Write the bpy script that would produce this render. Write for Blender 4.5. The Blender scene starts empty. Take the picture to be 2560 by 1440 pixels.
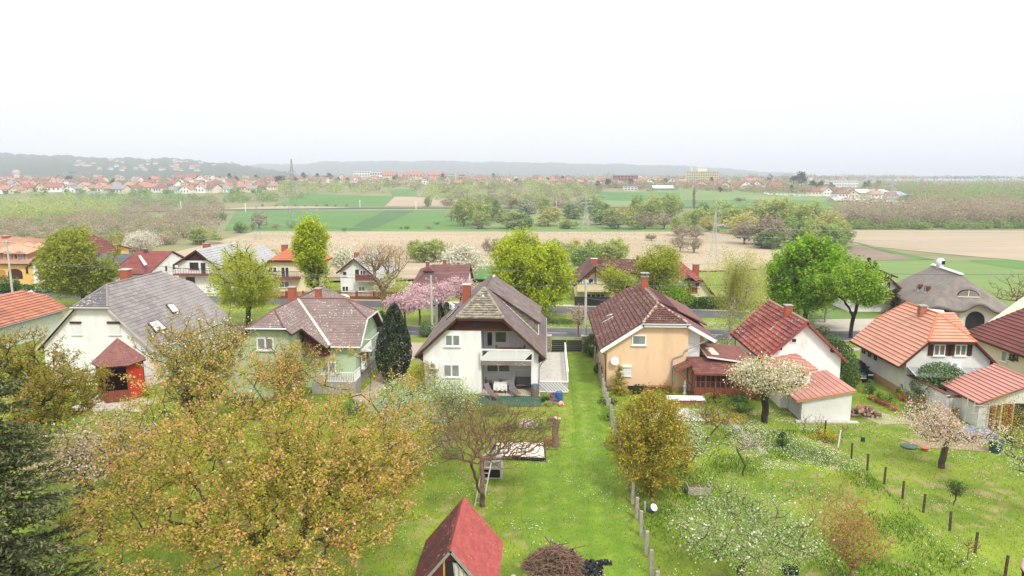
import bpy,bmesh,math,random
import numpy as np
from mathutils import Vector,Matrix
R=math.radians
random.seed(11)
rng=np.random.default_rng(7)
SC=bpy.context.scene
COL=SC.collection
# ---------------------------------------------------------------- camera
FPX=1707.0;TH=math.atan(275/FPX);YAW=0.0498;CAMH=18.0
cam_d=bpy.data.cameras.new('camera');cam=bpy.data.objects.new('camera',cam_d);COL.objects.link(cam)
cam_d.sensor_width=36.0;cam_d.lens=36.0*FPX/2560.0
cam_d.clip_start=0.2;cam_d.clip_end=30000
cam.location=(0,0,CAMH);cam.rotation_euler=(math.pi/2-TH,0,YAW)
SC.camera=cam
# ---------------------------------------------------------------- sky, sun, exposure
SUN_EL,SUN_AZ=R(50),R(150)          # azimuth from +y clockwise: behind the camera, a little to its right
W=bpy.data.worlds.new('World');SC.world=W;W.use_nodes=True
nt=W.node_tree;nt.nodes.clear()
def wn(t):return nt.nodes.new(t)
out=wn('ShaderNodeOutputWorld');bg=wn('ShaderNodeBackground');sky=wn('ShaderNodeTexSky')
sky.sky_type='NISHITA';sky.sun_disc=False;sky.sun_elevation=SUN_EL;sky.sun_rotation=SUN_AZ
tc=wn('ShaderNodeTexCoord');sp=wn('ShaderNodeSeparateXYZ');nt.links.new(tc.outputs['Generated'],sp.inputs[0])
mp=wn('ShaderNodeMapping');mp.inputs['Scale'].default_value=(1.4,1.4,7.0)
nt.links.new(tc.outputs['Generated'],mp.inputs[0])
nz=wn('ShaderNodeTexNoise');nz.inputs['Scale'].default_value=1.6;nz.inputs['Detail'].default_value=5
nt.links.new(mp.outputs[0],nz.inputs['Vector'])
ma=wn('ShaderNodeMath');ma.operation='MULTIPLY_ADD';ma.inputs[1].default_value=0.15
nt.links.new(nz.outputs[0],ma.inputs[0]);nt.links.new(sp.outputs['Z'],ma.inputs[2])
cr=wn('ShaderNodeValToRGB');nt.links.new(ma.outputs[0],cr.inputs[0])
e=cr.color_ramp.elements                   # overcast dome: luminance rises from the horizon to the zenith
e[0].position=0.02;e[0].color=(0.462,0.462,0.470,1)
e[1].position=1.0;e[1].color=(0.93,0.93,0.915,1)
for p_,c_ in ((0.14,(0.462,0.462,0.478,1)),(0.21,(0.482,0.482,0.494,1)),(0.30,(0.58,0.58,0.57,1))):
    q_=e.new(p_);q_.color=c_
sc_=wn('ShaderNodeVectorMath');sc_.operation='SCALE';sc_.inputs['Scale'].default_value=11.5
nt.links.new(cr.outputs[0],sc_.inputs[0])
mx=wn('ShaderNodeMix');mx.data_type='RGBA';mx.inputs[0].default_value=0.93
nt.links.new(sky.outputs[0],mx.inputs[6]);nt.links.new(sc_.outputs[0],mx.inputs[7])
nt.links.new(mx.outputs[2],bg.inputs[0]);bg.inputs[1].default_value=0.1
nt.links.new(bg.outputs[0],out.inputs[0])
sun_d=bpy.data.lights.new('sun','SUN');sun_d.energy=1.5;sun_d.angle=R(10);sun_d.color=(1.0,0.955,0.88)
sun=bpy.data.objects.new('sun',sun_d);COL.objects.link(sun)
sd=Vector((math.sin(SUN_AZ)*math.cos(SUN_EL),math.cos(SUN_AZ)*math.cos(SUN_EL),math.sin(SUN_EL)))
sun.rotation_euler=sd.to_track_quat('Z','Y').to_euler();sun.location=(30,-40,90)
vs=SC.view_settings;vs.view_transform='Standard';vs.look='None';vs.gamma=1;vs.use_curve_mapping=False
vs.exposure=1.02
cy=SC.cycles
cy.max_bounces=6;cy.diffuse_bounces=3;cy.glossy_bounces=2;cy.transmission_bounces=3
cy.transparent_max_bounces=8;cy.volume_bounces=0;cy.use_adaptive_sampling=True
# ---------------------------------------------------------------- terrain and projection
def sstep(a,b,x):
    t=np.clip((x-a)/(b-a),0,1);return t*t*(3-2*t)
PY_=np.array([-60,116,135,160,200,240,280,640,700,760,850,1000,1200,1500,3000,30000],float)
PZ_=np.array([0,0,-1.2,-4,-8.4,-11.2,-12,-12,-9.5,-4,2.0,6.5,11.5,14.5,15,15],float)
def hgt(x,y):
    x=np.asarray(x,float);y=np.asarray(y,float)
    z=np.interp(y,PY_,PZ_)
    z=(z+np.interp(y-14,PY_,PZ_)+np.interp(y+14,PY_,PZ_))/3
    ratio=x/np.maximum(y,50)
    k=1-.62*sstep(.33,.52,ratio)
    rise=np.maximum(z+12,0)*sstep(600,700,y)-12
    z=np.where(y > 500,-12+(z+12)*k,z)
    return z
_py,_pz=PY_.tolist(),PZ_.tolist()
import bisect
def _ip(y):
    if y <= _py[0]:return _pz[0]
    if y >= _py[-1]:return _pz[-1]
    i=bisect.bisect_right(_py,y)-1;return _pz[i]+(_pz[i+1]-_pz[i])*(y-_py[i])/(_py[i+1]-_py[i])
def h1(x,y):
    z=(_ip(y)+_ip(y-14)+_ip(y+14))/3
    if y > 500:
        t=min(1,max(0,(x/max(y,50)-.33)/.19));z=-12+(z+12)*(1-.62*t*t*(3-2*t))
    return z
def ray(u,v):
    a=(u-1280)/FPX;b=(720-v)/FPX
    f=math.cos(TH)+b*math.sin(TH);z=-math.sin(TH)+b*math.cos(TH)
    return (a*math.cos(YAW)-f*math.sin(YAW),a*math.sin(YAW)+f*math.cos(YAW),z)
def P(u,v,z=0.0):
    r=ray(u,v);t=(z-CAMH)/r[2];return Vector((r[0]*t,r[1]*t,z))
def PYZ(u,v,y):
    r=ray(u,v);t=y/r[1];return Vector((r[0]*t,y,CAMH+r[2]*t))
def G(u,v):
    r=ray(u,v);t=20.0;last=t
    while t < 9000:
        if CAMH+r[2]*t < h1(r[0]*t,r[1]*t):break
        last=t;t *= 1.01
    else:
        return Vector((r[0]*t,r[1]*t,h1(r[0]*t,r[1]*t)))
    a,b=last,t
    for _ in range(18):
        m=(a+b)/2
        if CAMH+r[2]*m < h1(r[0]*m,r[1]*m):b=m
        else:a=m
    return Vector((r[0]*b,r[1]*b,h1(r[0]*b,r[1]*b)))
# ---------------------------------------------------------------- materials
MATS={}
def lin(c):
    return tuple(((x/255)/12.92 if x/255 <= .04045 else ((x/255+.055)/1.055)**2.4) for x in c)
def mat(name,c1,c2=None,scale=2.0,rough=.85,detail=4,spot=None,spot_scale=6,spot_amt=.6,bump=0,bscale=30,
        per_obj=0.0,stretch=None,c3=None,metal=0,wave=None,lo=.35,hi=.65,soft=.05):
    if name in MATS:return MATS[name]
    m=bpy.data.materials.new(name);m.use_nodes=True;n=m.node_tree;L=n.links
    b=n.nodes['Principled BSDF'];b.inputs['Roughness'].default_value=rough;b.inputs['Metallic'].default_value=metal
    b.inputs['Specular IOR Level'].default_value=.3
    c2=c2 or tuple(x*.8 for x in c1)
    co=n.nodes.new('ShaderNodeNewGeometry');vec=co.outputs['Position']
    if stretch:
        mpn=n.nodes.new('ShaderNodeMapping');mpn.inputs['Scale'].default_value=stretch
        L.new(vec,mpn.inputs[0]);vec=mpn.outputs[0]
    no=n.nodes.new('ShaderNodeTexNoise');no.inputs['Scale'].default_value=scale;no.inputs['Detail'].default_value=detail
    no.inputs['Roughness'].default_value=.62
    L.new(vec,no.inputs['Vector'])
    r=n.nodes.new('ShaderNodeValToRGB');L.new(no.outputs[0],r.inputs[0])
    r.color_ramp.elements[0].position=lo;r.color_ramp.elements[1].position=hi
    r.color_ramp.elements[0].color=(*c2,1);r.color_ramp.elements[1].color=(*c1,1)
    if c3:
        q=r.color_ramp.elements.new((lo+hi)/2);q.color=(*c3,1)
    colr=r.outputs[0]
    if spot:
        n2=n.nodes.new('ShaderNodeTexNoise');n2.inputs['Scale'].default_value=spot_scale;n2.inputs['Detail'].default_value=1.0
        L.new(co.outputs['Position'],n2.inputs['Vector'])
        n3=n.nodes.new('ShaderNodeTexNoise');n3.inputs['Scale'].default_value=spot_scale*.12;n3.inputs['Detail'].default_value=2
        L.new(co.outputs['Position'],n3.inputs['Vector'])
        ad=n.nodes.new('ShaderNodeMath');ad.operation='MULTIPLY_ADD';ad.inputs[1].default_value=.45
        L.new(n3.outputs[0],ad.inputs[0]);L.new(n2.outputs[0],ad.inputs[2])
        r2=n.nodes.new('ShaderNodeMapRange');r2.inputs[1].default_value=spot_amt+.22;r2.inputs[2].default_value=spot_amt+.22+soft
        L.new(ad.outputs[0],r2.inputs[0])
        mxn=n.nodes.new('ShaderNodeMix');mxn.data_type='RGBA'
        L.new(r2.outputs[0],mxn.inputs[0]);L.new(colr,mxn.inputs[6]);mxn.inputs[7].default_value=(*spot,1)
        colr=mxn.outputs[2]
    if per_obj:
        oi=n.nodes.new('ShaderNodeObjectInfo');mr=n.nodes.new('ShaderNodeMapRange')
        mr.inputs[3].default_value=1-per_obj;mr.inputs[4].default_value=1+per_obj
        L.new(oi.outputs['Random'],mr.inputs[0])
        hs=n.nodes.new('ShaderNodeHueSaturation');L.new(mr.outputs[0],hs.inputs['Value']);L.new(colr,hs.inputs['Color'])
        colr=hs.outputs[0]
    if wave:# (scale, axis, colour): a woven / folded / boarded pattern of the material itself
        wv=n.nodes.new('ShaderNodeTexWave');wv.inputs['Scale'].default_value=wave[0];wv.bands_direction=wave[1]
        wv.inputs['Distortion'].default_value=wave[3] if len(wave) > 3 else .5
        L.new(co.outputs['Position'],wv.inputs['Vector'])
        mxw=n.nodes.new('ShaderNodeMix');mxw.data_type='RGBA'
        wk=n.nodes.new('ShaderNodeMath');wk.operation='MULTIPLY';wk.inputs[1].default_value=wave[4] if len(wave) > 4 else 1.0;L.new(wv.outputs[1],wk.inputs[0]);L.new(wk.outputs[0],mxw.inputs[0]);L.new(colr,mxw.inputs[6]);mxw.inputs[7].default_value=(*wave[2],1)
        colr=mxw.outputs[2]
    L.new(colr,b.inputs['Base Color'])
    if bump:
        nb=n.nodes.new('ShaderNodeTexNoise');nb.inputs['Scale'].default_value=bscale;nb.inputs['Detail'].default_value=3
        L.new(vec,nb.inputs['Vector'])
        bp=n.nodes.new('ShaderNodeBump');bp.inputs['Strength'].default_value=bump;bp.inputs['Distance'].default_value=.05
        L.new(nb.outputs[0],bp.inputs['Height']);L.new(bp.outputs[0],b.inputs['Normal'])
    MATS[name]=m;return m
def leaf(name,cols,trans=.35,gloss=0):
    """foliage: each leaf (mesh island) takes its own colour from the ramp"""
    if name in MATS:return MATS[name]
    m=bpy.data.materials.new(name);m.use_nodes=True;n=m.node_tree;L=n.links;n.nodes.clear()
    o=n.nodes.new('ShaderNodeOutputMaterial');ge=n.nodes.new('ShaderNodeNewGeometry')
    r=n.nodes.new('ShaderNodeValToRGB');r.color_ramp.interpolation='LINEAR'
    es=r.color_ramp.elements
    es[0].position=0;es[0].color=(*cols[0],1);es[1].position=1;es[1].color=(*cols[-1],1)
    for i in range(1,len(cols)-1):
        q=es.new(i/(len(cols)-1));q.color=(*cols[i],1)
    L.new(ge.outputs['Random Per Island'],r.inputs[0])
    oi=n.nodes.new('ShaderNodeObjectInfo');hs=n.nodes.new('ShaderNodeHueSaturation')
    mr=n.nodes.new('ShaderNodeMapRange');mr.inputs[3].default_value=.86;mr.inputs[4].default_value=1.14
    L.new(oi.outputs['Random'],mr.inputs[0]);L.new(mr.outputs[0],hs.inputs['Value']);L.new(r.outputs[0],hs.inputs['Color'])
    d=n.nodes.new('ShaderNodeBsdfDiffuse');t=n.nodes.new('ShaderNodeBsdfTranslucent');mi=n.nodes.new('ShaderNodeMixShader')
    mi.inputs[0].default_value=trans
    L.new(hs.outputs[0],d.inputs[0]);L.new(hs.outputs[0],t.inputs[0]);L.new(d.outputs[0],mi.inputs[1]);L.new(t.outputs[0],mi.inputs[2])
    last=mi.outputs[0]
    if gloss:
        g=n.nodes.new('ShaderNodeBsdfGlossy');g.inputs['Roughness'].default_value=.45
        m2=n.nodes.new('ShaderNodeMixShader');m2.inputs[0].default_value=gloss
        L.new(last,m2.inputs[1]);L.new(g.outputs[0],m2.inputs[2]);last=m2.outputs[0]
    L.new(last,o.inputs[0]);MATS[name]=m;return m
def glass(name,c=(.05,.06,.07)):
    m=mat(name,c,tuple(x*.6 for x in c),scale=.8,rough=.12);m.node_tree.nodes['Principled BSDF'].inputs['Specular IOR Level'].default_value=.6
    return m
# ---------------------------------------------------------------- mesh building
class MB:
    def __init__(s):s.v=[];s.f=[]
    def poly(s,pts):i=len(s.v);s.v += [tuple(p) for p in pts];s.f.append(tuple(range(i,i+len(pts))))
    def box(s,x0,x1,y0,y1,z0,z1):
        i=len(s.v);s.v += [(x0,y0,z0),(x1,y0,z0),(x1,y1,z0),(x0,y1,z0),(x0,y0,z1),(x1,y0,z1),(x1,y1,z1),(x0,y1,z1)]
        s.f += [tuple(i+k for k in q) for q in ((0,3,2,1),(4,5,6,7),(0,1,5,4),(1,2,6,5),(2,3,7,6),(3,0,4,7))]
        return s
    def obox(s,c,ax,ay,az,hx,hy,hz):
        c,ax,ay,az=map(Vector,(c,ax,ay,az));ax,ay,az=ax.normalized()*hx,ay.normalized()*hy,az.normalized()*hz
        i=len(s.v)
        for kz in (-1,1):
            for kx,ky in ((-1,-1),(1,-1),(1,1),(-1,1)):s.v.append(tuple(c+ax*kx+ay*ky+az*kz))
        s.f += [tuple(i+k for k in q) for q in ((0,3,2,1),(4,5,6,7),(0,1,5,4),(1,2,6,5),(2,3,7,6),(3,0,4,7))]
        return s
    def prism(s,pts,d):
        d=Vector(d);n=len(pts);i=len(s.v);pts=[Vector(p) for p in pts]
        s.v += [tuple(p) for p in pts]+[tuple(p+d) for p in pts]
        s.f.append(tuple(range(i,i+n)));s.f.append(tuple(range(i+2*n-1,i+n-1,-1)))
        for k in range(n):s.f.append((i+k,i+n+k,i+n+(k+1) % n,i+(k+1) % n))
        return s
    def bar(s,a,b,w,h=None):
        a=Vector(a);b=Vector(b);h=h or w;d=b-a
        up=Vector((0,0,1)) if abs(d.normalized().z) < .95 else Vector((0,1,0))
        sx=d.cross(up);sy=sx.cross(d)
        return s.obox((a+b)/2,d,sx,sy,d.length/2,w/2,h/2)
    def tube(s,a,b,r,r2=None,n=8,cap=True):
        a=Vector(a);b=Vector(b);r2=r if r2 is None else r2;d=(b-a).normalized()
        up=Vector((0,0,1)) if abs(d.z) < .95 else Vector((1,0,0))
        x=d.cross(up).normalized();y=d.cross(x);i=len(s.v)
        for c,rr in ((a,r),(b,r2)):
            for k in range(n):
                t=2*math.pi*k/n;s.v.append(tuple(c+x*math.cos(t)*rr+y*math.sin(t)*rr))
        for k in range(n):s.f.append((i+k,i+(k+1) % n,i+n+(k+1) % n,i+n+k))
        if cap:s.f.append(tuple(range(i+n-1,i-1,-1)));s.f.append(tuple(range(i+n,i+2*n)))
        return s
    def lathe(s,c,prof,n=12):
        c=Vector(c);i=len(s.v)
        for (r,z) in prof:
            for k in range(n):
                t=2*math.pi*k/n;s.v.append((c.x+r*math.cos(t),c.y+r*math.sin(t),c.z+z))
        for j in range(len(prof)-1):
            for k in range(n):
                s.f.append((i+j*n+k,i+j*n+(k+1) % n,i+(j+1)*n+(k+1) % n,i+(j+1)*n+k))
        s.f.append(tuple(range(i+n-1,i-1,-1)));s.f.append(tuple(range(i+(len(prof)-1)*n,i+len(prof)*n)))
        return s
    def mesh(s,name,off=(0,0,0)):
        me=bpy.data.meshes.new(name);ox,oy,oz=off
        me.from_pydata([(x-ox,y-oy,z-oz) for x,y,z in s.v],[],s.f);me.update();return me
    def build(s,name,m,parent=None,smooth=False,label=None,kind=None,at=None):
        o_=at if at is not None else (wloc(parent) if parent else (0,0,0))
        me=s.mesh(name,o_);me.materials.append(m)
        if smooth:me.shade_smooth()
        o=bpy.data.objects.new(name,me);COL.objects.link(o)
        if parent:o.parent=parent;o.location=Vector(o_)-Vector(wloc(parent))
        else:o.location=o_
        if label:o['label']=label
        if kind:o['kind']=kind
        return o
WL={}
def wloc(o):
    if o is None:return Vector((0,0,0))
    l=Vector(o.location);p=o.parent
    while p:l += p.location;p=p.parent
    return l
def tag(o,label,cat,group=None,kind=None):
    if label:o['label']=label
    if cat:o['category']=cat
    if group:o['group']=group
    if kind:o['kind']=kind
    return o
def thing(name,loc,label,cat,group=None):
    o=bpy.data.objects.new(name,None);COL.objects.link(o);o.location=loc;o.empty_display_size=.3
    return tag(o,label,cat,group)
def copy_tree(o,parent=None):
    c=o.copy();COL.objects.link(c);c.parent=parent
    for ch in list(o.children):copy_tree(ch,c)
    return c
def npmesh(name,V,F,m,parent=None,smooth=False,kind=None,mats=None,mi=None):
    """V (n,3) world coords, F (k,4) or (k,3)"""
    me=bpy.data.meshes.new(name);k=F.shape[1]
    V=np.asarray(V,np.float32);
    if parent is not None:V=V-np.array(wloc(parent),np.float32)
    me.vertices.add(len(V));me.vertices.foreach_set('co',V.ravel())
    me.loops.add(F.size);me.loops.foreach_set('vertex_index',F.astype(np.int32).ravel())
    me.polygons.add(len(F));me.polygons.foreach_set('loop_start',np.arange(0,F.size,k,dtype=np.int32))
    for q in (mats or [m]):me.materials.append(q)
    if mi is not None:me.polygons.foreach_set('material_index',mi.astype(np.int32))
    me.update(calc_edges=True)
    if smooth:me.shade_smooth()
    o=bpy.data.objects.new(name,me);COL.objects.link(o)
    if parent is not None:o.parent=parent
    if kind:o['kind']=kind
    return o
# ---------------------------------------------------------------- roofs
def clip(poly,a,b,c):# keep a*x+b*y<=c
    o=[]
    for i in range(len(poly)):
        p,q=poly[i],poly[(i+1) % len(poly)]
        dp,dq=a*p[0]+b*p[1]-c,a*q[0]+b*q[1]-c
        if dp <= 0:o.append(p)
        if dp*dq < 0:
            t=dp/(dp-dq);o.append((p[0]+(q[0]-p[0])*t,p[1]+(q[1]-p[1])*t))
    return o
def tiles_of(poly,w,h,th=.03,stag=True,gap=.012,slide=0):
    """cut a planar roof polygon into courses of overlapping tiles; returns (centre, verts, faces) list"""
    pts=[Vector(p) for p in poly];n=Vector((0,0,0))
    for i in range(len(pts)):
        a,b=pts[i],pts[(i+1) % len(pts)];n += a.cross(b)
    n.normalize()
    if n.z < 0:n=-n
    ux=Vector((-n.y,n.x,0)).normalized();uy=n.cross(ux)
    if uy.z < 0:uy=-uy;
    o=pts[0];uv=[((p-o).dot(ux),(p-o).dot(uy)) for p in pts]
    ar=sum(uv[i][0]*uv[(i+1) % len(uv)][1]-uv[(i+1) % len(uv)][0]*uv[i][1] for i in range(len(uv)))
    if ar < 0:uv.reverse()
    u0=min(p[0] for p in uv);u1=max(p[0] for p in uv);v0=min(p[1] for p in uv);v1=max(p[1] for p in uv)
    res=[];rows=max(1,round((v1-v0)/h));hh=(v1-v0)/rows
    for r in range(rows):
        a,b=v0+r*hh,v0+(r+1)*hh
        band=clip(clip(uv,0,-1,-a),0,1,b)
        if len(band) < 3:continue
        x=u0-(w/2 if (r % 2 and stag) else 0)
        while x < u1:
            q=clip(clip(band,-1,0,-(x+gap/2)),1,0,x+w-gap/2)
            x += w
            if len(q) < 3:continue
            A=abs(sum(q[i][0]*q[(i+1) % len(q)][1]-q[(i+1) % len(q)][0]*q[i][1] for i in range(len(q))))/2
            if A < .012:continue
            jit=random.uniform(0,.006)
            top=[];bot=[]
            for (s_,t_) in q:
                k=(t_-a)/hh;hgt_=th*(1.75-1.35*k)+jit
                base=o+ux*s_+uy*t_
                top.append(base+n*hgt_);bot.append(base-n*.004)
            m_=len(q);V=top+bot
            Fc=[tuple(range(m_))]+[(i,i+m_,(i+1) % m_+m_,(i+1) % m_) for i in range(m_)]
            c=sum(top,Vector())/m_
            res.append((c,V,Fc))
    return res
def tile_roof(parent,polys,w,h,m,name='roof_tile',limit=300,th=.03,stag=True,gap=.012,total_parent=None):
    T=[]
    for p in polys:T += tiles_of(p,w,h,th,stag,gap)
    T.sort(key=lambda t:(t[0]-cam.location).length)
    ori=wloc(parent)
    for c,V,Fc in T[:limit]:
        me=bpy.data.meshes.new(name);me.from_pydata([tuple(v-c) for v in V],[],Fc);me.materials.append(m)
        o=bpy.data.objects.new(name,me);COL.objects.link(o);o.parent=parent;o.location=c-ori
    rest=T[limit:]
    if rest:
        b=MB()
        for c,V,Fc in rest:
            i=len(b.v);b.v += [tuple(v) for v in V];b.f += [tuple(i+k for k in f) for f in Fc]
        b.build('roof_tiles' if limit else 'roof_covering',m,parent,kind='stuff')
def slab(parent,polys,m,th=.14,name='roof',label=None):
    b=MB()
    for p in polys:b.prism([Vector(q)-Vector((0,0,.012)) for q in p],(0,0,-th))
    return b.build(name,m,parent,label=label)
def ridge_caps(parent,a,b,m,r=.11,name='ridge_tile',step=.4,stuff=True):
    a,b=Vector(a),Vector(b);n=max(1,int((b-a).length/step));mb=MB();d=(b-a)/n
    for i in range(n):
        mb.tube(a+d*i,a+d*(i+1.08),r*1.05,r*.9,7)
    return mb.build(name+'s' if stuff else name,m,parent,kind='stuff')
# ---------------------------------------------------------------- vegetation generators
def envelope(n,rx,rz,cz,shape='round',shell=.45,lumps=9,seed=0,gaps=.0,ry=None,taper=0,amp_=.34):
    g=np.random.default_rng(seed);ry=ry or rx
    L=g.normal(size=(lumps,3));L /= np.linalg.norm(L,axis=1)[:,None];amp=g.uniform(-amp_,amp_,lumps)
    G_=g.normal(size=(6,3))*(2.6/max(rx,rz));ph=g.uniform(0,6.28,6)
    out_=[]
    while sum(len(o) for o in out_) < n:
        d=g.normal(size=(n*2,3));d /= np.linalg.norm(d,axis=1)[:,None]
        rr=g.uniform(0,1,n*2)**shell
        mult=1+(np.maximum(0,d @ L.T)**6 @ amp)
        p=d*(rr*mult)[:,None]
        x,y,z=p[:,0]*rx,p[:,1]*ry,p[:,2]*rz
        if shape == 'cone':
            k=np.clip(1-(p[:,2]+1)/2*(1+taper),.05,1);x *= k*1.5;y *= k*1.5
        elif shape == 'egg':
            k=1-.35*p[:,2];x *= k;y *= k
        elif shape == 'vase':
            k=np.clip(.55+.45*p[:,2]+.2,.25,1.2);x *= k;y *= k
        elif shape == 'dome':
            z=np.where(z < 0,z*.55,z)
        q=np.stack([x,y,z+cz],1)
        if gaps > 0:
            s_=np.sin(q @ G_.T+ph).mean(1);q=q[s_ >-gaps*.0-.28+gaps*.3]
        out_.append(q)
    return np.concatenate(out_)[:n]
def skeleton(pts,trunk,seg=.6,up=.25,wob=.12,seed=0,lowcut=.75):
    """trunk: list of (x,y,z). Joins every point to the growing tree; returns nodes, parent"""
    g=np.random.default_rng(seed)
    N=[np.array(t,float) for t in trunk];Pn=[-1]+list(range(len(trunk)-1));plen=[0.0]
    for i in range(1,len(N)):plen.append(plen[-1]+np.linalg.norm(N[i]-N[i-1]))
    plen=[p*.3 for p in plen]
    top=N[-1];order=np.argsort(np.linalg.norm(pts-top,axis=1));first=int(len(trunk)*lowcut)
    A=np.zeros((len(trunk)+len(pts)*14,3));A[:len(N)]=N;PL=np.zeros(len(A));PL[:len(N)]=plen;cnt=len(N)
    par=Pn[:];tips=[]
    for idx in order:
        p=pts[idx];c=A[first:cnt];dv=p-c;d=np.linalg.norm(dv,axis=1)
        cost=d+up*PL[first:cnt]+np.maximum(0,-dv[:,2])*.5
        j=int(np.argmin(cost))+first;a=A[j].copy();dist=np.linalg.norm(p-a)
        k=min(12,max(1,int(dist/seg)));last=j
        bow=np.array([0,0,dist*.10])*g.uniform(-.3,1)
        for q in range(1,k+1):
            t=q/k;pos=a+(p-a)*t-bow*4*t*(1-t)*np.array([0,0,1])+(g.normal(size=3)*wob*dist/k if q < k else 0)
            if cnt >= len(A):break
            A[cnt]=pos;PL[cnt]=PL[last]+np.linalg.norm(pos-A[last]);par.append(last);last=cnt;cnt += 1
        tips.append(last)
    return A[:cnt],np.array(par),np.array(tips)
def pipe(nodes,par,tips,r0,ex=2.3,rmax=None):
    s_=np.zeros(len(nodes));s_[tips] += r0**ex
    for i in range(len(nodes)-1,0,-1):
        if s_[i] == 0:s_[i]=r0**ex
        s_[par[i]] += s_[i]
    r=s_**(1/ex)
    if rmax:
        k=rmax/r.max();r=np.where(r > r0*2,r0*2+(r-r0*2)*(rmax-r0*2)/max(r.max()-r0*2,1e-6),r)
    return r
def tubes(nodes,par,r,sides=5,rmin=0):
    idx=np.array([i for i in range(len(nodes)) if par[i] >= 0 and r[i] >= rmin])
    a=nodes[par[idx]];b=nodes[idx];ra=np.minimum(r[par[idx]],r[idx]*1.6);rb=r[idx]
    d=b-a;L=np.linalg.norm(d,axis=1)[:,None]+1e-9;d=d/L
    ref=np.where(np.abs(d[:,2:3]) < .9,np.array([[0,0,1.]]),np.array([[1.,0,0]]))
    x=np.cross(d,ref);x /= np.linalg.norm(x,axis=1)[:,None];y=np.cross(d,x)
    t=np.arange(sides)*2*np.pi/sides;ct,st=np.cos(t),np.sin(t)
    ring=x[:,None,:]*ct[None,:,None]+y[:,None,:]*st[None,:,None]
    V=np.concatenate([a[:,None]+ring*ra[:,None,None],(b+d*rb[:,None]*.3)[:,None]+ring*rb[:,None,None]],1).reshape(-1,3)
    n=len(idx);base=(np.arange(n)*2*sides)[:,None];k=np.arange(sides)[None]
    F=np.stack([base+k,base+(k+1) % sides,base+sides+(k+1) % sides,base+sides+k],2).reshape(-1,4)
    return V,F
def leaves(C,size,g,up=.5,aspect=.55,fold=.25,svar=.35,droop=0,dirs=None):
    """one folded diamond per centre"""
    n=len(C);nrm=g.normal(size=(n,3));nrm[:,2]=np.abs(nrm[:,2])+up;nrm /= np.linalg.norm(nrm,axis=1)[:,None]
    a=g.normal(size=(n,3)) if dirs is None else dirs+g.normal(size=(n,3))*.35
    a[:,2] -= droop
    a -= nrm*(a*nrm).sum(1)[:,None];a /= np.linalg.norm(a,axis=1)[:,None]+1e-9
    b=np.cross(nrm,a);s_=size*(1+g.uniform(-svar,svar,n))[:,None]
    V=np.stack([C-a*s_*.5,C+b*s_*aspect*.5+nrm*s_*fold*.4,C+a*s_*.5,C-b*s_*aspect*.5+nrm*s_*fold*.4],1).reshape(-1,3)
    F=np.arange(n*4).reshape(-1,4)
    return V,F
def straight_trunk(h,lean=(0,0),n=6,wob=.05,seed=0):
    g=np.random.default_rng(seed);t=[(0,0,-.1)]
    for i in range(1,n):k=i/(n-1);t.append((lean[0]*k*h+g.normal()*wob*(k > 0),lean[1]*k*h+g.normal()*wob,k*h))
    return t
BARK=mat('bark',(.12,.09,.065),(.06,.045,.035),scale=6,bump=.5,stretch=(1,1,.25))
BARK_D=mat('bark dark',(.055,.042,.033),(.03,.022,.018),scale=6,bump=.5,stretch=(1,1,.25))
BARK_R=mat('bark reddish',(.19,.115,.075),(.10,.06,.04),scale=6,bump=.3)
BARK_W=mat('bark birch',(.55,.53,.48),(.10,.09,.08),scale=5,bump=.3,stretch=(1,1,3),lo=.42,hi=.52)
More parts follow.
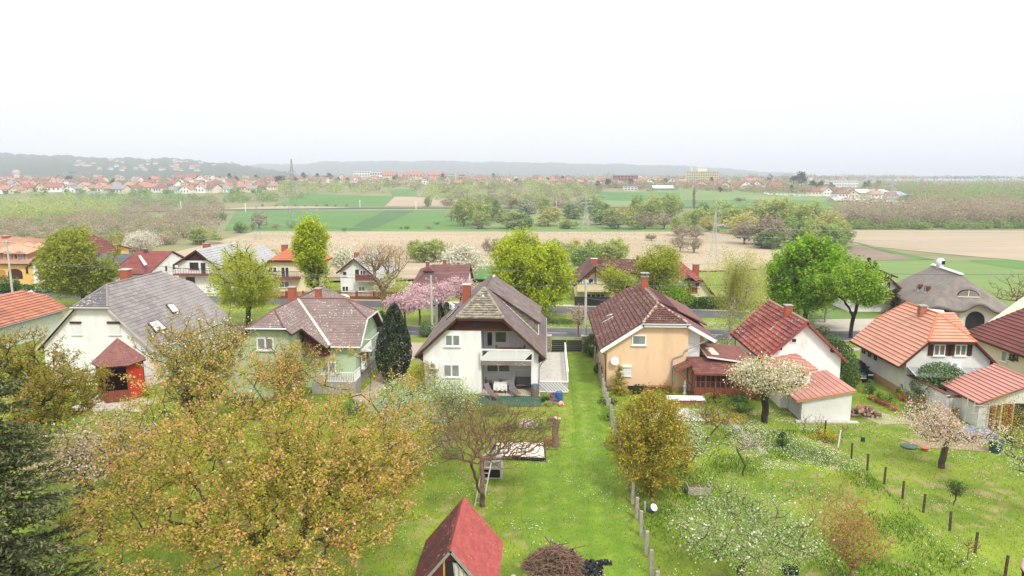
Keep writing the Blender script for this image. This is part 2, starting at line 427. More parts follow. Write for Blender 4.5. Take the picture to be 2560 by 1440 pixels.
def tree(name,loc,label,cat,height,rx,crown_z,rz,n_clumps,lpc,lsize,lmat,bark=BARK,shape='round',trunk_h=None,trunk_r=.15,
         r0=.012,sigma=.35,shell=.45,seed=0,blossom=None,bl_frac=0,lean=(0,0),group=None,gaps=.4,ry=None,tipmat=None,tip_frac=0,
         up=.25,droop=0,sides=5,aspect=.55,wob=.12,seg=.6,bl_size=None,lumps=9,rmin=0,kind=None,leafup=.5,taper=0,weep=0,lowcut=.7,along=False,shoot=0):
    g=np.random.default_rng(seed+100)
    pts=envelope(n_clumps,rx,rz,crown_z,shape,shell,lumps,seed,gaps,ry,taper)
    pts[:,2]=np.maximum(pts[:,2],.35)
    pts[:,0] += lean[0]*pts[:,2];pts[:,1] += lean[1]*pts[:,2]
    th=trunk_h or max(.6,crown_z-rz*.6)
    nodes,par,tips=skeleton(pts,straight_trunk(th,lean,max(4,int(th/.5)),.04,seed),seg,up,wob,seed,lowcut)
    r=pipe(nodes,par,tips,r0,rmax=trunk_r)
    if bark is BARK or bark is BARK_D:pass
    o=thing(name,loc,label,cat,group)
    if kind:o['kind']=kind
    L0=np.array(loc)
    V,F=tubes(nodes,par,r,sides,rmin);npmesh('trunk',V+L0,F,bark,o)
    if lpc > 0:
        if shoot:# leaves sit in sprays along young shoots that point up and outward
            ctr=np.array([lean[0]*crown_z,lean[1]*crown_z,crown_z*.75]);dv=nodes[tips]-ctr;dv /= np.linalg.norm(dv,axis=1)[:,None]+1e-6
            ns=3;dd=dv[:,None]*.8+g.normal(size=(len(tips),ns,3))*.55+np.array([0,0,.35]);dd /= np.linalg.norm(dd,axis=2)[:,:,None]
            q=lpc//ns;tt=g.uniform(-.35,1,(len(tips),ns,q,1))*shoot*g.uniform(.5,1.25,(len(tips),ns,1,1))
            C=(nodes[tips][:,None,None]+dd[:,:,None]*tt+g.normal(size=(len(tips),ns,q,3))*sigma).reshape(len(tips),ns*q,3)
            frac=(tt/shoot).reshape(len(tips),ns*q);clr=np.repeat(g.uniform(size=(len(tips),ns,1)),q,2).reshape(len(tips),ns*q)
            a0=nodes[tips][:,None]+np.zeros((1,ns,1));b0=a0+dd*shoot*.8;SV,SF=tubes(np.stack([a0.reshape(-1,3),b0.reshape(-1,3)],1).reshape(-1,3),np.tile([-1,0],len(tips)*ns)+np.repeat(np.arange(len(tips)*ns)*2,2)*np.tile([0,1],len(tips)*ns),np.tile([r0*.8,r0*.4],len(tips)*ns),3)
            npmesh('shoots',SV+L0,SF,bark,o)
        elif along:# leaves sit along the twigs
            T=np.concatenate([tips,par[tips]]);
            a=nodes[tips];b=nodes[par[tips]];bb=nodes[np.maximum(par[par[tips]],0)]
            k=g.uniform(0,1,(len(tips),lpc,1));C=np.where(k < .5,a[:,None]+(b-a)[:,None]*k*2,b[:,None]+(bb-b)[:,None]*(k-.5)*2)
            C=C+g.normal(size=C.shape)*sigma
        else:
            C=nodes[tips][:,None]+g.normal(size=(len(tips),lpc,3))*sigma*np.array([1,1,.75])
        if weep:
            dz=g.uniform(0,1,(len(tips),lpc))**.8;C[:,:,2] -= dz*weep;C[:,:,:2]=nodes[tips][:,None,:2]+(C[:,:,:2]-nodes[tips][:,None,:2])*.45
        # some clumps thinner than others
        keep=g.uniform(size=C.shape[:2]) < g.uniform(.55,1.2,(len(tips),1))
        Cf=C[keep];Cf[:,2]=np.maximum(Cf[:,2],.15);cf_=(frac[keep],clr[keep]) if shoot else None
        zrel=(Cf[:,2]-Cf[:,2].min())/(np.ptp(Cf[:,2])+1e-6)
        rad=np.linalg.norm((Cf-np.array([lean[0]*crown_z,lean[1]*crown_z,crown_z]))/np.array([rx,ry or rx,rz]),axis=1)
        u_=g.uniform(size=len(Cf))
        isb=u_ < bl_frac
        V,F=leaves(Cf[~isb]+L0,lsize,g,leafup,aspect,droop=droop)
        mi=None;mats_=[lmat]
        if tipmat:
            pr=np.clip(tip_frac*(rad[~isb]**2.2),0,.95) if not shoot else np.clip((cf_[0][~isb] > .15)*(cf_[1][~isb] < tip_frac)*.92*np.clip(rad[~isb]*1.5,0,1),0,1);mi=(g.uniform(size=len(F)) < pr).astype(int);mats_=[lmat,tipmat]
        npmesh('crown',V,F,lmat,o,mats=mats_,mi=mi)
        if blossom and isb.sum():
            V,F=leaves(Cf[isb]+L0,bl_size or lsize*.8,g,0,.95)
            npmesh('blossom',V,F,blossom,o)
    return o
def conifer(name,loc,label,cat,height,rad,m,tipm=None,seed=0,dz=.42,nb=11,blade=.16,droop=.25,group=None,z0=.6,sub=.17,yr=None):
    g=np.random.default_rng(seed);o=thing(name,loc,label,cat,group);L0=np.array(loc)
    nodes=[np.array([0,0,0.])];par=[-1];rr=[height*.022]
    nt_=int(height/.6)
    for i in range(1,nt_+1):nodes.append(np.array([0,0,height*i/nt_]));par.append(i-1);rr.append(height*.022*(1-i/nt_)+.012)
    C=[];D=[]
    z=z0
    while z < height-.1:
        k=1-z/height;Lb=rad*(k**.8)*1.0+.12
        n_=max(4,int(nb*(.45+.55*k)))
        for b in range(n_):
            t=g.uniform(0,6.28);L=Lb*g.uniform(.72,1.12);d=np.array([math.cos(t),math.sin(t),0.])
            zz=z+g.uniform(-.5,.5)*dz;ti=min(nt_,int(zz/height*nt_));last=ti;steps=max(2,int(L/.45));
            side=np.array([-d[1],d[0],0]);prev=np.array([0,0,zz])
            for s_ in range(1,steps+1):
                q=s_/steps;p=np.array([0,0,zz])+d*L*q+np.array([0,0,-droop*L*q*(1.25-q*.75)])
                nodes.append(p);par.append(last if s_ > 1 else ti);rr.append(.03*(1-q)*(L/3+.3)+.006);last=len(nodes)-1
                m_=max(2,int(np.linalg.norm(p-prev)/sub*1.0))
                for w in range(m_):
                    pp=prev+(p-prev)*(w+g.uniform())/m_
                    q2=(s_-1+w/m_)/steps
                    tl=(.5*(1-q2)+.14)*min(1,L/2.2)+.05
                    for sgn in (-1,1):
                        dd=d*.75+side*sgn*g.uniform(.5,1.0)+np.array([0,0,g.uniform(-.45,.12)]);dd /= np.linalg.norm(dd)
                        kk=max(1,int(tl/(blade*.55)))
                        for x in range(kk):
                            C.append(pp+dd*(x+.5)*tl/kk);D.append(dd)
                prev=p
            C.append(prev+d*.05);D.append(d)
        z += dz*(0.6+.5*k)
    for x in range(8):C.append(np.array([0,0,height-x*.06]));D.append(np.array([0,0,1.]))
    nodes=np.array(nodes);V,F=tubes(nodes,np.array(par),np.array(rr),4);npmesh('trunk',V+L0,F,BARK_D,o)
    C=np.array(C);D=np.array(D)
    C2=np.concatenate([C,C+g.normal(size=C.shape)*.04]);D2=np.concatenate([D+g.normal(size=D.shape)*.35,D+g.normal(size=D.shape)*.6])
    V,F=leaves(C2+L0,blade,g,.35,.34,.15,dirs=D2)
    mi=None;ms=[m]
    if tipm:
        ms=[m,tipm];rl=np.linalg.norm(C2[:,:2],axis=1)/(rad*(1-C2[:,2]/height).clip(.03)**.8+.12)
        mi=(g.uniform(size=len(C2)) < np.clip((rl-.55)*.55,0,.35)).astype(int)
    npmesh('crown',V,F,m,o,mats=ms,mi=mi)
    return o
def bush(name,loc,label,cat,rx,rz,n,lsize,m,shape='dome',seed=0,ry=None,group=None,aspect=.5,shell=.22,upright=False,gaps=0,lumps=12,parent=None,kind=None,stems=True):
    g=np.random.default_rng(seed+5)
    p=envelope(n,rx,rz*.5 if shape != 'dome' else rz*.64,rz*.5 if shape != 'dome' else rz*.36,shape,shell,lumps,seed,gaps,ry,0,.17)
    p[:,2]=np.maximum(p[:,2],.03)
    dirs=None
    if upright:dirs=np.tile(np.array([0,0,1.]),(n,1))+g.normal(size=(n,3))*.3
    L0=np.array(loc)
    V,F=leaves(p+L0,lsize,g,.2,aspect,dirs=dirs)
    o=thing(name,loc,label,cat,group)
    if kind:o['kind']=kind
    npmesh('foliage',V,F,m,o)
    if stems:
        nodes=[(0,0,0.)];par=[-1];r=[.05]
        for i in range(10):
            q=p[g.integers(len(p))]*.7;nodes += [tuple(q*.5+g.normal(size=3)*.03),tuple(q)];par += [0,len(nodes)-2];r += [.03,.012]
        V,F=tubes(np.array(nodes),np.array(par),np.array(r),4);npmesh('stem',V+L0,F,BARK_D,o)
    return o
def hedge(name,a,b,w,h,n,lsize,m,label,cat='hedge',seed=0,group=None):
    """clipped hedge along a-b"""
    g=np.random.default_rng(seed);a=np.array(a,float);b=np.array(b,float);d=b-a;L=np.linalg.norm(d);d /= L
    s_=np.array([-d[1],d[0],0]);f=g.integers(0,5,n)
    u_=g.uniform(0,L,n);x=g.uniform(-w/2,w/2,n);z=g.uniform(.03,h,n)
    x=np.where(f == 0,-w/2,np.where(f == 1,w/2,x));z=np.where((f >= 2) & (f < 4),h,z)
    und=.06*np.sin(u_*1.3+seed)+.04*np.sin(u_*3.1)
    C=a+d*u_[:,None]+s_*(x+g.normal(size=n)*.05)[:,None]+np.array([0,0,1.])*(z+(z > h*.8)*und+g.normal(size=n)*.05)[:,None]
    C[:,2]=np.maximum(C[:,2],a[2]+.02)
    o=thing(name,tuple((a+b)/2),label,cat,group)
    V,F=leaves(C,lsize,g,.2,.6);npmesh('foliage',V,F,m,o)
    nodes=[];par=[];r=[]
    for k in range(int(L/.7)+1):
        q=a+d*min(L,k*.7);nodes += [q,q+np.array([0,0,h*.8])];par += [-1,len(nodes)-2];r += [.03,.02]
    V,F=tubes(np.array(nodes),np.array(par),np.array(r),4);npmesh('stem',V,F,BARK_D,o)
    return o
# leaf colours (young spring foliage)
LF_LIME=leaf('leaf lime',[(0.230,0.310,0.023),(0.437,0.517,0.034),(0.621,0.667,0.069)],0.5)
LF_LIME_=leaf('leaf lime spare',[(0.115,0.196,0.014),(0.265,0.356,0.023),(0.391,0.460,0.040)],.4)
LF_LIME2=leaf('leaf lime duller',[(0.216,0.264,0.036),(0.384,0.432,0.054),(0.540,0.552,0.096)],0.5)
LF_BRIGHT=leaf('leaf bright green',[(.12,.26,.018),(.26,.46,.035),(.42,.60,.08)],.5)
LF_WALNUT=leaf('leaf fresh green',[(0.151,0.288,0.034),(0.288,0.456,0.050),(0.421,0.540,0.084)],0.5)
LF_CHERRY=leaf('leaf cherry green',[(0.179,0.204,0.025),(0.357,0.370,0.044),(0.535,0.485,0.077)],0.5)
LF_TIP=leaf('leaf cherry young tip',[(0.455,0.278,0.076),(0.658,0.380,0.127),(0.750,0.506,0.253)],0.5)
LF_OLIVE=leaf('leaf olive brown',[(0.205,0.188,0.031),(0.408,0.345,0.046),(0.564,0.454,0.094)],0.5)
LF_OLTIP=leaf('leaf bronze tip',[(0.343,0.234,0.062),(0.530,0.343,0.094),(0.655,0.515,0.250)],0.5)
LF_WILLOW=leaf('leaf willow',[(0.273,0.323,0.037),(0.459,0.509,0.068),(0.596,0.596,0.111)],0.5)
LF_BIRCH=leaf('leaf birch',[(0.341,0.366,0.089),(0.506,0.518,0.140),(0.632,0.607,0.228)],0.5)
LF_PALE=leaf('leaf pale apple',[(0.211,0.317,0.079),(0.343,0.449,0.132),(0.502,0.581,0.238)],0.5)
LF_SPRUCE=leaf('needle spruce',[(0.043,0.061,0.021),(0.094,0.118,0.040),(0.172,0.186,0.072)],.15,.02)
LF_SPTIP=leaf('needle spruce tip',[(0.184,0.149,0.081),(0.299,0.218,0.127),(0.253,0.276,0.115)],.25)
LF_DARK=leaf('needle dark',[(.012,.028,.013),(.03,.055,.024),(.055,.085,.04)],.12,.03)
LF_THUJA=leaf('needle golden',[(0.142,0.158,0.031),(0.396,0.332,0.047),(0.666,0.524,0.079)],.3)
LF_THUG=leaf('needle green',[(.02,.05,.012),(.05,.09,.02),(.09,.13,.03)],.25)
LF_HEDGE=leaf('leaf hedge',[(0.039,0.098,0.023),(0.088,0.176,0.039),(0.156,0.273,0.058)],.25,.03)
BL_WHITE=leaf('petal white',[(.62,.60,.52),(.78,.76,.70),(.86,.85,.80)],.35)
BL_CREAM=leaf('petal cream',[(.50,.45,.33),(.68,.64,.54),(.82,.79,.70)],.35)
BL_PINK=leaf('petal pink',[(.60,.34,.40),(.74,.50,.55),(.82,.68,.70)],.35)
BL_BLUSH=leaf('petal blush',[(.48,.33,.24),(.66,.50,.44),(.78,.68,.62)],.35)
BL_YEL=leaf('petal yellow',[(.45,.30,.02),(.62,.45,.03),(.7,.55,.08)],.3)
BUDS=leaf('bud reddish',[(.28,.14,.08),(.38,.22,.12),(.30,.26,.09)],.3)
BUDO=leaf('bud orange',[(.38,.24,.06),(.52,.35,.09),(.42,.38,.10)],.3)
# ---------------------------------------------------------------- house materials
WHITE=mat('render white',(.80,.78,.765),(.70,.675,.655),scale=.9,stretch=(1.3,1.3,.3),lo=.28,hi=.5,bump=.15,bscale=60)
WHITE2=mat('render off white',(.70,.69,.65),(.60,.59,.56),scale=.6,bump=.15,bscale=60)
STAIN=mat('render white stained',(.78,.77,.75),(.62,.61,.59),scale=.45,lo=.28,hi=.42,bump=.15,bscale=60)
GREENW=mat('render pale green',(.44,.56,.36),(.36,.45,.29),scale=.9,stretch=(1.3,1.3,.3),lo=.28,hi=.52,bump=.15,bscale=60)
PEACH=mat('render peach',(.74,.52,.33),(.63,.43,.27),scale=.8,stretch=(1.3,1.3,.3),lo=.28,hi=.52,bump=.12,bscale=60)
PEACHD=mat('plinth terracotta',(.52,.30,.19),(.44,.25,.16),scale=1.5)
CREAM=mat('render cream',(.76,.66,.42),(.70,.60,.38),scale=.6)
YELLOW=mat('render yellow',(.78,.50,.17),(.70,.44,.15),scale=.6)
CREAM2=mat('render ivory',(.72,.64,.50),(.66,.58,.44),scale=.6)
CONC=mat('concrete',(.36,.35,.33),(.28,.27,.25),scale=2,bump=.2)
CONCP=mat('concrete pale',(.52,.49,.44),(.42,.40,.36),scale=2,bump=.2)
OLDWALL=mat('old lime wall',(.66,.65,.62),(.33,.32,.30),scale=.9,lo=.30,hi=.55,bump=.2,stretch=(1,1,.35))
BRICK=mat('chimney brick',(.42,.12,.065),(.30,.085,.05),scale=5,bump=.3,bscale=12)
PVC=mat('white frame',(.80,.80,.80),(.76,.76,.76),rough=.4)
BEAM=mat('brown timber',(.085,.028,.020),(.055,.018,.014),scale=3,stretch=(6,6,.6))
REDWOOD=mat('reddish timber',(.26,.075,.04),(.17,.05,.03),scale=3,stretch=(4,4,.6))
ORWOOD=mat('orange timber',(.50,.27,.10),(.42,.21,.08),scale=3)
PANE=glass('pane dark',(.035,.04,.045))
PANEC=mat('pane with net curtain',(.33,.34,.33),(.16,.17,.16),scale=1.2,rough=.15,wave=(9,'X',(.20,.21,.20),2.0))
PANEG=mat('pane with green curtain',(.14,.15,.09),(.06,.07,.04),scale=1.5,rough=.15,wave=(7,'X',(.22,.23,.15),2.5))
SHUT=mat('roller shutter',(.74,.74,.73),(.70,.70,.69),rough=.5)
ZINC=mat('zinc gutter',(.38,.38,.39),(.30,.30,.31),rough=.45,metal=.4)
SKYL=mat('skylight glass',(.60,.62,.64),(.52,.54,.56),rough=.1)
R_GREY=mat('roof grey slate',(.27,.245,.235),(.215,.19,.185),scale=.8,per_obj=.14,bump=.2)
R_GREYD=mat('roof dark slate',(.15,.14,.145),(.11,.10,.10),scale=.8,per_obj=.12,spot=(.32,.32,.30),spot_scale=5,spot_amt=.62)
R_MAUVE=mat('roof mauve slate',(.245,.175,.158),(.19,.14,.128),scale=.7,spot=(.46,.44,.42),spot_scale=7,spot_amt=.655,per_obj=.08)
R_CENT=mat('roof brown grey slate',(.19,.145,.135),(.125,.095,.09),scale=.9,per_obj=.16)
R_MOSS=mat('roof mossy tile',(.28,.255,.185),(.17,.135,.11),scale=2.6,per_obj=.22,lo=.42,hi=.56)
R_BROWN=mat('roof brown tile',(.135,.055,.045),(.095,.038,.032),scale=1.4,spot=(.40,.36,.28),spot_scale=10,spot_amt=.665,per_obj=.14)
R_RED=mat('roof red tile',(.31,.080,.058),(.17,.042,.036),scale=.35,spot=(.55,.48,.42),spot_scale=10,spot_amt=.655,per_obj=.14,lo=.40,hi=.62)
R_ORANGE=mat('roof orange tile',(.56,.275,.19),(.50,.235,.16),scale=1,rough=.55,per_obj=.05)
R_SALMON=mat('roof salmon sheet',(.47,.225,.18),(.41,.19,.155),scale=1,rough=.55,per_obj=.05)
R_MAROON=mat('roof maroon tile',(.19,.062,.055),(.13,.05,.042),scale=.6,per_obj=.12)
R_MARSH=mat('roof maroon slate',(.20,.095,.090),(.15,.07,.07),scale=.6,per_obj=.1)
R_CLAY=mat('roof clay tile',(.40,.17,.105),(.30,.115,.075),scale=1.0,per_obj=.22)
R_TAN=mat('roof tan tile',(.50,.30,.20),(.40,.22,.15),scale=1.0,per_obj=.15)
R_DKRED=mat('roof dark red tile',(.27,.080,.070),(.20,.055,.05),scale=.8,per_obj=.1)
R_TERR=mat('roof terracotta tile',(.52,.17,.09),(.45,.14,.075),scale=.8,per_obj=.1)
R_SHING=mat('red bitumen shingle',(.37,.085,.075),(.30,.065,.06),scale=3,spot=(.55,.35,.32),spot_scale=14,spot_amt=.73,per_obj=.10)
R_SHINGD=mat('weathered shaded bitumen shingle',(.16,.04,.04),(.085,.035,.035),scale=.7,per_obj=.12,spot=(.4,.35,.33),spot_scale=9,spot_amt=.70)  # left shed slope: stained, and the shade of that side put into the colour
R_SHINGB=mat('brown bitumen shingle',(.22,.09,.075),(.14,.055,.045),scale=2.5,per_obj=.14,bump=.3)
R_PAV=mat('pavilion shingle',(.26,.115,.10),(.20,.085,.075),scale=2.5,per_obj=.1)
R_PGREY=mat('roof pale grey sheet',(.40,.40,.41),(.33,.33,.34),scale=.6)
THATCH=mat('reed thatch',(.25,.215,.19),(.165,.14,.125),scale=1.3,bump=1.0,bscale=14,stretch=(1.2,1.2,.35),detail=8,lo=.3,hi=.7)
def window(parent,c,w,h,n=2,face=(0,-1,0),frame=PVC,pane=PANEC,sill=True,fr=.07,name='window',depth=.07,label=None,mull=None):
    """c = centre of the opening on the wall face"""
    f=Vector(face).normalized();ux=Vector((0,0,1)).cross(f).normalized()*-1;c=Vector(c);up=Vector((0,0,1))
    b=MB()
    def ob(cx,cz,hx,hz,d0,d1):b.obox(c+ux*cx+up*cz+f*(d0+d1)/2,ux,up,f,hx,hz,(d1-d0)/2)
    ob(0,h/2-fr/2,w/2,fr/2,.004,depth);ob(0,-h/2+fr/2,w/2,fr/2,.004,depth)
    ob(-w/2+fr/2,0,fr/2,h/2-fr,.004,depth);ob(w/2-fr/2,0,fr/2,h/2-fr,.004,depth)
    for k in range(1,n):ob(-w/2+w*k/n,0,fr*.6,h/2-fr,.004,depth*.9)
    o=b.build(name,frame,parent,label=label)
    for k in range(n):
        q=MB();x0=-w/2+w*k/n+fr*.7;x1=-w/2+w*(k+1)/n-fr*.7
        q.obox(c+ux*(x0+x1)/2+f*.02,ux,up,f,(x1-x0)/2,h/2-fr,.012);q.build('pane',pane,o)
    if sill:
        q=MB();q.obox(c-up*(h/2+.03)+f*.07,ux,up,f,w/2+.08,.03,.08);q.build('sill',frame,o)
    return o
def shutterbox(parent,c,w,h,face=(0,-1,0),box=BEAM,curt=SHUT):
    f=Vector(face).normalized();ux=Vector((0,0,1)).cross(f).normalized();c=Vector(c);up=Vector((0,0,1))
    b=MB();b.obox(c+f*.03,ux,up,f,w/2,h/2,.03);o=b.build('window_shutter',curt,parent)
    for k in range(int(h/.16)):
        q=MB();q.obox(c+up*(-h/2+.08+k*.16)+f*.068,ux,up,f,w/2-.03,.068,.008);q.build('slat',curt,o)
    b=MB();b.obox(c+up*(h/2+.08)+f*.09,ux,up,f,w/2+.04,.08,.09);b.build('shutter_box',box,o)
    b=MB();b.obox(c-up*(h/2+.03)+f*.06,ux,up,f,w/2+.06,.03,.06);b.build('sill',curt,o)
    return o
def chimney(parent,x,y,z0,z1,w=.5,d=None,m=BRICK,cap=CONC,pot=False):
    d=d or w;b=MB();o=None
    b.box(x-w/2,x+w/2,y-d/2,y+d/2,z0,z1);o=b.build('chimney',m,parent)
    n=int((z1-z0)/.1)       # brick courses stand out singly
    q=MB()
    for k in range(n):
        e_=.006 if k % 2 else .012;q.box(x-w/2-e_,x+w/2+e_,y-d/2-e_,y+d/2+e_,z0+k*.1+.006,z0+k*.1+.092)
    q.build('brick_courses',m,o,kind='stuff')
    q=MB();q.box(x-w/2-.07,x+w/2+.07,y-d/2-.07,y+d/2+.07,z1+.002,z1+.09);q.build('chimney_cap',cap,o)
    if pot:q=MB();q.tube((x,y,z1+.09),(x,y,z1+.4),.1,.09,8);q.build('chimney_pot',cap,o)
    return o
def aircon(loc,face,label,s=1.0):
    f=Vector(face).normalized();ux=Vector((0,0,1)).cross(f).normalized();c=Vector(loc);up=Vector((0,0,1))
    o=thing('air_conditioner',c,label,'air conditioner')
    b=MB();b.obox(c+f*.2,ux,up,f,.42*s,.28*s,.14);b.build('casing',PVC,o)
    b=MB();cc=c+f*.345-ux*.1;
    for k in range(12):
        a=k*math.pi/6;a2=(k+1)*math.pi/6
        b.poly([cc+f*.004,cc+f*.004+(ux*math.cos(a)+up*math.sin(a))*.2*s,cc+f*.004+(ux*math.cos(a2)+up*math.sin(a2))*.2*s])
    b.build('fan_grille',CONC,o)
    b=MB();b.obox(c+f*.1-up*.3+ux*.3,ux,up,f,.02,.02,.12);b.obox(c+f*.1-up*.3-ux*.3,ux,up,f,.02,.02,.12);b.build('bracket',ZINC,o)
    return o
def gutter(parent,a,b_,r=.07,name='gutter',m=ZINC):
    return MB().tube(a,b_,r,n=7).build(name,m,parent)
def pipeline(parent,pts,r=.045,m=ZINC,name='downpipe'):
    b=MB()
    for i in range(len(pts)-1):b.tube(pts[i],pts[i+1],r,n=6)
    return b.build(name,m,parent)
def gable_polys(xl,xr,y0,y1,zl,zr,xm,zm,hip0=None,hip1=None,rz0=None):
    """roof planes of a ridge along y. hipN = (height of hip foot) -> half hip, ridge starts behind"""
    def at(side,z):# x of slope at height z
        return xl+(xm-xl)*(z-zl)/(zm-zl) if side < 0 else xr+(xm-xr)*(z-zr)/(zm-zr)
    a0=y0+(hip0[1] if hip0 else 0);a1=y1-(hip1[1] if hip1 else 0)
    Lp=[(xl,y0,zl)];Rp=[(xr,y0,zr)];pol=[]
    if hip0:
        Lp.append((at(-1,hip0[0]),y0,hip0[0]));Rp.append((at(1,hip0[0]),y0,hip0[0]))
        pol.append([(at(-1,hip0[0]),y0,hip0[0]),(at(1,hip0[0]),y0,hip0[0]),(xm,a0,zm)])
    Lp.append((xm,a0,zm));Rp.append((xm,a0,zm));Lp.append((xm,a1,zm));Rp.append((xm,a1,zm))
    if hip1:
        Lp.append((at(-1,hip1[0]),y1,hip1[0]));Rp.append((at(1,hip1[0]),y1,hip1[0]))
        pol.append([(at(-1,hip1[0]),y1,hip1[0]),(at(1,hip1[0]),y1,hip1[0]),(xm,a1,zm)])
    Lp.append((xl,y1,zl));Rp.append((xr,y1,zr))
    return Lp,Rp,pol
def bargeboard(parent,pts,y,w=.22,d=.05,m=PVC,name='bargeboard'):
    b=MB()
    for i in range(len(pts)-1):
        p,q=Vector((pts[i][0],y,pts[i][1])),Vector((pts[i+1][0],y,pts[i+1][1]));dv=(q-p).normalized();n=Vector((-dv.z,0,dv.x))
        if n.z < 0:n=-n
        lo=n*(-w)
        b.prism([p+n*.02,q+n*.02,q+lo,p+lo],(0,-d,0))
    return b.build(name,m,parent)
# ---------------------------------------------------------------- terrain
def grid_mesh(name,xs,ys,zf,m,kind='structure',smooth=True):
    X,Y=np.meshgrid(xs,ys);Z=zf(X,Y);V=np.stack([X,Y,Z],-1).reshape(-1,3);nx,ny=len(xs),len(ys)
    i=(np.arange(ny-1)[:,None]*nx+np.arange(nx-1)[None]).ravel()
    F=np.stack([i,i+1,i+nx+1,i+nx],1)
    return npmesh(name,V,F,m,smooth=smooth,kind=kind)
M_LAWN=mat('meadow grass',(.225,.295,.024),(.085,.14,.012),scale=.3,detail=10,c3=(.15,.215,.017),bump=.6,bscale=9,spot=(.27,.235,.09),spot_scale=1.0,spot_amt=.54,lo=.3,hi=.68,soft=.22)
M_VALLEY=mat('valley meadow',(.20,.21,.075),(.12,.15,.045),scale=.012,detail=9,c3=(.20,.19,.09),bump=.3,bscale=1)
M_ROAD=mat('asphalt',(.115,.115,.125),(.095,.095,.105),scale=.8,bump=.2)
M_PAINT=mat('road paint',(.75,.75,.73),(.6,.6,.58),scale=3)
M_PATH=mat('pavement slab',(.40,.37,.33),(.33,.30,.27),scale=1.5)
M_REED=mat('dry reed',(.41,.33,.22),(.30,.24,.15),scale=.03,detail=10,c3=(.37,.29,.19),bump=.8,bscale=.6,stretch=(.45,1.3,1),lo=.3,hi=.7)
M_CROP=mat('young crop green',(.085,.19,.030),(.065,.155,.026),scale=.02,detail=6)
M_CROP2=mat('young crop darker',(.055,.135,.028),(.045,.115,.025),scale=.02,detail=6)
M_CROP3=mat('young crop pale',(.155,.235,.060),(.12,.195,.045),scale=.05,detail=8,stretch=(.6,3,1))
M_SOIL=mat('ploughed soil tan',(.38,.30,.21),(.31,.245,.17),scale=.03,detail=10,stretch=(.35,1.6,1))
M_SOIL2=mat('ploughed soil brown',(.23,.165,.12),(.18,.13,.095),scale=.05,detail=8,stretch=(.6,1.5,1))
M_PASTURE=mat('hillside pasture',(.17,.235,.07),(.125,.185,.05),scale=.012,detail=8)
M_HILL=mat('wooded hill',(.050,.075,.040),(.030,.050,.030),scale=.006,detail=12,bump=.5,bscale=.02)
xs=np.concatenate([np.linspace(-9000,-1500,14),np.linspace(-1400,-150,40),np.linspace(-140,140,57),np.linspace(150,1400,40),np.linspace(1500,9000,14)])
ys=np.concatenate([np.arange(-40,112,8),np.arange(112,300,4),np.arange(300,660,30),np.arange(660,1000,10),np.arange(1000,1700,30),np.linspace(1750,12000,25)])
def lumpy(x,y):
    z=hgt(x,y);k=sstep(16,24,y)*(1-sstep(70,74,y))
    return z+k*(.035*np.sin(x*.7+y*.3)+.03*np.sin(y*.9-x*.4))
g0=grid_mesh('ground',xs[(xs >-160) & (xs < 160)],ys[ys <= 180],lambda x,y:hgt(x,y),M_LAWN)
xs2=xs;ys2=ys[ys >= 176]
def valley_h(x,y):
    return hgt(x,y)-.004
g1=grid_mesh('terrain',xs2,ys2,valley_h,M_VALLEY)
g2=grid_mesh('terrain',np.array([-9000,-4000,-1500,-600,-156.]),ys[ys <= 180],valley_h,M_VALLEY)
g3=grid_mesh('terrain',np.array([156.,600,1500,4000,9000]),ys[ys <= 180],valley_h,M_VALLEY)
def field(name,px,m,n=28,off=.15,kind='structure'):
    off=off*.3
    """a field: four corners (in the photo) taken down to the ground, then draped over it"""
    c=[np.array(G(*p)) for p in px];s_=np.linspace(0,1,n+1)[:,None]
    V=[]
    for j in np.linspace(0,1,n+1):
        a=c[0]+(c[3]-c[0])*j;b=c[1]+(c[2]-c[1])*j;V.append(a+(b-a)*s_)
    V=np.concatenate(V);V[:,2]=hgt(V[:,0],V[:,1])+off
    i=(np.arange(n)[:,None]*(n+1)+np.arange(n)[None]).ravel();F=np.stack([i,i+1,i+n+2,i+n+1],1)
    return npmesh(name,V,F,m,kind=kind)
field('reed_bed',[(330,650),(2140,668),(2010,578),(640,578)],M_REED,60,.3)
field('reed_bed',[(250,720),(1210,700),(1210,640),(200,640)],M_REED,60,1.2)
field('reed_bed',[(1205,668),(1780,680),(2060,652),(1205,638)],M_REED,60,1.1)
field('meadow_strip',[(600,579),(2060,580),(2060,567),(560,563)],M_CROP3,30,.34)
field('crop_field',[(560,577),(860,577),(960,526),(590,526)],M_CROP,20,.40)
field('crop_field',[(862,577),(925,577),(1038,526),(962,526)],M_CROP2,20,.41)
field('crop_field',[(927,577),(1180,574),(1200,524),(1040,526)],M_CROP,20,.40)
field('crop_field',[(1180,574),(1460,572),(1440,540),(1190,540)],M_CROP3,20,.39)
field('crop_field',[(670,516),(960,516),(985,491),(760,485)],M_CROP,20,.4)
field('crop_field',[(1450,500),(1700,504),(1700,482),(1480,480)],M_CROP,20,.36)
field('ploughed_field',[(962,515),(1146,516),(1144,496),(988,492)],M_SOIL,14,.42)
field('crop_field',[(980,490),(1044,490),(1040,472),(975,474)],M_CROP,12,.4)
field('ploughed_field',[(490,524),(740,523),(890,518),(700,515)],M_SOIL,14,.44)
field('ploughed_field',[(2135,612),(2660,660),(2660,577),(2118,576)],M_SOIL,40,.4)
field('ploughed_field',[(1980,654),(2310,650),(2132,612),(2040,606)],M_SOIL2,20,.42)
field('grass_strip',[(2300,650),(2340,650),(2145,607),(2118,603)],M_CROP,20,.46)
field('crop_field',[(1940,800),(2760,790),(2760,650),(2030,650)],M_CROP3,50,.12)
field('crop_field',[(2420,653),(2700,684),(2700,652),(2430,650)],M_CROP,12,.3)
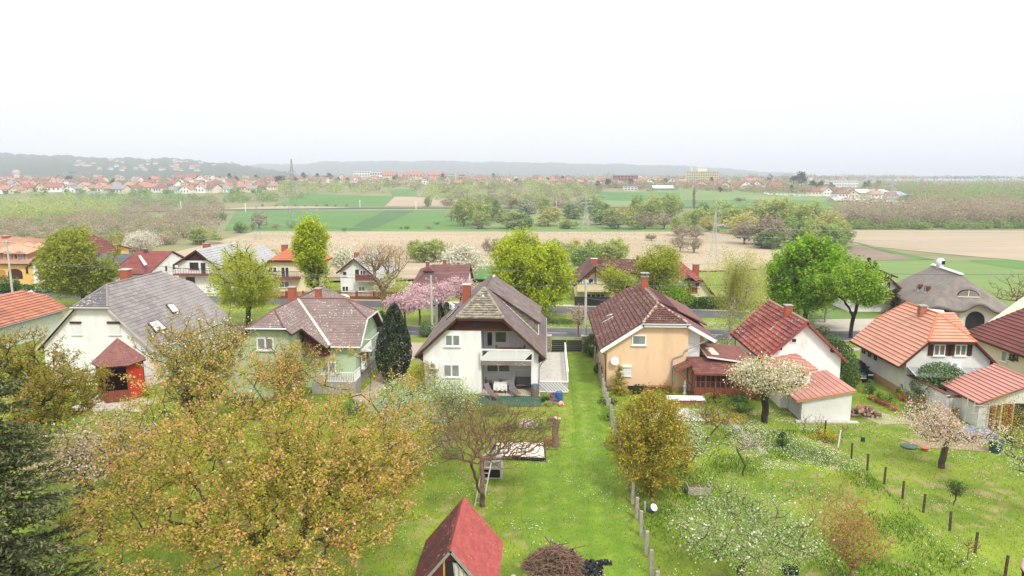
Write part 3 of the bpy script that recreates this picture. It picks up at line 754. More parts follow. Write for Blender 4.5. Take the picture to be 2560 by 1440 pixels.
field('pasture',[(1420,512),(2330,528),(2100,494),(1700,468)],M_PASTURE,40,.3)
field('pasture',[(1700,520),(2330,530),(2200,508),(1700,500)],M_CROP,40,.34)
field('pasture',[(150,508),(560,500),(430,487),(180,490)],M_PASTURE,30,.3)
field('crop_field',[(1150,705),(1440,705),(1440,669),(1180,669)],M_CROP,20,1.6)
# far road in the valley
def road_strip(name,pxs,w,m,off,cat=None):
    pts=[np.array(G(*p)) for p in pxs];V=[];
    P_=[]
    for i in range(len(pts)-1):
        for k in range(12):P_.append(pts[i]+(pts[i+1]-pts[i])*k/12)
    P_.append(pts[-1]);P_=np.array(P_);d=np.gradient(P_,axis=0);d[:,2]=0;d /= np.linalg.norm(d,axis=1)[:,None];n_=np.stack([-d[:,1],d[:,0],d[:,2]*0],1)
    L_=P_+n_*w/2;R_=P_-n_*w/2
    V=np.stack([R_,L_],1).reshape(-1,3);V[:,2]=hgt(V[:,0],V[:,1])+off
    i=np.arange(len(P_)-1)*2;F=np.stack([i,i+2,i+3,i+1],1)
    return npmesh(name,V,F,m,kind='structure')
road_strip('country_road',[(300,531),(500,526),(900,521),(1500,519),(1760,519),(2200,524),(2560,536)],9,M_ROAD,.6)
# the street in front of the houses
def sheet(name,pts,m,z=.004,kind='structure',label=None,cat=None):
    o=MB();o.poly([(p[0],p[1],z) for p in pts]);return o.build(name,m,None,kind=kind)
M_VERGE=mat('verge grass',(.19,.26,.035),(.11,.175,.022),scale=.5,detail=8,bump=.5,bscale=8)
M_APRON=mat('pale paving',(.50,.45,.38),(.42,.38,.32),scale=1.2)
M_DRIVE=mat('beige paving',(.42,.34,.27),(.35,.28,.22),scale=1.2)
def kerb(y,x0,x1,tilt=0.0,name='kerb'):
    b=MB();n=int((x1-x0)/8)
    for k in range(n):
        a=x0+(x1-x0)*k/n;c=x0+(x1-x0)*(k+1)/n-.02
        ya=y+(a-x0)*tilt;yb=y+(c-x0)*tilt
        b.bar((a,ya,.05),(c,yb,.05),.14,.12)
    return b.build(name,CONC,None,kind='structure')
sheet('road',[(-130,76.2),(130,76.2),(130,81.0),(-130,81.0)],M_ROAD,.012)
kerb(76.1,-130,130);kerb(81.1,-130,130)
M_MOWN=mat('mown lawn',(.18,.275,.02),(.10,.17,.012),scale=.9,detail=10,bump=.5,bscale=9,wave=(.21,'X',(.10,.18,.012),2.0,.55),spot=(.27,.24,.09),spot_scale=1.2,spot_amt=.60,soft=.2)
sheet('mown_lawn',[(.2,27),(4.75,27),(4.75,69),(2.2,69),(2.2,47),(-1.2,43),(-1.2,33)],M_MOWN,.006)
b=MB()
for k in range(-20,21):
    x=k*6.0;b.poly([(x,78.55,.016),(x+2.6,78.55,.016),(x+2.6,78.68,.016),(x,78.68,.016)])
b.build('road_marking',M_PAINT,None,kind='structure')
def yfar(x):return 91.0-.105*x if x < 20 else 88.9-.165*(x-20)
pts=[(-130,yfar(-130)),(20,yfar(20)),(60,yfar(60)),(60,yfar(60)+5.0),(20,yfar(20)+4.6),(-130,yfar(-130)+4.6)]
sheet('service_road',[pts[0],pts[1],pts[4],pts[5]],M_ROAD,.008)
sheet('service_road',[pts[1],(46,83.5),(46,89.3),pts[4]],M_ROAD,.020)
sheet('pavement',[(-130,yfar(-130)+5.0),(20,yfar(20)+4.9),(20,yfar(20)+6.2),(-130,yfar(-130)+6.2)],M_APRON,.01)
sheet('pavement',[(20,yfar(20)+4.9),(45,89.4),(45,91.6),(20,yfar(20)+6.6)],M_APRON,.024)
sheet('parking_apron',[(27,81.3),(72,81.3),(76,91.4),(45,90.6),(25,87)],M_APRON,.028)
sheet('footpath',[(-130,71.9),(60,71.9),(60,73.1),(-130,73.1)],M_PATH,.010)
# driveways and paths between the houses
sheet('driveway',[(-15.6,55),(-14.2,55),(-12.6,73),(-14.8,73)],M_DRIVE,.016)
sheet('driveway',[(-14.6,50.5),(-12.3,50.5),(-14.2,55),(-16.4,55)],M_DRIVE,.020)
def rectw(u0,v0,u1,v1,y):
    a=PYZ(u0,v0,y);b=PYZ(u1,v1,y);return ((a.x+b.x)/2,y,(a.z+b.z)/2),b.x-a.x,a.z-b.z
def RP(u,v,p0,p1,p2):
    p0,p1,p2=Vector(p0),Vector(p1),Vector(p2);n=(p1-p0).cross(p2-p0);o=Vector((0,0,CAMH));d=Vector(ray(u,v))
    return o+d*((p0-o).dot(n)/d.dot(n))
def PX(u,v,x):
    r=ray(u,v);t=x/r[0];return Vector((x,r[1]*t,CAMH+r[2]*t))
def body(parent,prof,y0,y1,m,name='wall'):
    return MB().prism([(x,y0,z) for x,z in prof],(0,y1-y0,0)).build(name,m,parent)
def skylight(parent,quad,m=SKYL,fr=BEAM):
    """quad: four corners on the roof plane"""
    q=[Vector(p) for p in quad];n=(q[1]-q[0]).cross(q[3]-q[0]).normalized()
    if n.z < 0:n=-n
    c=sum(q,Vector())/4;b=MB();b.prism([p+n*.02 for p in q],n*.12);o=b.build('skylight',fr,parent)
    MB().prism([c+(p-c)*.84+n*.143 for p in q],n*.012).build('pane',m,o);return o
def planks(parent,prof,y,m,w=.16,name='plank',d=.03):
    """vertical boards filling an x-z outline"""
    b=MB();x0=min(p[0] for p in prof);x1=max(p[0] for p in prof);x=x0
    while x < x1:
        q=clip(clip(prof,-1,0,-x),1,0,x+w-.012)
        if len(q) >= 3:b.prism([(p[0],y+random.uniform(0,.006),p[1]) for p in q],(0,d,0))
        x += w
    return b.build('boarding',m,parent,kind='stuff')
# ================================================================ E: white house in the middle
E_=thing('white_house',(-5.4,55.4,0),'white gabled house with brown grey roof and loggia balcony above a green terrace carpet','house')
xl,xr,xm,zl,zm,y0,y1=-10.85,.05,-5.4,3.3,8.45,54.9,71.2
Lp,Rp,hips=gable_polys(xl,xr,y0,y1,zl,zl,xm,zm,(6.6,4.4),(6.6,4.6))
slab(E_,[Lp,Rp]+hips,BEAM,.16)
tile_roof(E_,[Rp,Lp],.55,.42,R_CENT,limit=170,th=.035,gap=.02);tile_roof(E_,[hips[0]],.40,.36,R_MOSS,limit=120,th=.06,gap=.02)
tile_roof(E_,[hips[1]],.62,.42,R_CENT,limit=0)
sl=(zm-zl)/(xm-xl)
def rz(x):return zl+min(x-xl,xr-x)*sl
ridge_caps(E_,(xm,y0+4.4,zm+.03),(xm,y1-4.6,zm+.03),R_CENT,.13)
hx=(6.6-zl)/sl
for s_ in (-1,1):
    fx=xl+hx if s_ < 0 else xr-hx
    ridge_caps(E_,(fx,y0,6.63),(xm,y0+4.4,zm+.03),R_MOSS,.12)
T=.32
def pw(x):return rz(x)-T
body(E_,[(-10.25,0),(-.55,0),(-.55,pw(-.55)),(xm,zm-T-.1),(-10.25,pw(-10.25))],57.9,70.6,WHITE)
xc=xl+(5.45+T-zl)/sl
body(E_,[(-10.25,0),(-5.35,0),(-5.35,5.45),(xc,5.45),(-10.25,pw(-10.25))],55.4,57.897,WHITE)
body(E_,[(-1.15,0),(-.55,0),(-.55,pw(-.55)),(-1.15,pw(-1.15))],55.4,55.9,WHITE,'pillar')
MB().box(-.77,-.55,55.903,57.897,0,pw(-.55)).build('wall',WHITE,E_)
xr5=xr-(5.45+T-zl)/sl
prof=[(xc-.0,5.45),(xr5,5.45),(xr-hx-.15,6.52),(xl+hx+.15,6.52)]
planks(E_,prof,55.36,BEAM);body(E_,prof,55.4,57.0,BEAM,'gable_wall')
# eaves boarding and triangular soffits at the sides
MB().prism([(-10.8,55.3,3.28),(-10.25,55.3,3.75),(-10.25,55.3,2.75),(-10.8,55.3,3.0)],(0,15,0)).build('eaves_board',BEAM,E_)
MB().prism([(0.0,55.3,3.28),(-.55,55.3,3.75),(-.55,55.3,2.75),(0.0,55.3,3.0)],(0,15,0)).build('eaves_board',BEAM,E_)
bargeboard(E_,[(xl,zl-.02),(xl+hx,6.58),(xr-hx,6.58),(xr,zl-.02)],y0-.01,.2,.05,BEAM)
bargeboard(E_,[(xl-.02,zl+.08),(xl+hx,6.67),(xr-hx,6.67),(xr+.02,zl+.08)],y0-.07,.07,.03,R_MOSS,'verge_trim')
gutter(E_,(xl-.06,y0,zl-.05),(xl-.06,y1,zl-.05));gutter(E_,(xr+.06,y0,zl-.05),(xr+.06,y1,zl-.05))
pipeline(E_,[(xl-.06,55.0,zl-.08),(-10.6,55.2,3.0),(-10.18,55.3,2.6),(-10.15,55.32,.1)])
pipeline(E_,[(xr+.06,55.0,zl-.1),(-.3,55.2,2.75),(-.48,55.3,2.3),(-.48,55.32,.1)])
# floor slab of the balcony, fascia, railing
MB().box(-5.35,-1.15,55.1,57.897,2.62,2.95).build('balcony_floor',R_MAUVE,E_)
MB().box(-5.33,-1.15,54.96,55.08,2.60,2.96).build('fascia',R_MAUVE,E_)
rl=MB();rl.box(-5.36,-.95,54.98,55.07,3.86,3.98);rl.box(-5.36,-.95,54.98,55.07,2.99,3.07)
for x in (-5.3,-3.85,-2.4,-1.0):rl.box(x-.05,x+.05,54.96,55.09,3.07,3.86)
RL=rl.build('railing',PVC,E_)
me_=MB().obox((0,0,0),(.72,0,.69),(0,1,0),(-.69,0,.72),.54,.018,.058).mesh('slat');me_.materials.append(PVC)
x=-4.95
while x <-1.3:
    o=bpy.data.objects.new('slat',me_);COL.objects.link(o);o.parent=RL;o.location=Vector((x,55.03,3.465))-Vector(wloc(E_));x += .21
cc,w,h=rectw(1112,836,1151,866,55.4);window(E_,cc,w,h,2,pane=PANEC,fr=.1)
cc,w,h=rectw(1108,910,1150,943,55.4);window(E_,cc,w,h,2,pane=PANEC,fr=.1)
cc,w,h=rectw(1216,828,1233,866,57.9);window(E_,cc,w,h,1,pane=PANE,sill=False,name='balcony_door',fr=.09)
cc,w,h=rectw(1237,828,1267,857,57.9);window(E_,cc,w,h,1,pane=PANEG)
cc,w,h=rectw(1216,903,1276,931,57.9);window(E_,cc,w,h,2,pane=PANEG,fr=.1)
cc,w,h=rectw(1184,805,1208,818,55.34);window(E_,cc,w,h,1,pane=PANE,sill=False,frame=BEAM)
t=thing('balcony_bench',(-2.9,56.3,2.95),'reddish boat shaped bench on the upper loggia of the white house','bench')
b=MB();b.box(-4.0,-1.9,56.1,56.5,3.3,3.38);b.build('seat',REDWOOD,t)
for s_ in (-1,1):MB().prism([(-2.95+s_*1.05,56.1,3.15),(-2.95+s_*1.3,56.1,3.95),(-2.95+s_*1.15,56.1,3.95),(-2.95+s_*.85,56.1,3.3)],(0,.4,0)).build('armrest',REDWOOD,t)
MB().box(-3.95,-1.95,56.5,56.56,3.38,3.75).build('backrest',REDWOOD,t)
# dormer on the right slope
dl=[(-5.0,60.4),(-.65,60.4)]
MB().prism([(-5.0,60.4,rz(-5.0)-.1),(-.65,60.4,rz(-.65)-.05),(-.65,60.4,5.12),(-5.0,60.4,8.12)],(0,7.6,0)).build('dormer',R_CENT,E_)
ck=[(-5.0,60.38,rz(-5.0)+.03),(-.65,60.38,rz(-.65)+.05),(-.65,60.38,5.08),(-5.0,60.38,8.06)]
b=MB();
for k in range(11):# tile cladding of the dormer cheek, course by course
    z_=4.0+k*.38
    q=clip(clip([(p[0],p[2]) for p in ck],0,-1,-z_),0,1,z_+.37)
    if len(q) >= 3:b.prism([(p[0],60.38-.03,p[1]) for p in q],(0,.03,0))
b.build('cheek_tiles',R_MOSS,E_,kind='stuff')
DR=[(-5.15,60.2,8.25),(-.45,60.2,5.1),(-.45,68.2,5.1),(-5.15,68.2,8.25)]
slab(E_,[DR],BEAM,.12,'dormer_roof');tile_roof(E_,[DR],.62,.42,R_CENT,limit=120)
b=MB();b.bar((-5.05,60.33,rz(-5.05)+.06),(-.6,60.33,rz(-.6)+.06),.06);b.bar((-.6,60.33,rz(-.6)),(-.6,60.33,5.05),.07);b.build('flashing',PVC,E_)
pc=RP(1167,752,Lp[0],Lp[1],Lp[3]);chimney(E_,pc.x,pc.y,pc.z-.6,PYZ(1167,712,pc.y).z,.72,cap=CONCP)
pc=RP(1140,800,Lp[0],Lp[1],Lp[3])
for uu,vv in ((1118,800),(1128,788)):
    c0=RP(uu,vv,Lp[0],Lp[1],Lp[3]);skylight(E_,[c0+Vector((0,0,0)),c0+Vector((.7,0,.7*sl)),c0+Vector((.7,.9,.7*sl)),c0+Vector((0,.9,0))])
MB().tube((-11.1,68,0),(-11.1,68,5.6),.14).tube((-11.1,68,5.6),(-11.1,68,5.9),.17,.02).build('flue_pipe',ZINC,E_)
aircon(PYZ(1142,766,69)+Vector((-.3,0,0)),(-1,-.6,0),'white air conditioner on the left roof slope beside the brick chimney')
aircon(PYZ(1086,912,55.38),(0,-1,0),'white air conditioner low on the white house wall above the clipped hedge')
# side deck with white rail
DK=MB().box(-.5,1.95,55.9,66.0,0,.92).build('side_deck',CONCP,E_)
b=MB();b.box(-.5,1.98,55.8,55.88,.95,1.05);b.box(-.5,1.98,55.8,55.88,.08,.16);b.box(1.9,2.0,55.8,66,1.85,1.95);b.box(1.9,2.0,55.89,66,1.0,1.06)
for k in range(26):b.box(1.92,1.98,55.9+k*.4,55.96+k*.4,1.06,1.85)
DR_=b.build('deck_railing',PVC,E_)
for k in range(8):
    q=MB().obox((-.15+k*.26,55.84,.55),(.72,0,-.69),(0,1,0),(.69,0,.72),.52,.015,.045);q.build('slat',PVC,DR_)
sheet('terrace_floor',[(-5.33,54.75),(-.4,54.75),(-.4,57.85),(-5.33,57.85)],mat('terrace tile',(.52,.42,.33),(.46,.37,.29),scale=1.5),.06)
sheet('terrace_carpet',[(-5.6,52.2),(-.25,52.2),(-.25,54.74),(-5.6,54.74)],mat('green carpet',(.035,.125,.085),(.025,.10,.07),scale=1.5),.05)
# ================================================================ F: peach house
F_=thing('peach_house',(9,57,0),'peach house with brown lichen speckled roof and timber veranda, right of the lawn strip','house')
xl,xr,xm,zl,zr,zm,y0,y1=4.65,14.35,9.9,3.6,4.6,7.1,56.6,73.0
Lp,Rp,hips=gable_polys(xl,xr,y0,y1,zl,zr,xm,zm,(5.95,2.9),(5.95,2.0))
slab(F_,[Lp,Rp]+hips,PVC,.2);tile_roof(F_,[Lp],.55,.40,R_BROWN,limit=200,th=.075,stag=False,gap=.02);tile_roof(F_,[hips[0]],.42,.34,R_BROWN,limit=60,th=.05)
tile_roof(F_,[Rp],.9,.34,R_MARSH,limit=60);tile_roof(F_,[hips[1]],.5,.4,R_BROWN,limit=0)
sL=(zm-zl)/(xm-xl);sR=(zm-zr)/(xr-xm)
fl=xl+(5.95-zl)/sL;fr_=xr-(5.95-zr)/sR
CAPM=mat('lichen ridge',(.42,.34,.26),(.16,.07,.055),scale=4,lo=.45,hi=.55)
ridge_caps(F_,(xm,y0+2.9,zm+.03),(xm,y1-2,zm+.03),CAPM,.14);ridge_caps(F_,(fl,y0,6.0),(xm,y0+2.9,zm+.03),CAPM,.13);ridge_caps(F_,(fr_,y0,6.0),(xm,y0+2.9,zm+.03),CAPM,.13)
def fz(x):return min(zl+(x-xl)*sL,zr+(xr-x)*sR)-.3
body(F_,[(5.3,0),(12.1,0),(12.1,fz(12.1)),(fr_,5.68),(fl,5.68),(5.3,fz(5.3))],57.0,72.6,PEACH)
body(F_,[(12.103,2.9),(13.2,2.9),(13.2,fz(13.2)),(12.103,fz(12.103))],57.5,72.5,PVC,'boarded_wall')
b=MB()
for k in range(10):
    z_=2.92+k*.23
    q=clip([(12.13,z_),(13.17,z_),(13.17,z_+.215),(12.13,z_+.215)],sR,1,fz(12.103)+sR*12.103-.03)
    if len(q) >= 3:b.prism([(p[0],57.46,p[1]) for p in q],(0,.03,0))
b.build('boarding',PVC,F_,kind='stuff')
body(F_,[(13.203,0),(14.0,0),(14.0,fz(14.0)),(13.203,fz(13.203))],59.5,72.5,PEACH)
MB().box(5.26,12.14,56.95,56.997,0,.38).build('plinth',PEACHD,F_)
bargeboard(F_,[(xl,zl-.04),(fl,5.9),(fr_,5.9),(xr,zr-.04)],y0-.01,.26,.05,PVC)
gutter(F_,(fl-.1,y0-.12,5.9),(fr_+.2,y0-.12,5.9),.07);gutter(F_,(xl-.06,y0,zl-.06),(xl-.06,y1,zl-.06),.07,m=BEAM);gutter(F_,(xr+.06,y0,zr-.06),(xr+.06,y1,zr-.06),.07)
def pp(u,v,y=56.85):return tuple(PYZ(u,v,y))
pipeline(F_,[pp(1792,838,56.6),pp(1775,848),pp(1713,876),pp(1709,886),pp(1684,895),pp(1681,903),pp(1681,968)],.05)
pipeline(F_,[pp(1497,877,56.8),pp(1513,887),pp(1515,971)],.05,BEAM)
cc,w,h=rectw(1580,837,1615,863,57.0);window(F_,cc,w,h,1,pane=PANEC,fr=.1)
cc,w,h=rectw(1549,917,1577,940,57.0);shutterbox(F_,cc,w,h,box=PVC)
cc,w,h=rectw(1570,964,1606,977,56.94);window(F_,cc,w,h,2,pane=PANE,frame=BEAM,sill=False)
pc=RP(1611,722,Lp[0],Lp[1],Lp[-1]);chimney(F_,pc.x,pc.y,pc.z-.4,PYZ(1611,692,pc.y).z,.62,cap=CONC)
MB().box(pc.x-.42,pc.x+.42,pc.y-.42,pc.y+.42,PYZ(1611,692,pc.y).z+.35,PYZ(1611,692,pc.y).z+.42).build('chimney_hood',ZINC,F_)
for (a_,b_) in (((1507,809),(1529,797)),((1516,794),(1528,790))):
    p,q=RP(*a_,Lp[0],Lp[1],Lp[-1]),RP(*b_,Lp[0],Lp[1],Lp[-1]);dz_=Vector((.22,0,.22*sL));skylight(F_,[p,q,q+dz_,p+dz_],fr=PVC)
# shed dormer band on the right slope (dark gap of glazing under a flatter roof)
MB().prism([(10.2,60.2,7.05),(11.7,60.2,6.15),(11.7,60.2,6.55),(10.2,60.2,7.12)],(0,8.5,0)).build('dormer',BEAM,F_)
DR=[(10.0,60.9,7.2),(14.5,60.9,4.95),(14.5,70,4.95),(10.0,70,7.2)];slab(F_,[DR],BEAM,.1,'dormer_roof');tile_roof(F_,[DR],.9,.4,R_MARSH,limit=0)
# satellite dish
sdh=thing('satellite_dish',PYZ(1537,902,56.95),'white satellite dish with cut corners on the peach wall above the roller shutter','satellite dish')
c=PYZ(1537,902,56.7);b=MB();b.prism([c+Vector((.36*math.cos(a) ,-.05+.08*math.sin(a),.36*math.sin(a))) for a in [math.pi/8+k*math.pi/4 for k in range(8)]],(0,.05,.0));b.build('dish',PVC,sdh)
MB().bar(c,c+Vector((0,.28,-.2)),.05).build('bracket',ZINC,sdh)
# veranda
PL=[(12.2,54.5,2.25),(17.4,54.5,2.25),(17.4,57.0,3.0),(12.0,57.0,3.0)]
slab(F_,[PL],REDWOOD,.12,'veranda_roof');tile_roof(F_,[PL],.5,.3,R_SHINGB,limit=120,th=.02)
PB=[(13.5,56.0,3.35),(13.3,58.9,3.75),(17.3,60.5,3.15),(18.0,56.0,2.75)]
slab(F_,[PB],PVC,.14,'veranda_roof');
b=MB();b.prism([Vector(p)+Vector((0,0,.004)) for p in PB],(0,0,.03));b.build('roof_covering',R_SHINGB,F_)
q=[RP(1762,872,*PB[:3]),RP(1780,873,*PB[:3]),RP(1797,890,*PB[:3]),RP(1779,888,*PB[:3])];skylight(F_,q,mat('pale skylight',(.75,.68,.45),(.7,.62,.4),rough=.3),PVC)
MB().box(13.5,17.7,56.1,59,2.3,2.7).build('veranda_wall',REDWOOD,F_);MB().box(12.2,17.7,56.9,59.4,0,2.3).build('veranda_wall',PEACH,F_)
b=MB();b.box(12.35,17.3,54.95,55.1,2.0,2.15);b.box(12.35,17.3,54.93,55.12,.12,.24)
for k in range(7):x=12.4+k*.81;b.box(x-.07,x+.07,54.93,55.12,.24,2.0)
VF=b.build('veranda_frame',REDWOOD,F_)
for k in range(6):
    x=12.4+k*.81
    d=MB().box(x+.09,x+.72,54.98,55.05,.25,.85).build('door_panel',REDWOOD,VF)
    d=MB();d.box(x+.09,x+.72,54.99,55.05,.86,.94);d.box(x+.37,x+.44,54.99,55.05,.94,1.99);d.box(x+.09,x+.72,54.985,55.055,1.4,1.46);d.build('glazing_bar',REDWOOD,VF)
    MB().box(x+.09,x+.72,55.02,55.035,.94,1.99).build('pane',PANE,VF)
CN=[(10.9,55.6,2.15),(12.15,54.6,2.9),(12.15,56.9,2.9),(10.9,56.9,2.15)];CN=[(10.9,55.3,2.2),(12.15,55.3,2.8),(12.15,56.9,2.8),(10.9,56.9,2.2)]
slab(F_,[CN],REDWOOD,.08,'canopy');tile_roof(F_,[CN],.4,.3,R_SHINGB,limit=30,th=.02)
b=MB();b.bar((12.15,55.4,1.0),(11.1,55.4,2.15),.09);b.bar((12.2,55.4,0),(12.2,55.4,2.7),.12);b.build('bracket',REDWOOD,F_)
# ================================================================ G: white house, red roof, and annex
G_=thing('white_house',(21.1,55.3,0),'plain white house with mottled red tile roof and tiny gable window, behind the blossoming cherry','house')
xl,xr,xm,zl,zm,y0,y1=17.75,24.5,21.1,3.3,6.55,54.9,64.8
Lp,Rp,hips=gable_polys(xl,xr,y0,y1,zl,zl,xm,zm)
slab(G_,[Lp,Rp],R_DKRED,.16);tile_roof(G_,[Lp],.50,.385,R_RED,limit=230,th=.075,stag=False,gap=.018);tile_roof(G_,[Rp],.5,.38,R_RED,limit=20,th=.05)
ridge_caps(G_,(xm,y0,zm+.03),(xm,y1,zm+.03),mat('old ridge tile',(.42,.28,.20),(.30,.12,.08),scale=3),.13)
sl=(zm-zl)/(xm-xl)
body(G_,[(18.2,0),(24.1,0),(24.1,zl+(xr-24.1)*.95-.2),(21.1,zm-.25),(18.2,zl+.45*sl-.2)],55.3,64.4,STAIN)
bargeboard(G_,[(xl,zl),(xm,zm),(xr,zl)],y0-.01,.16,.04,R_DKRED)
gutter(G_,(xl-.05,y0,zl-.05),(xl-.05,y1,zl-.05),.06,m=BEAM);pipeline(G_,[(xl-.03,64.7,zl-.1),(18.12,64.5,2.8),(18.12,64.5,0)],.04,BEAM)
cc,w,h=rectw(1978,845,1991,857,55.3);window(G_,cc,w,h,1,pane=PANE,fr=.05,sill=False)
for x in (19.1,23.3):MB().box(x-.12,x+.12,54.95,55.29,rz(0)*0+zl+min(x-xl,xr-x)*sl-.42,zl+min(x-xl,xr-x)*sl-.2).build('purlin_end',BEAM,G_)
pc=RP(1966,792,Lp[0],Lp[1],Lp[-1]);chimney(G_,pc.x+.1,pc.y,pc.z-.3,PYZ(1966,764,pc.y).z,.55)
p=RP(1925,829,Lp[0],Lp[1],Lp[-1]);q=RP(1935,820,Lp[0],Lp[1],Lp[-1]);MB().tube(p+Vector((0,0,.1)),q+Vector((0,0,.12)),.09).build('roof_vent',ZINC,G_)
X_=thing('garage_annex',(21,50,0),'low white outbuilding with salmon sheet roof and grey doors in front of the white house','outbuilding')
A1=[(18.7,49.75,1.62),(23.0,49.75,2.5),(23.0,55.25,2.5),(18.7,55.25,1.62)]
slab(X_,[A1],ORWOOD,.12);tile_roof(X_,[A1],5.2,.40,R_SALMON,limit=60,th=.028,stag=False)
p1,p2=Vector((17.5,55.28,3.25)),Vector((20.5,55.28,3.87));p3=PYZ(2045,923,52.6);p4=p1+p3-p2
slab(X_,[[p1,p2,p3,p4]],ORWOOD,.1);tile_roof(X_,[[p1,p2,p3,p4]],3.6,.4,R_SALMON,limit=40,th=.028,stag=False)
MB().prism([(19.2,50.0,0),(22.8,50.0,0),(22.8,50.0,2.32),(19.2,50.0,1.6)],(0,5.25,0)).build('wall',WHITE2,X_)
MB().prism([(18.6,52.9,0),(20.8,52.9,0),(20.8,52.9,3.1),(18.6,52.9,2.6)],(0,2.35,0)).build('wall',WHITE2,X_)
MB().box(18.75,23.3,49.55,49.99,0,.1).build('footing',CONCP,X_)
for k in range(2):
    d=MB().box(19.14,19.197,50.3+k*2.2,52.2+k*2.2,.05,1.45).build('garage_door',mat('grey door',(.45,.47,.48)),X_)
    for j in range(5):MB().box(19.115,19.137,50.34+k*2.2,52.16+k*2.2,.1+j*.27,.34+j*.27).build('panel',MATS['grey door'],d)
# ================================================================ H: orange roof house with walled yard and shed
H_=thing('orange_roof_house',(33.2,56.6,0),'ivory house with bright orange tile roof and brown shuttered gable windows','house')
xl,xr,xm,zl,zm,y0,y1=29.15,37.35,33.25,2.62,6.65,56.1,65.2
Lp,Rp,hips=gable_polys(xl,xr,y0,y1,zl,zl,xm,zm,(4.75,2.4),(4.75,1.6))
slab(H_,[Lp,Rp]+hips,BEAM,.14);tile_roof(H_,[Lp],2.6,.36,R_ORANGE,limit=80,th=.055,stag=False,gap=.004);tile_roof(H_,[hips[0]],1.3,.36,R_ORANGE,limit=40,th=.055,stag=False,gap=.004);tile_roof(H_,[Rp,hips[1]],2.6,.36,R_ORANGE,limit=10,th=.045)
sl=(zm-zl)/(xm-xl);f1,f2=xl+(4.75-zl)/sl,xr-(4.75-zl)/sl
ORC=mat('orange ridge',(.58,.18,.07),(.50,.15,.06),rough=.5)
for a_,b_ in (((xm,y0+2.4,zm+.03),(xm,y1-1.6,zm+.03)),((f1,y0,4.8),(xm,y0+2.4,zm+.03)),((f2,y0,4.8),(xm,y0+2.4,zm+.03)),((f1,y1,4.8),(xm,y1-1.6,zm+.03))):ridge_caps(H_,a_,b_,ORC,.1)
body(H_,[(30.0,0),(36.7,0),(36.7,3.1),(f2,4.55),(f1,4.55),(30.0,3.2)],56.6,64.8,WHITE2)
MB().box(29.95,29.997,56.6,64.8,0,.5).build('plinth',PEACHD,H_)
gutter(H_,(xl-.05,y0,zl-.05),(xl-.05,y1,zl-.05),.06,m=BEAM);bargeboard(H_,[(xl,zl),(f1,4.72),(f2,4.72),(xr,zl)],y0-.01,.15,.04,BEAM)
for u in (2335,2388):
    cc,w,h=rectw(u,861,u+26,889,56.6);window(H_,cc,w,h,2,pane=PANEG,fr=.07)
    for s_ in (-1,1):
        xx=cc[0]+s_*(w/2+.24);sh=MB().box(xx-.2,xx+.2,56.53,56.59,cc[2]-h/2,cc[2]+h/2).build('shutter',BEAM,H_)
for k,(u,v) in enumerate(((2160,877),(2175,886),(2189,894))):
    p=PX(u,v,30.0);window(H_,(30.0,p.y,p.z),.5,.45,1,face=(-1,0,0),pane=PANE,frame=BEAM,fr=.05,sill=False)
pc=RP(2304,788,Lp[0],Lp[1],Lp[-1]);chimney(H_,pc.x,pc.y,pc.z-.3,PYZ(2304,765,pc.y).z,.52,m=mat('chimney brick weathered',(.45,.16,.08),(.30,.14,.10),scale=3),cap=CONC)
b=MB();b.prism([(30.05,55.0,2.05),(37.0,55.0,2.05),(37.0,56.57,2.45),(30.05,56.57,2.45)],(0,0,.04));CNP=b.build('canopy',mat('grey sheet',(.33,.34,.33),(.26,.27,.26),rough=.4),H_)
for k in range(9):MB().bar((30.1+k*.86,55.0,2.11),(30.1+k*.86,56.55,2.51),.04).build('batten',PVC,CNP)
for x in (30.4,33.5,36.6):MB().box(x-.05,x+.05,55.05,55.15,0,2.04).build('post',BEAM,H_)
MB().box(33.2,34.1,56.52,56.59,0,2.0).build('door',BEAM,H_)
aircon(PYZ(2384,911,56.58),(0,-1,0),'white air conditioner on the ivory gable below the shuttered windows')
# side wing behind
W_=[(35.5,66.8,3.0),(41.2,66.8,3.0),(41.2,69.8,4.6),(35.5,69.8,4.6)]
slab(H_,[W_],BEAM,.12,'wing_roof');tile_roof(H_,[W_],2,.37,R_ORANGE,limit=40,th=.055,stag=False);MB().box(35.8,40.9,67.2,71,0,2.8).build('wing_wall',WHITE2,H_)
# yard wall
YW=thing('yard_wall',(30.3,55,0),'stained whitewashed yard wall with tile coping beside the plant pots','wall')
b=MB();b.prism([(30.1,58.0,0),(30.45,51.4,0),(30.7,51.4,0),(30.35,58.0,0)],(0,0,1.75));b.build('wall',OLDWALL,YW)
b=MB();b.box(30.703,31.6,51.35,51.6,0,1.6);b.build('wall',OLDWALL,YW)
b=MB()
for k in range(16):
    y=58-k*.41;x=30.1+(58-y)*.053;b.box(x-.06,x+.31,y-.4,y-.01,1.753,1.82)
b.box(30.5,31.6,51.3,51.65,1.603,1.67);b.build('coping_tiles',R_MAROON,YW,kind='stuff')
S_=thing('garden_shed',(33,49.5,0),'white garden shed with salmon tile roof and red door at the right edge','shed')
SL=[(31.15,48.75,1.95),(35.1,48.75,3.6),(35.1,53.6,3.6),(31.15,53.6,1.95)];SR=[(35.1,48.75,3.6),(39.0,48.75,1.95),(39.0,53.6,1.95),(35.1,53.6,3.6)]
slab(S_,[SL,SR],R_DKRED,.1);tile_roof(S_,[SL],2.45,.36,R_SALMON,limit=60,th=.05,stag=False,gap=.004);tile_roof(S_,[SR],2.45,.36,R_SALMON,limit=5,th=.04)
ridge_caps(S_,(35.1,48.75,3.63),(35.1,53.6,3.63),R_SALMON,.1)
body(S_,[(31.5,0),(38.7,0),(38.7,1.9),(35.1,3.4),(31.5,1.95)],49.2,53.3,WHITE2)
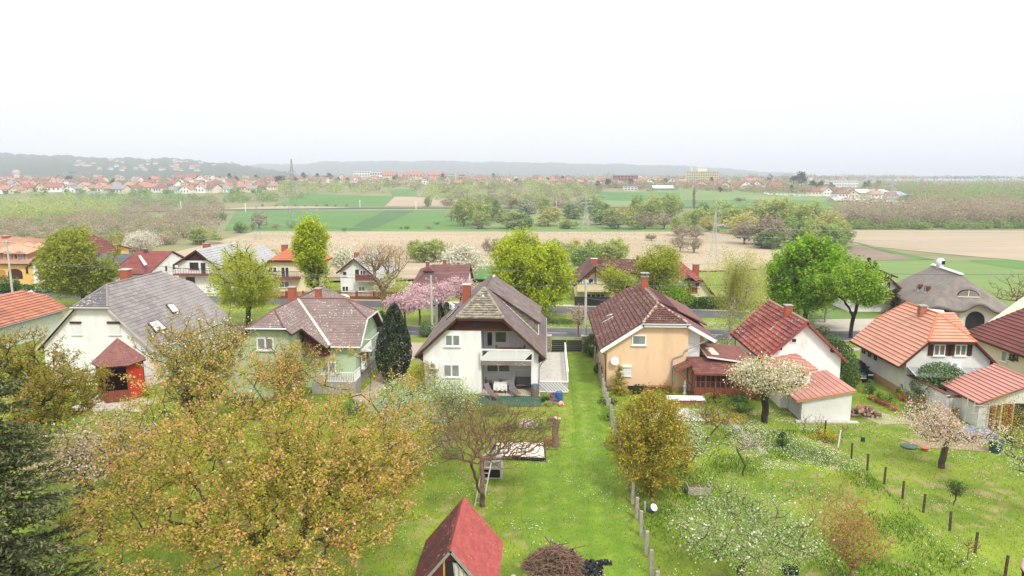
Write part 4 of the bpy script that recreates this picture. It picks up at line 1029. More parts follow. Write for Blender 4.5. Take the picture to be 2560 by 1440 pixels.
DARK=mat('dark interior',(.02,.018,.016))
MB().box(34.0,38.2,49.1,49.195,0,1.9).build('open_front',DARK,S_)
d=MB().box(32.3,33.0,49.12,49.19,0,1.75).build('door',mat('dark red door',(.20,.03,.03),(.14,.02,.02)),S_);MB().box(32.88,32.93,49.06,49.11,.8,.95).build('handle',ZINC,d)
d=MB().box(33.2,33.85,49.12,49.19,0,1.85).build('door',MATS['dark red door'],S_)
b=MB();pa=[(-.0,-.35),(-.35,.3),(.35,.3)];
TL=thing('trellis',(31.4,48.4,0),'rough pole trellis leaning at the corner of the garden shed','trellis')
for x,y,z in ((30.7,48.6,2.3),(31.5,48.3,2.2),(32.1,48.4,2.0),(30.8,49.6,2.2)):MB().tube((x,y,0),(x+.1,y,z),.035).build('pole',CONCP,TL)
for z in (.7,1.3,1.9):MB().tube((30.65,48.6,z),(32.2,48.35,z+.05),.025).build('crossbar',CONCP,TL)
# ================================================================ I: brown roofed house at the right edge
I_=thing('brown_roof_house',(47,63,0),'long ivory house with maroon tile roof cut off by the right edge','house')
L1=[(41.7,52.5,2.65),(41.7,69.0,2.65),(46.9,65.2,6.9),(46.9,52.5,6.9)];H1=[(41.7,69.0,2.65),(52.1,69.0,2.65),(46.9,65.2,6.9)];R1=[(46.9,52.5,6.9),(46.9,65.2,6.9),(52.1,69,2.65),(52.1,52.5,2.65)]
slab(I_,[L1,H1,R1],BEAM,.14);tile_roof(I_,[L1],2.75,.40,R_MAROON,limit=110,th=.05,stag=False,gap=.004);tile_roof(I_,[H1,R1],2.4,.4,R_MAROON,limit=0)
MB().prism([(42.3,53,0),(51.5,53,0),(51.5,53,2.6),(46.9,53,6.5),(42.3,53,2.7)],(0,15.5,0)).build('wall',CREAM2,I_)
p=PX(2512,888,42.3);window(I_,(42.3,p.y,p.z-.1),.8,1.0,1,face=(-1,0,0),pane=PANEC)
for u in (2530,2541):p=PX(u,890,42.3);window(I_,(42.3,p.y,p.z-.1),.55,.5,1,face=(-1,0,0),pane=PANE,frame=BEAM)
# ================================================================ B: big grey roofed house on the left
B_=thing('grey_roof_house',(-39.1,56.2,0),'large white house with half hipped grey slate roof and two closed roller shutters, left','house')
xl,xr,xm,zl,zm,y0,y1=-44.45,-33.75,-39.1,3.2,8.6,55.8,70.2
Lp,Rp,hips=gable_polys(xl,xr,y0,y1,zl,zl,xm,zm,(7.05,2.5),(7.0,3.2))
slab(B_,[Lp,Rp]+hips,BEAM,.15);tile_roof(B_,[Rp],.62,.36,R_GREY,limit=240,th=.022);tile_roof(B_,[hips[0]],.45,.33,R_GREYD,limit=50,th=.02);tile_roof(B_,[Lp,hips[1]],.62,.36,R_GREY,limit=0,th=.02)
sl=(zm-zl)/(xm-xl);f1,f2=xl+(7.05-zl)/sl,xr-(7.05-zl)/sl
for a_,b_ in (((xm,y0+2.5,zm+.02),(xm,y1-3.2,zm+.02)),((f1,y0,7.08),(xm,y0+2.5,zm+.02)),((f2,y0,7.08),(xm,y0+2.5,zm+.02))):ridge_caps(B_,a_,b_,R_GREY,.09)
body(B_,[(-43.9,0),(-34.3,0),(-34.3,3.5),(f2+.05,6.8),(f1-.05,6.8),(-43.9,3.5)],56.2,69.8,WHITE)
bargeboard(B_,[(xl,zl),(f1,7.0),(f2,7.0),(xr,zl)],y0-.01,.16,.04,CONCP);gutter(B_,(f1-.2,y0-.1,6.98),(f2+.2,y0-.1,6.98),.07,m=CONCP);gutter(B_,(xr+.05,y0,zl-.05),(xr+.05,y1,zl-.05),.07,m=CONCP)
for u0,u1 in ((178,206),(271,303)):
    cc,w,h=rectw(u0,808,u1,837,56.2);shutterbox(B_,cc,w,h)
pl=(Rp[0],Rp[1],Rp[-1])
skylight(B_,[RP(413,763,*pl),RP(431,760,*pl),RP(448,781,*pl),RP(430,785,*pl)],fr=BEAM)
skylight(B_,[RP(366,808,*pl),RP(392,801,*pl),RP(417,824,*pl),RP(388,834,*pl)],fr=BEAM)
p=PX(316,700,-40.9);chimney(B_,p.x,p.y,p.z-1.2,PX(316,674,-40.9).z,.78,cap=CONCP)
# ================================================================ A: clay roofed barn at the left edge
A_=thing('clay_roof_house',(-61,70,0),'low house with clay tile roof cut off by the left edge','house')
AR=[(-57.1,58.0,2.55),(-57.1,77.6,2.55),(-59.6,77.6,4.15),(-61.1,75.6,5.05),(-61.1,58.0,5.05)]
AL=[(-65.1,58.0,2.55),(-65.1,77.6,2.55),(-62.6,77.6,4.15),(-61.1,75.6,5.05),(-61.1,58.0,5.05)]
AH=[(-59.6,77.6,4.15),(-62.6,77.6,4.15),(-61.1,75.6,5.05)]
slab(A_,[AR,AL,AH],BEAM,.14);tile_roof(A_,[AR],.48,.42,R_CLAY,limit=290,th=.06,stag=False);tile_roof(A_,[AL,AH],.9,.42,R_CLAY,limit=0)
MB().prism([(-64.6,58.4,0),(-57.6,58.4,0),(-57.6,58.4,2.6),(-61.1,58.4,4.8),(-64.6,58.4,2.6)],(0,18.8,0)).build('wall',mat('pale green render',(.62,.66,.58),(.56,.60,.53)),A_)
gutter(A_,(-57.04,58,2.5),(-57.04,77.6,2.5),.07)
# ================================================================ D: pale green house
D_=thing('green_house',(-20.5,55.5,0),'pale green house with mauve slate roof, two brick chimneys and a cross wing','house')
RY=60.2;zt=7.17
p_left=[(-26.8,53.0,3.85),(-24.1,53.0,6.0),(-22.6,54.9,zt),(-22.6,67.3,zt),(-26.8,72,3.85)]
p_hip=[(-24.1,53.0,6.0),(-21.1,53.0,6.0),(-22.6,54.9,zt)]
def dz(x):return zt-(x+22.6)*.80
p_right=[(-21.1,53.0,6.0),(-20.5,53.0,dz(-20.5)),(-20.5,55.2,dz(-20.5)),(-18.4,55.2,dz(-18.4)),(-18.4,56.0,dz(-18.4)),(-22.6,RY,zt),(-22.6,54.9,zt)]
p_front=[(-18.4,56.0,3.8),(-15.7,56.0,3.8),(-15.7,58.4,5.72),(-18.06,RY,zt),(-22.6,RY,zt)]
p_hipr=[(-15.7,58.4,5.72),(-15.7,62.0,5.72),(-18.06,RY,zt)]
p_back=[(-15.7,64.4,3.8),(-15.7,62.0,5.72),(-18.06,RY,zt),(-22.6,RY,zt),(-18.4,64.4,3.8)]
p_mr=[(-22.6,RY,zt),(-18.4,64.4,3.8),(-18.4,72,3.8),(-22.6,67.3,zt)];p_mb=[(-26.8,72,3.85),(-18.4,72,3.85),(-22.6,67.3,zt)]
slab(D_,[p_left,p_hip,p_right,p_front,p_hipr,p_back,p_mr,p_mb],BEAM,.14)
tile_roof(D_,[p_front,p_right,p_hip],.40,.30,R_MAUVE,limit=280,th=.018);tile_roof(D_,[p_hipr,p_left,p_back,p_mr,p_mb],.5,.30,R_MAUVE,limit=0,th=.018)
for a_,b_ in (((-22.6,54.9,zt+.02),(-22.6,67.3,zt+.02)),((-22.6,RY,zt+.03),(-18.06,RY,zt+.03)),((-24.1,53,6.03),(-22.6,54.9,zt+.02)),((-21.1,53,6.03),(-22.6,54.9,zt+.02)),((-15.7,58.4,5.75),(-18.06,RY,zt+.02)),((-15.7,62,5.75),(-18.06,RY,zt+.02))):ridge_caps(D_,a_,b_,R_MARSH,.08)
MB().bar((-18.4,56.0,3.90),(-22.6,RY,zt+.07),.30,.05).build('valley_sheet',CONCP,D_)
body(D_,[(-26.2,0),(-20.9,0),(-20.9,5.5),(-21.3,5.75),(-23.9,5.75),(-26.2,4.0)],53.5,71.0,GREENW)
MB().box(-20.897,-16.3,56.5,63.9,0,4.0).build('wall',GREENW,D_)
MB().prism([(-16.5,56.5,3.95),(-16.5,63.9,3.95),(-16.5,61.9,5.5),(-16.5,58.5,5.5)],(.2,0,0)).build('gable_wall',GREENW,D_)
MB().prism([(-16.9,56.5,4.003),(-16.5,56.5,4.003),(-16.5,63.9,4.003),(-16.9,63.9,4.003)],(0,0,.02)).build('wall',GREENW,D_)
prof=[(-20.45,3.0),(-18.5,3.0),(-18.5,dz(-18.5)-.2),(-20.45,dz(-20.45)-.2)];body(D_,prof,55.6,56.49,BEAM,'boarded_gable');planks(D_,prof,55.55,BEAM)
MB().box(-16.28,-16.2,56.45,63.95,0,.9).build('plinth',CONC,D_)
gutter(D_,(-18.3,55.93,3.74),(-15.7,55.93,3.74),.06,m=PVC);gutter(D_,(-24.3,52.93,5.95),(-20.9,52.93,5.95),.06,m=PVC)
b=MB();b.bar((-15.66,55.95,3.78),(-15.66,58.4,5.7),.05,.22);b.bar((-15.66,64.4,3.78),(-15.66,62,5.7),.05,.22);b.bar((-15.66,58.4,5.7),(-15.66,62,5.7),.05,.12);b.build('bargeboard',PVC,D_)
pipeline(D_,[(-16.2,56.4,3.7),(-16.2,56.4,.1)],.045,CONCP);pipeline(D_,[(-15.7,64.4,3.7),(-16.1,64.0,3.2),(-16.1,64.0,.1)],.045,PVC)
cc,w,h=rectw(641,843,686,876,53.5);window(D_,cc,w,h,2,pane=PANEC,fr=.12)
cc,w,h=rectw(803,904,841,936,56.5);window(D_,cc,w,h,2,pane=PANEC,fr=.1)
for u,v,ww in ((924,878,1.0),(908,905,1.3)):
    p=PX(u,v,-16.2);window(D_,(-16.2,p.y,p.z),ww,1.3,1,face=(1,0,0),pane=PANEC,fr=.09)
# balcony on the gable wall
b=MB();b.box(-16.1,-15.1,57.2,62.8,3.05,3.2);BF=b.build('balcony_floor',PVC,D_)
b=MB();b.box(-15.16,-15.1,57.2,62.8,4.1,4.18);b.box(-15.16,-15.1,57.2,62.8,3.3,3.36);b.box(-16.1,-15.1,57.2,57.26,4.1,4.18)
for k in range(5):b.box(-15.16,-15.1,57.2+k*1.38,57.28+k*1.38,3.2,4.1)
rr_=b.build('balcony_railing',PVC,D_)
for k in range(4):MB().box(-15.14,-15.11,57.34+k*1.38,58.5+k*1.38,3.38,4.08).build('railing_panel',mat('frosted panel',(.62,.66,.60),rough=.3),rr_)
aircon(PX(911,903,-16.15)+Vector((0,-.9,-.1)),(1,0,0),'air conditioner hanging on the right side wall of the green house')
for u,v in ((732,752),(793,748)):
    if u == 732:p=PX(u,v,-23.3);chimney(D_,p.x,p.y,5.8,PX(u,718,-23.3).z,.6)
    else:p=Vector((-20.75,60.6,7));chimney(D_,p.x,p.y,6.4,PYZ(793,722,60.6).z,.5)
# raised terrace in front with white rail, table and chairs
b=MB();b.box(-19.6,-15.9,54.6,56.49,0,1.0);b.build('terrace',CONC,D_)
b=MB();b.box(-18.6,-15.95,54.62,54.68,1.85,1.92);b.box(-15.98,-15.92,54.62,56.4,1.85,1.92);b.box(-18.6,-15.95,54.62,54.68,1.1,1.15);b.box(-15.98,-15.92,54.62,56.4,1.1,1.15)
for k in range(19):b.box(-18.6+k*.145,-18.57+k*.145,54.63,54.67,1.15,1.85)
for k in range(13):b.box(-15.97,-15.93,54.65+k*.145,54.68+k*.145,1.15,1.85)
b.build('terrace_railing',PVC,D_)
# ================================================================ C: red pavilion
C_=thing('garden_pavilion',(-34.4,53.1,0),'hexagonal garden pavilion with maroon shingle roof and bright red boarded side','pavilion')
cyy=53.0;cx,ap=PYZ(293,846,cyy).x,PYZ(293,846,cyy).z
ze=PYZ(342,908,52.4).z;hexp=[(cx+2.05*math.cos(R(a)),cyy+2.05*math.sin(R(a)),ze) for a in (-100,-40,20,80,140,200)]
pol=[[hexp[k],hexp[(k+1) % 6],(cx,cyy,ap)] for k in range(6)]
slab(C_,pol,BEAM,.08);tile_roof(C_,pol,.34,.22,R_PAV,limit=200,th=.015)
for k in range(6):MB().bar(hexp[k],(cx,cyy,ap),.07).build('hip_cap',R_PAV,C_)
REDP=mat('bright red board',(.58,.05,.03),(.48,.04,.025),scale=2)
ins=[(cx+1.7*math.cos(R(a)),cyy+1.7*math.sin(R(a))) for a in (-100,-40,20,80,140,200)]
for x,y in ins:MB().tube((x,y,0),(x,y,ze),.07,n=6).build('post',REDWOOD,C_)
for k in (0,1,2):
    a,b_=ins[k],ins[(k+1) % 6]
    if k == 0:n_=7
    for j in range(8):
        t0_,t1_=j/8+.01,(j+1)/8-.005;A2=Vector((a[0]+(b_[0]-a[0])*t0_,a[1]+(b_[1]-a[1])*t0_,0));B2=Vector((a[0]+(b_[0]-a[0])*t1_,a[1]+(b_[1]-a[1])*t1_,0))
        q=MB();q.prism([A2+Vector((0,0,.1)),B2+Vector((0,0,.1)),B2+Vector((0,0,ze-.15 if k else 1.0)),A2+Vector((0,0,ze-.15 if k else 1.0))],(.04,.06,0));q.build('board',REDP if k else REDWOOD,C_)
for k in (3,4,5):
    a,b_=ins[k],ins[(k+1) % 6];q=MB();q.prism([(a[0],a[1],.05),(b_[0],b_[1],.05),(b_[0],b_[1],ze if k < 5 else .9),(a[0],a[1],ze if k < 5 else .9)],(.03,.03,0));q.build('side_panel',BEAM if k < 5 else REDWOOD,C_)
sheet('patio',[(-37.5,49.5),(-31.5,49.5),(-31.2,52),(-37.5,54)],M_APRON,.02)
# ================================================================ houses across the street
def wallbox(parent,x0,x1,y0,y1,z1,m,z0=-.5):return MB().box(x0,x1,y0,y1,z0,z1).build('wall',m,parent)
def balcony(parent,x0,x1,y,z,rail,slab_m,h=.95,d=1.1,bars=16,solid=None):
    MB().box(x0,x1,y-d,y,z-.22,z).build('balcony_floor',slab_m,parent)
    b=MB();b.box(x0,x1,y-d,y-d+.06,z+h-.07,z+h);b.box(x0,x0+.06,y-d,y,z+h-.07,z+h);b.box(x1-.06,x1,y-d,y,z+h-.07,z+h);b.box(x0,x1,y-d,y-d+.05,z+.08,z+.13)
    for k in range(bars+1):
        x=x0+(x1-x0-.05)*k/bars;b.box(x,x+.04,y-d+.01,y-d+.04,z,z+h-.07)
    r=b.build('railing',rail,parent)
    if solid:MB().box(x0+.04,x1-.04,y-d+.05,y-d+.08,z+.15,z+h-.1).build('railing_panel',solid,r)
def gable_house(name,label,y0,depth,L,A,Rr,rmat,wmat,ridge_lean=0,over=.5,hip=None,hipd=2.2,tw=1.2,thh=.5,boards=None,tmat=BEAM):
    """gable faces the street; L, A, Rr are the photo positions of eave, apex, eave on the front plane"""
    l,a,r=PYZ(*L,y0),PYZ(*A,y0),PYZ(*Rr,y0)
    t=thing(name,((l.x+r.x)/2,y0,0),label,'house')
    xm_,zm_=a.x,a.z
    if hip:
        zf=PYZ(*hip,y0).z;Lp,Rp,hs=gable_polys(l.x,r.x,y0,y0+depth,l.z,r.z,xm_,zm_,(zf,hipd),(zf,hipd))
    else:Lp,Rp,hs=gable_polys(l.x,r.x,y0,y0+depth,l.z,r.z,xm_,zm_)
    slab(t,[Lp,Rp]+hs,tmat,.16);tile_roof(t,[Lp,Rp]+hs,tw,thh,rmat,limit=0,th=.04)
    def rzz(x):return (l.z+(x-l.x)*(zm_-l.z)/(xm_-l.x) if x < xm_ else r.z+(r.x-x)*(zm_-r.z)/(r.x-xm_))-.22
    pr=[(l.x+over,-.5),(r.x-over,-.5),(r.x-over,rzz(r.x-over))]
    if hip:
        zf2=zf-.22;sL_=(zm_-l.z)/(xm_-l.x);sR_=(zm_-r.z)/(r.x-xm_)
        pr += [(r.x-(zf-r.z)/sR_,zf2),(l.x+(zf-l.z)/sL_,zf2)]
    else:pr += [(xm_,rzz(xm_))]
    pr += [(l.x+over,rzz(l.x+over))]
    body(t,pr,y0+over,y0+depth-over,wmat)
    if boards is not None:# boarded top of the gable down to height boards
        q=clip(pr,0,-1,-boards);planks(t,q,y0+over-.05,tmat,.3);
    bp=[(l.x,l.z),(xm_,zm_),(r.x,r.z)] if not hip else [(l.x,l.z),(l.x+(zf-l.z)/sL_,zf-.03),(r.x-(zf-r.z)/sR_,zf-.03),(r.x,r.z)]
    bargeboard(t,bp,y0-.01,.22,.05,tmat)
    return t,l,a,r
def W2(t,u0,v0,u1,v1,y,n=2,pane=PANE,fr=.09,frame=PVC,**k):
    c,w,h=rectw(u0,v0,u1,v1,y);return window(t,c,w,h,n,pane=pane,fr=fr,frame=frame,**k)
# M chalet
Mh,l,a,r=gable_house('chalet','white chalet with pale grey roof, brown boarded gable and long balcony, behind the weeping willow',103.6,14,(432,662),(489,625),(548,672),R_PGREY,WHITE,boards=PYZ(480,652,103.6).z,tw=1.4)
balcony(Mh,PYZ(442,700,104).x,PYZ(560,700,104).x,104.1,PYZ(480,686,103).z,BEAM,R_DKRED,bars=18)
W2(Mh,474,656,497,673,104.1,2,frame=BEAM);W2(Mh,502,657,515,684,104.1,1,frame=BEAM,sill=False,name='balcony_door');W2(Mh,465,693,488,712,104.1,2,frame=BEAM)
xg=PYZ(608,626,108);MB().prism([(xg.x-3.2,107.5,xg.z-2.6),(xg.x,107.5,xg.z-.1),(xg.x+2.0,107.5,xg.z-2.0),(xg.x+2.0,107.5,-.5),(xg.x-3.2,107.5,-.5)],(0,8,0)).build('wing_wall',WHITE,Mh)
CG=[(xg.x-4,106.8,xg.z-3.0),(xg.x,106.8,xg.z+.1),(xg.x,116,xg.z+.1),(xg.x-4,116,xg.z-3.0)];CG2=[(xg.x,106.8,xg.z+.1),(xg.x+4.2,106.8,xg.z-3.2),(xg.x+4.2,116,xg.z-3.2),(xg.x,116,xg.z+.1)]
slab(Mh,[CG,CG2],BEAM,.15);tile_roof(Mh,[CG,CG2],1.4,.5,R_PGREY,limit=0)
planks(Mh,[(xg.x-2.0,xg.z-1.7),(xg.x+1.6,xg.z-1.5),(xg.x,xg.z-.15)],107.4,BEAM,.3)
p=PYZ(517,618,110);chimney(Mh,p.x,110,p.z-2.5,PYZ(517,609,110).z,.9)
# N yellow
Nh,l,a,r=gable_house('yellow_house','cream yellow house with terracotta roof and iron balcony, left of the tall narrow linden',101.2,13,(650,669),(701,627),(765,669),R_TERR,CREAM,hip=(690,651),hipd=3,tw=1.2)
balcony(Nh,PYZ(641,690,101).x,PYZ(748,690,101).x,101.7,PYZ(690,694,100.6).z,BEAM,R_DKRED,bars=26)
W2(Nh,671,667,693,682,101.7,2);W2(Nh,702,667,724,693,101.7,2,sill=False);W2(Nh,698,703,724,719,101.7,2,pane=PANEC);W2(Nh,655,703,682,722,101.7,2,pane=PANEC)
for u,v0_,v1_ in ((712,626,612),(731,620,608)):p=PYZ(u,v0_,106);chimney(Nh,p.x,106+(u-712)*.1,p.z-2,PYZ(u,v1_,106).z,.8 if u < 720 else .5,m=BRICK)
# O white grey roof
Oh,l,a,r=gable_house('white_house','tall white house with grey roof and brown balcony behind the bare street tree',102.4,14,(840,682),(884,646),(948,700),R_PGREY,WHITE,tw=1.4)
W2(Oh,856,678,868,690,102.9,1);W2(Oh,855,715,872,729,102.9,2);W2(Oh,896,716,913,729,102.9,2,pane=PANEC);W2(Oh,888,674,898,698,102.9,1,sill=False,name='balcony_door',frame=BEAM);W2(Oh,900,676,914,688,102.9,2)
balcony(Oh,PYZ(884,700,101).x,PYZ(932,700,101).x,102.9,PYZ(900,702,101.8).z,REDWOOD,CONC,bars=14,solid=REDWOOD)
p=PYZ(892,640,106);chimney(Oh,p.x,106,p.z-1.5,PYZ(892,631,106).z,.7)
# P bungalow with maroon roof
Ph=thing('bungalow',(-15.6,102,0),'cream bungalow with maroon roof, red shutters and round arched red door behind the pink cherries','house')
yf,yr_=101.3,106.3
def pt(u,v,y):return tuple(PYZ(u,v,y))
RLp,RRp=pt(1082,661,yr_),pt(1177,660,yr_);EL,EM,E1,E2=pt(1021,723,yf),pt(1108,724,yf),pt(1112,711,yf+.9),pt(1172,710,yf+.9)
LR=pt(1052,671,yr_-.6);zb_=E1[2]
main=[(RLp[0],yr_,RLp[2]),(RRp[0],yr_,RLp[2]),(RRp[0]-.1,yf+.9,zb_),(E1[0]-.3,yf+.9,zb_)]
back=[(EL[0],2*yr_-yf,EL[2]),(RRp[0],2*yr_-yf,EL[2]),(RRp[0],yr_,RLp[2]),(RLp[0],yr_,RLp[2])]
la=[LR,RLp,EM,EL];lb=[RLp,(E1[0]-.3,yf+.9,zb_),EM];lc=[EL,(EL[0],2*yr_-yf,EL[2]),RLp,LR]
slab(Ph,[main,back],BEAM,.12);tile_roof(Ph,[main,back,la,lb,[lc[0],lc[1],lc[2]]],1.0,.36,R_MARSH,limit=0,th=.035)
for q in ([la[0],la[1],la[2]],[la[0],la[2],la[3]],lb,[lc[0],lc[1],lc[2]],[lc[0],lc[2],lc[3]]):MB().prism([Vector(p)-Vector((0,0,.02)) for p in q],(0,0,-.1)).build('roof',R_MARSH,Ph)
ea,eb,el1,el2=(E1[0],0),(RRp[0],0),(EL[0],yf),(EM[0],yf);ye=yf+.9
MB().box(ea[0]-.6,eb[0]-.4,ye+.5,2*yr_-yf-.5,-.3,zb_+.1).build('wall',CREAM2,Ph)
MB().prism([(eb[0]-.45,ye+.5,zb_),(eb[0]-.45,yr_,RLp[2]-.2),(eb[0]-.45,2*yr_-ye-.4,zb_)],(.1,0,0)).build('gable_wall',WHITE,Ph)
MB().box(el1[0]+.6,ea[0]-.603,yf+.4,2*yr_-yf-.5,-.3,EL[2]-.02).build('wall',CREAM2,Ph)
RS=mat('red shutter',(.36,.05,.03),(.30,.04,.025))
for u0,v0_,u1,v1_ in ((1039,731,1054,744),(1069,731,1084,744)):
    c,w,h=rectw(u0,v0_,u1,v1_,el2[1]+.4);MB().box(c[0]-w/2,c[0]+w/2,c[1]-.06,c[1]-.003,c[2]-h/2,c[2]+h/2).build('shutter',RS,Ph)
c,w,h=rectw(1113,718,1124,728,ye+.4);MB().box(c[0]-w/2,c[0]+w/2,c[1]-.06,c[1]+.09,c[2]-h/2,c[2]+h/2).build('shutter',RS,Ph)
c=PYZ(1149,735,ye+.5);ar=[(c.x+.65*math.cos(R(k)),ye+.42,1.55+.65*math.sin(R(k))) for k in range(0,181,20)]+[(c.x-.65,ye+.42,0),(c.x+.65,ye+.42,0)]
MB().prism(ar,(0,.07,0)).build('arched_door',RS,Ph)
for u,v0_,v1_ in ((1112,661,650),(1069,668,655)):p=PYZ(u,v0_,yr_+.3);chimney(Ph,p.x,p.y,p.z-1.2,PYZ(u,v1_,p.y).z,.5)
tri=PYZ(1070,672,yr_-2.2);MB().prism([(tri.x-.9,tri.y,tri.z-.4),(tri.x+.9,tri.y,tri.z-.4),(tri.x,tri.y,tri.z+.35)],(0,1.8,0)).build('gablet',R_MARSH,Ph)
# Q yellow chalet
Qh,l,a,r=gable_house('yellow_chalet','cream house with dark brown roof and open timber gable, right of the big lime tree',99.4,12,(1434,714),(1489,666),(1541,708),R_BROWN,CREAM,tw=1.2)
WG=[(a.x-1.2,110,a.z+1.0),(a.x-1.2,105,a.z+.6),(a.x+6.5,105,a.z+.3),(a.x+6.5,110,a.z+.3)]
WS=[(a.x,101.5,l.z+1.6),(a.x+6.8,101.5,l.z+1.6),(a.x+6.8,105.5,a.z+.4),(a.x,105.5,a.z+.4)]
slab(Qh,[WS],BEAM,.14,'wing_roof');tile_roof(Qh,[WS],1.1,.36,R_BROWN,limit=0);MB().box(a.x+.5,a.x+6.3,102,110,-.5,l.z+1.7).build('wing_wall',CREAM,Qh)
balcony(Qh,PYZ(1443,700,99).x,PYZ(1533,700,99).x,99.9,PYZ(1490,726,98.8).z,CREAM,CREAM,bars=4,solid=CREAM)
W2(Qh,1471,694,1484,709,99.9,1);W2(Qh,1484,693,1493,720,99.9,1,sill=False,pane=PANEC,name='balcony_door');W2(Qh,1466,734,1512,748,99.9,4)
aircon(PYZ(1462,703,99.9),(0,-1,0),'air conditioner on the cream chalet balcony left of its glass door')
p=PYZ(1485,656,104);chimney(Qh,p.x,104,p.z-1.5,PYZ(1485,647,104).z,.9,cap=CONCP)
b=MB();b.bar((a.x-1.7,99.5,a.z-1.6),(a.x+1.7,99.5,a.z-1.6),.12);b.bar((a.x,99.5,a.z-.1),(a.x,99.5,a.z-1.6),.12);b.bar((a.x-1.2,99.5,a.z-1.6),(a.x,99.5,a.z-.6),.1);b.bar((a.x+1.2,99.5,a.z-1.6),(a.x,99.5,a.z-.6),.1);b.build('gable_truss',BEAM,Qh)
MB().box(PYZ(1436,760,97).x,PYZ(1545,760,97).x,96.2,96.4,0,1.3).build('fence_board',mat('dark boards',(.05,.05,.045)),None).name='board_fence'
tag(bpy.data.objects['board_fence'],'dark solid board fence in front of the cream chalet','fence')
# R cream with red roof
Rh=thing('red_roof_house',(22,102.5,0),'cream house with red hipped roof and square brick chimney, half hidden by young green trees','house')
def pt(u,v,y):return tuple(PYZ(u,v,y))
A0,B0,AP,AB=pt(1652,704,101.0),pt(1758,697,101.0),pt(1699,653,105.2),pt(1694,645,109.5);ER=pt(1790,742,101.0)
AP=(AP[0],AP[1],AP[2]);AB=(AP[0],109.0,AP[2]);z0_=(A0[2]+B0[2])/2;A0=(A0[0],A0[1],z0_);B0=(B0[0],B0[1],z0_)
rt=[B0,ER,(ER[0],111.0,ER[2]),(B0[0],111.0,B0[2])];rt2=[B0,(B0[0],111.0,B0[2]),AB,AP];lt=[A0,AP,AB,(A0[0],111.0,z0_)]
for q in ([A0,B0,AP],rt,rt2,lt,[(A0[0],111,z0_),(B0[0],111,z0_),AB]):slab(Rh,[q],BEAM,.1)
tile_roof(Rh,[[A0,B0,AP],rt,rt2,lt],1.0,.4,R_DKRED,limit=0,th=.04)
gp=pt(1722,692,100.4);GA=[(gp[0]-1.6,100.2,z0_-.35),(gp[0],100.2,z0_+.75),(gp[0],102.8,z0_+.75+.3),(gp[0]-1.6,102.8,z0_+.1)];GB=[(gp[0]+1.6,100.2,z0_-.35),(gp[0],100.2,z0_+.75),(gp[0],102.8,z0_+1.05),(gp[0]+1.6,102.8,z0_+.1)]
slab(Rh,[GA,GB],BEAM,.1,'porch_roof');tile_roof(Rh,[GA,GB],1.0,.4,R_DKRED,limit=0)
yb_=101.6;xa,xb=A0[0]+.5,ER[0]-.5
body(Rh,[(xa,-.3),(xb,-.3),(xb,ER[2]+.1),(B0[0],z0_-.2),(xa,z0_-.2)],yb_,110.5,CREAM2)
A2_=Vector(B0)
W2(Rh,1737,706,1749,718,yb_,1);W2(Rh,1740,741,1756,757,yb_,1);W2(Rh,1718,705,1727,722,yb_,1,sill=False);W2(Rh,1700,705,1712,716,yb_,1)
balcony(Rh,P(1700,730,0).x,PYZ(1742,730,101).x,yb_,PYZ(1720,733,101).z,REDWOOD,CREAM2,bars=10,solid=REDWOOD)
p=PYZ(1739,684,104.5);chimney(Rh,p.x,p.y,p.z-2.0,PYZ(1739,661,p.y).z,.85);MB().box(P(1722,758,0).x,P(1735,758,0).x,101.4,yb_-.003,0,1.9).build('door',REDWOOD,Rh)
# S chalet
Sh,l,a,r=gable_house('chalet','white chalet with dark boarded gable and balcony left of the thatched house',93.0,12,(2118,735),(2209,681),(2274,738),R_MARSH,WHITE,boards=PYZ(2240,705,93).z)
balcony(Sh,PYZ(2150,740,92).x,PYZ(2262,740,92).x,93.5,PYZ(2230,743,92.4).z,BEAM,R_TERR,bars=20,solid=BEAM)
W2(Sh,2216,702,2226,722,93.5,1,sill=False);W2(Sh,2225,752,2238,768,93.5,1)
ba=[(a.x-8,99,l.z+.8),(a.x-1.0,99,a.z+.9),(a.x-1.0,106,a.z+.9),(a.x-8,106,l.z+.8)];ba2=[(a.x-1.0,99,a.z+.9),(a.x+5,99,l.z+1.5),(a.x+5,106,l.z+1.5),(a.x-1,106,a.z+.9)]
slab(Sh,[ba,ba2],BEAM,.15,'wing_roof');tile_roof(Sh,[ba,ba2],1.2,.5,R_MARSH,limit=0);body(Sh,[(a.x-7.4,-.3),(a.x+4.4,-.3),(a.x+4.4,l.z+1.5),(a.x-1,a.z+.5),(a.x-7.4,l.z+1.0)],99.5,105.5,WHITE,'wing_wall')
p=PYZ(2158,661,103);chimney(Sh,p.x,103,p.z-2.5,PYZ(2158,652,103).z,.7)
# L solar house: ridge along x
Lh=thing('solar_roof_house',(-66,117,0),'white house with dark red tile roof half covered by solar panels','house')
def Q(u,v,z):q=P(u,v,z);return Vector((q.x,q.y,z))
r1,r2=Q(345,628,5.4),Q(436,627,5.4);yr=(r1.y+r2.y)/2;e2=Q(408,672,3.0);e1_=Q(352,672,3.0)
ze_=2.4;ye_=yr-7.5
main=[(r1.x-.5,yr,5.4),(r2.x,yr,5.4),(r2.x-.2,ye_,ze_),(r1.x-.5,ye_,ze_)]
left=[(r1.x-7.6,yr-.5,4.9),(r1.x-.55,yr-.5,4.95),(r1.x-.55,ye_-1,ze_-.2),(r1.x-7.6,ye_-1,ze_-.2)]
bk=[(r1.x-.5,yr+7,2.6),(r2.x,yr+7,2.6),(r2.x,yr,5.4),(r1.x-.5,yr,5.4)]
slab(Lh,[main,left,bk],BEAM,.14);tile_roof(Lh,[main,left,bk],1.6,.42,R_DKRED,limit=0,th=.045)
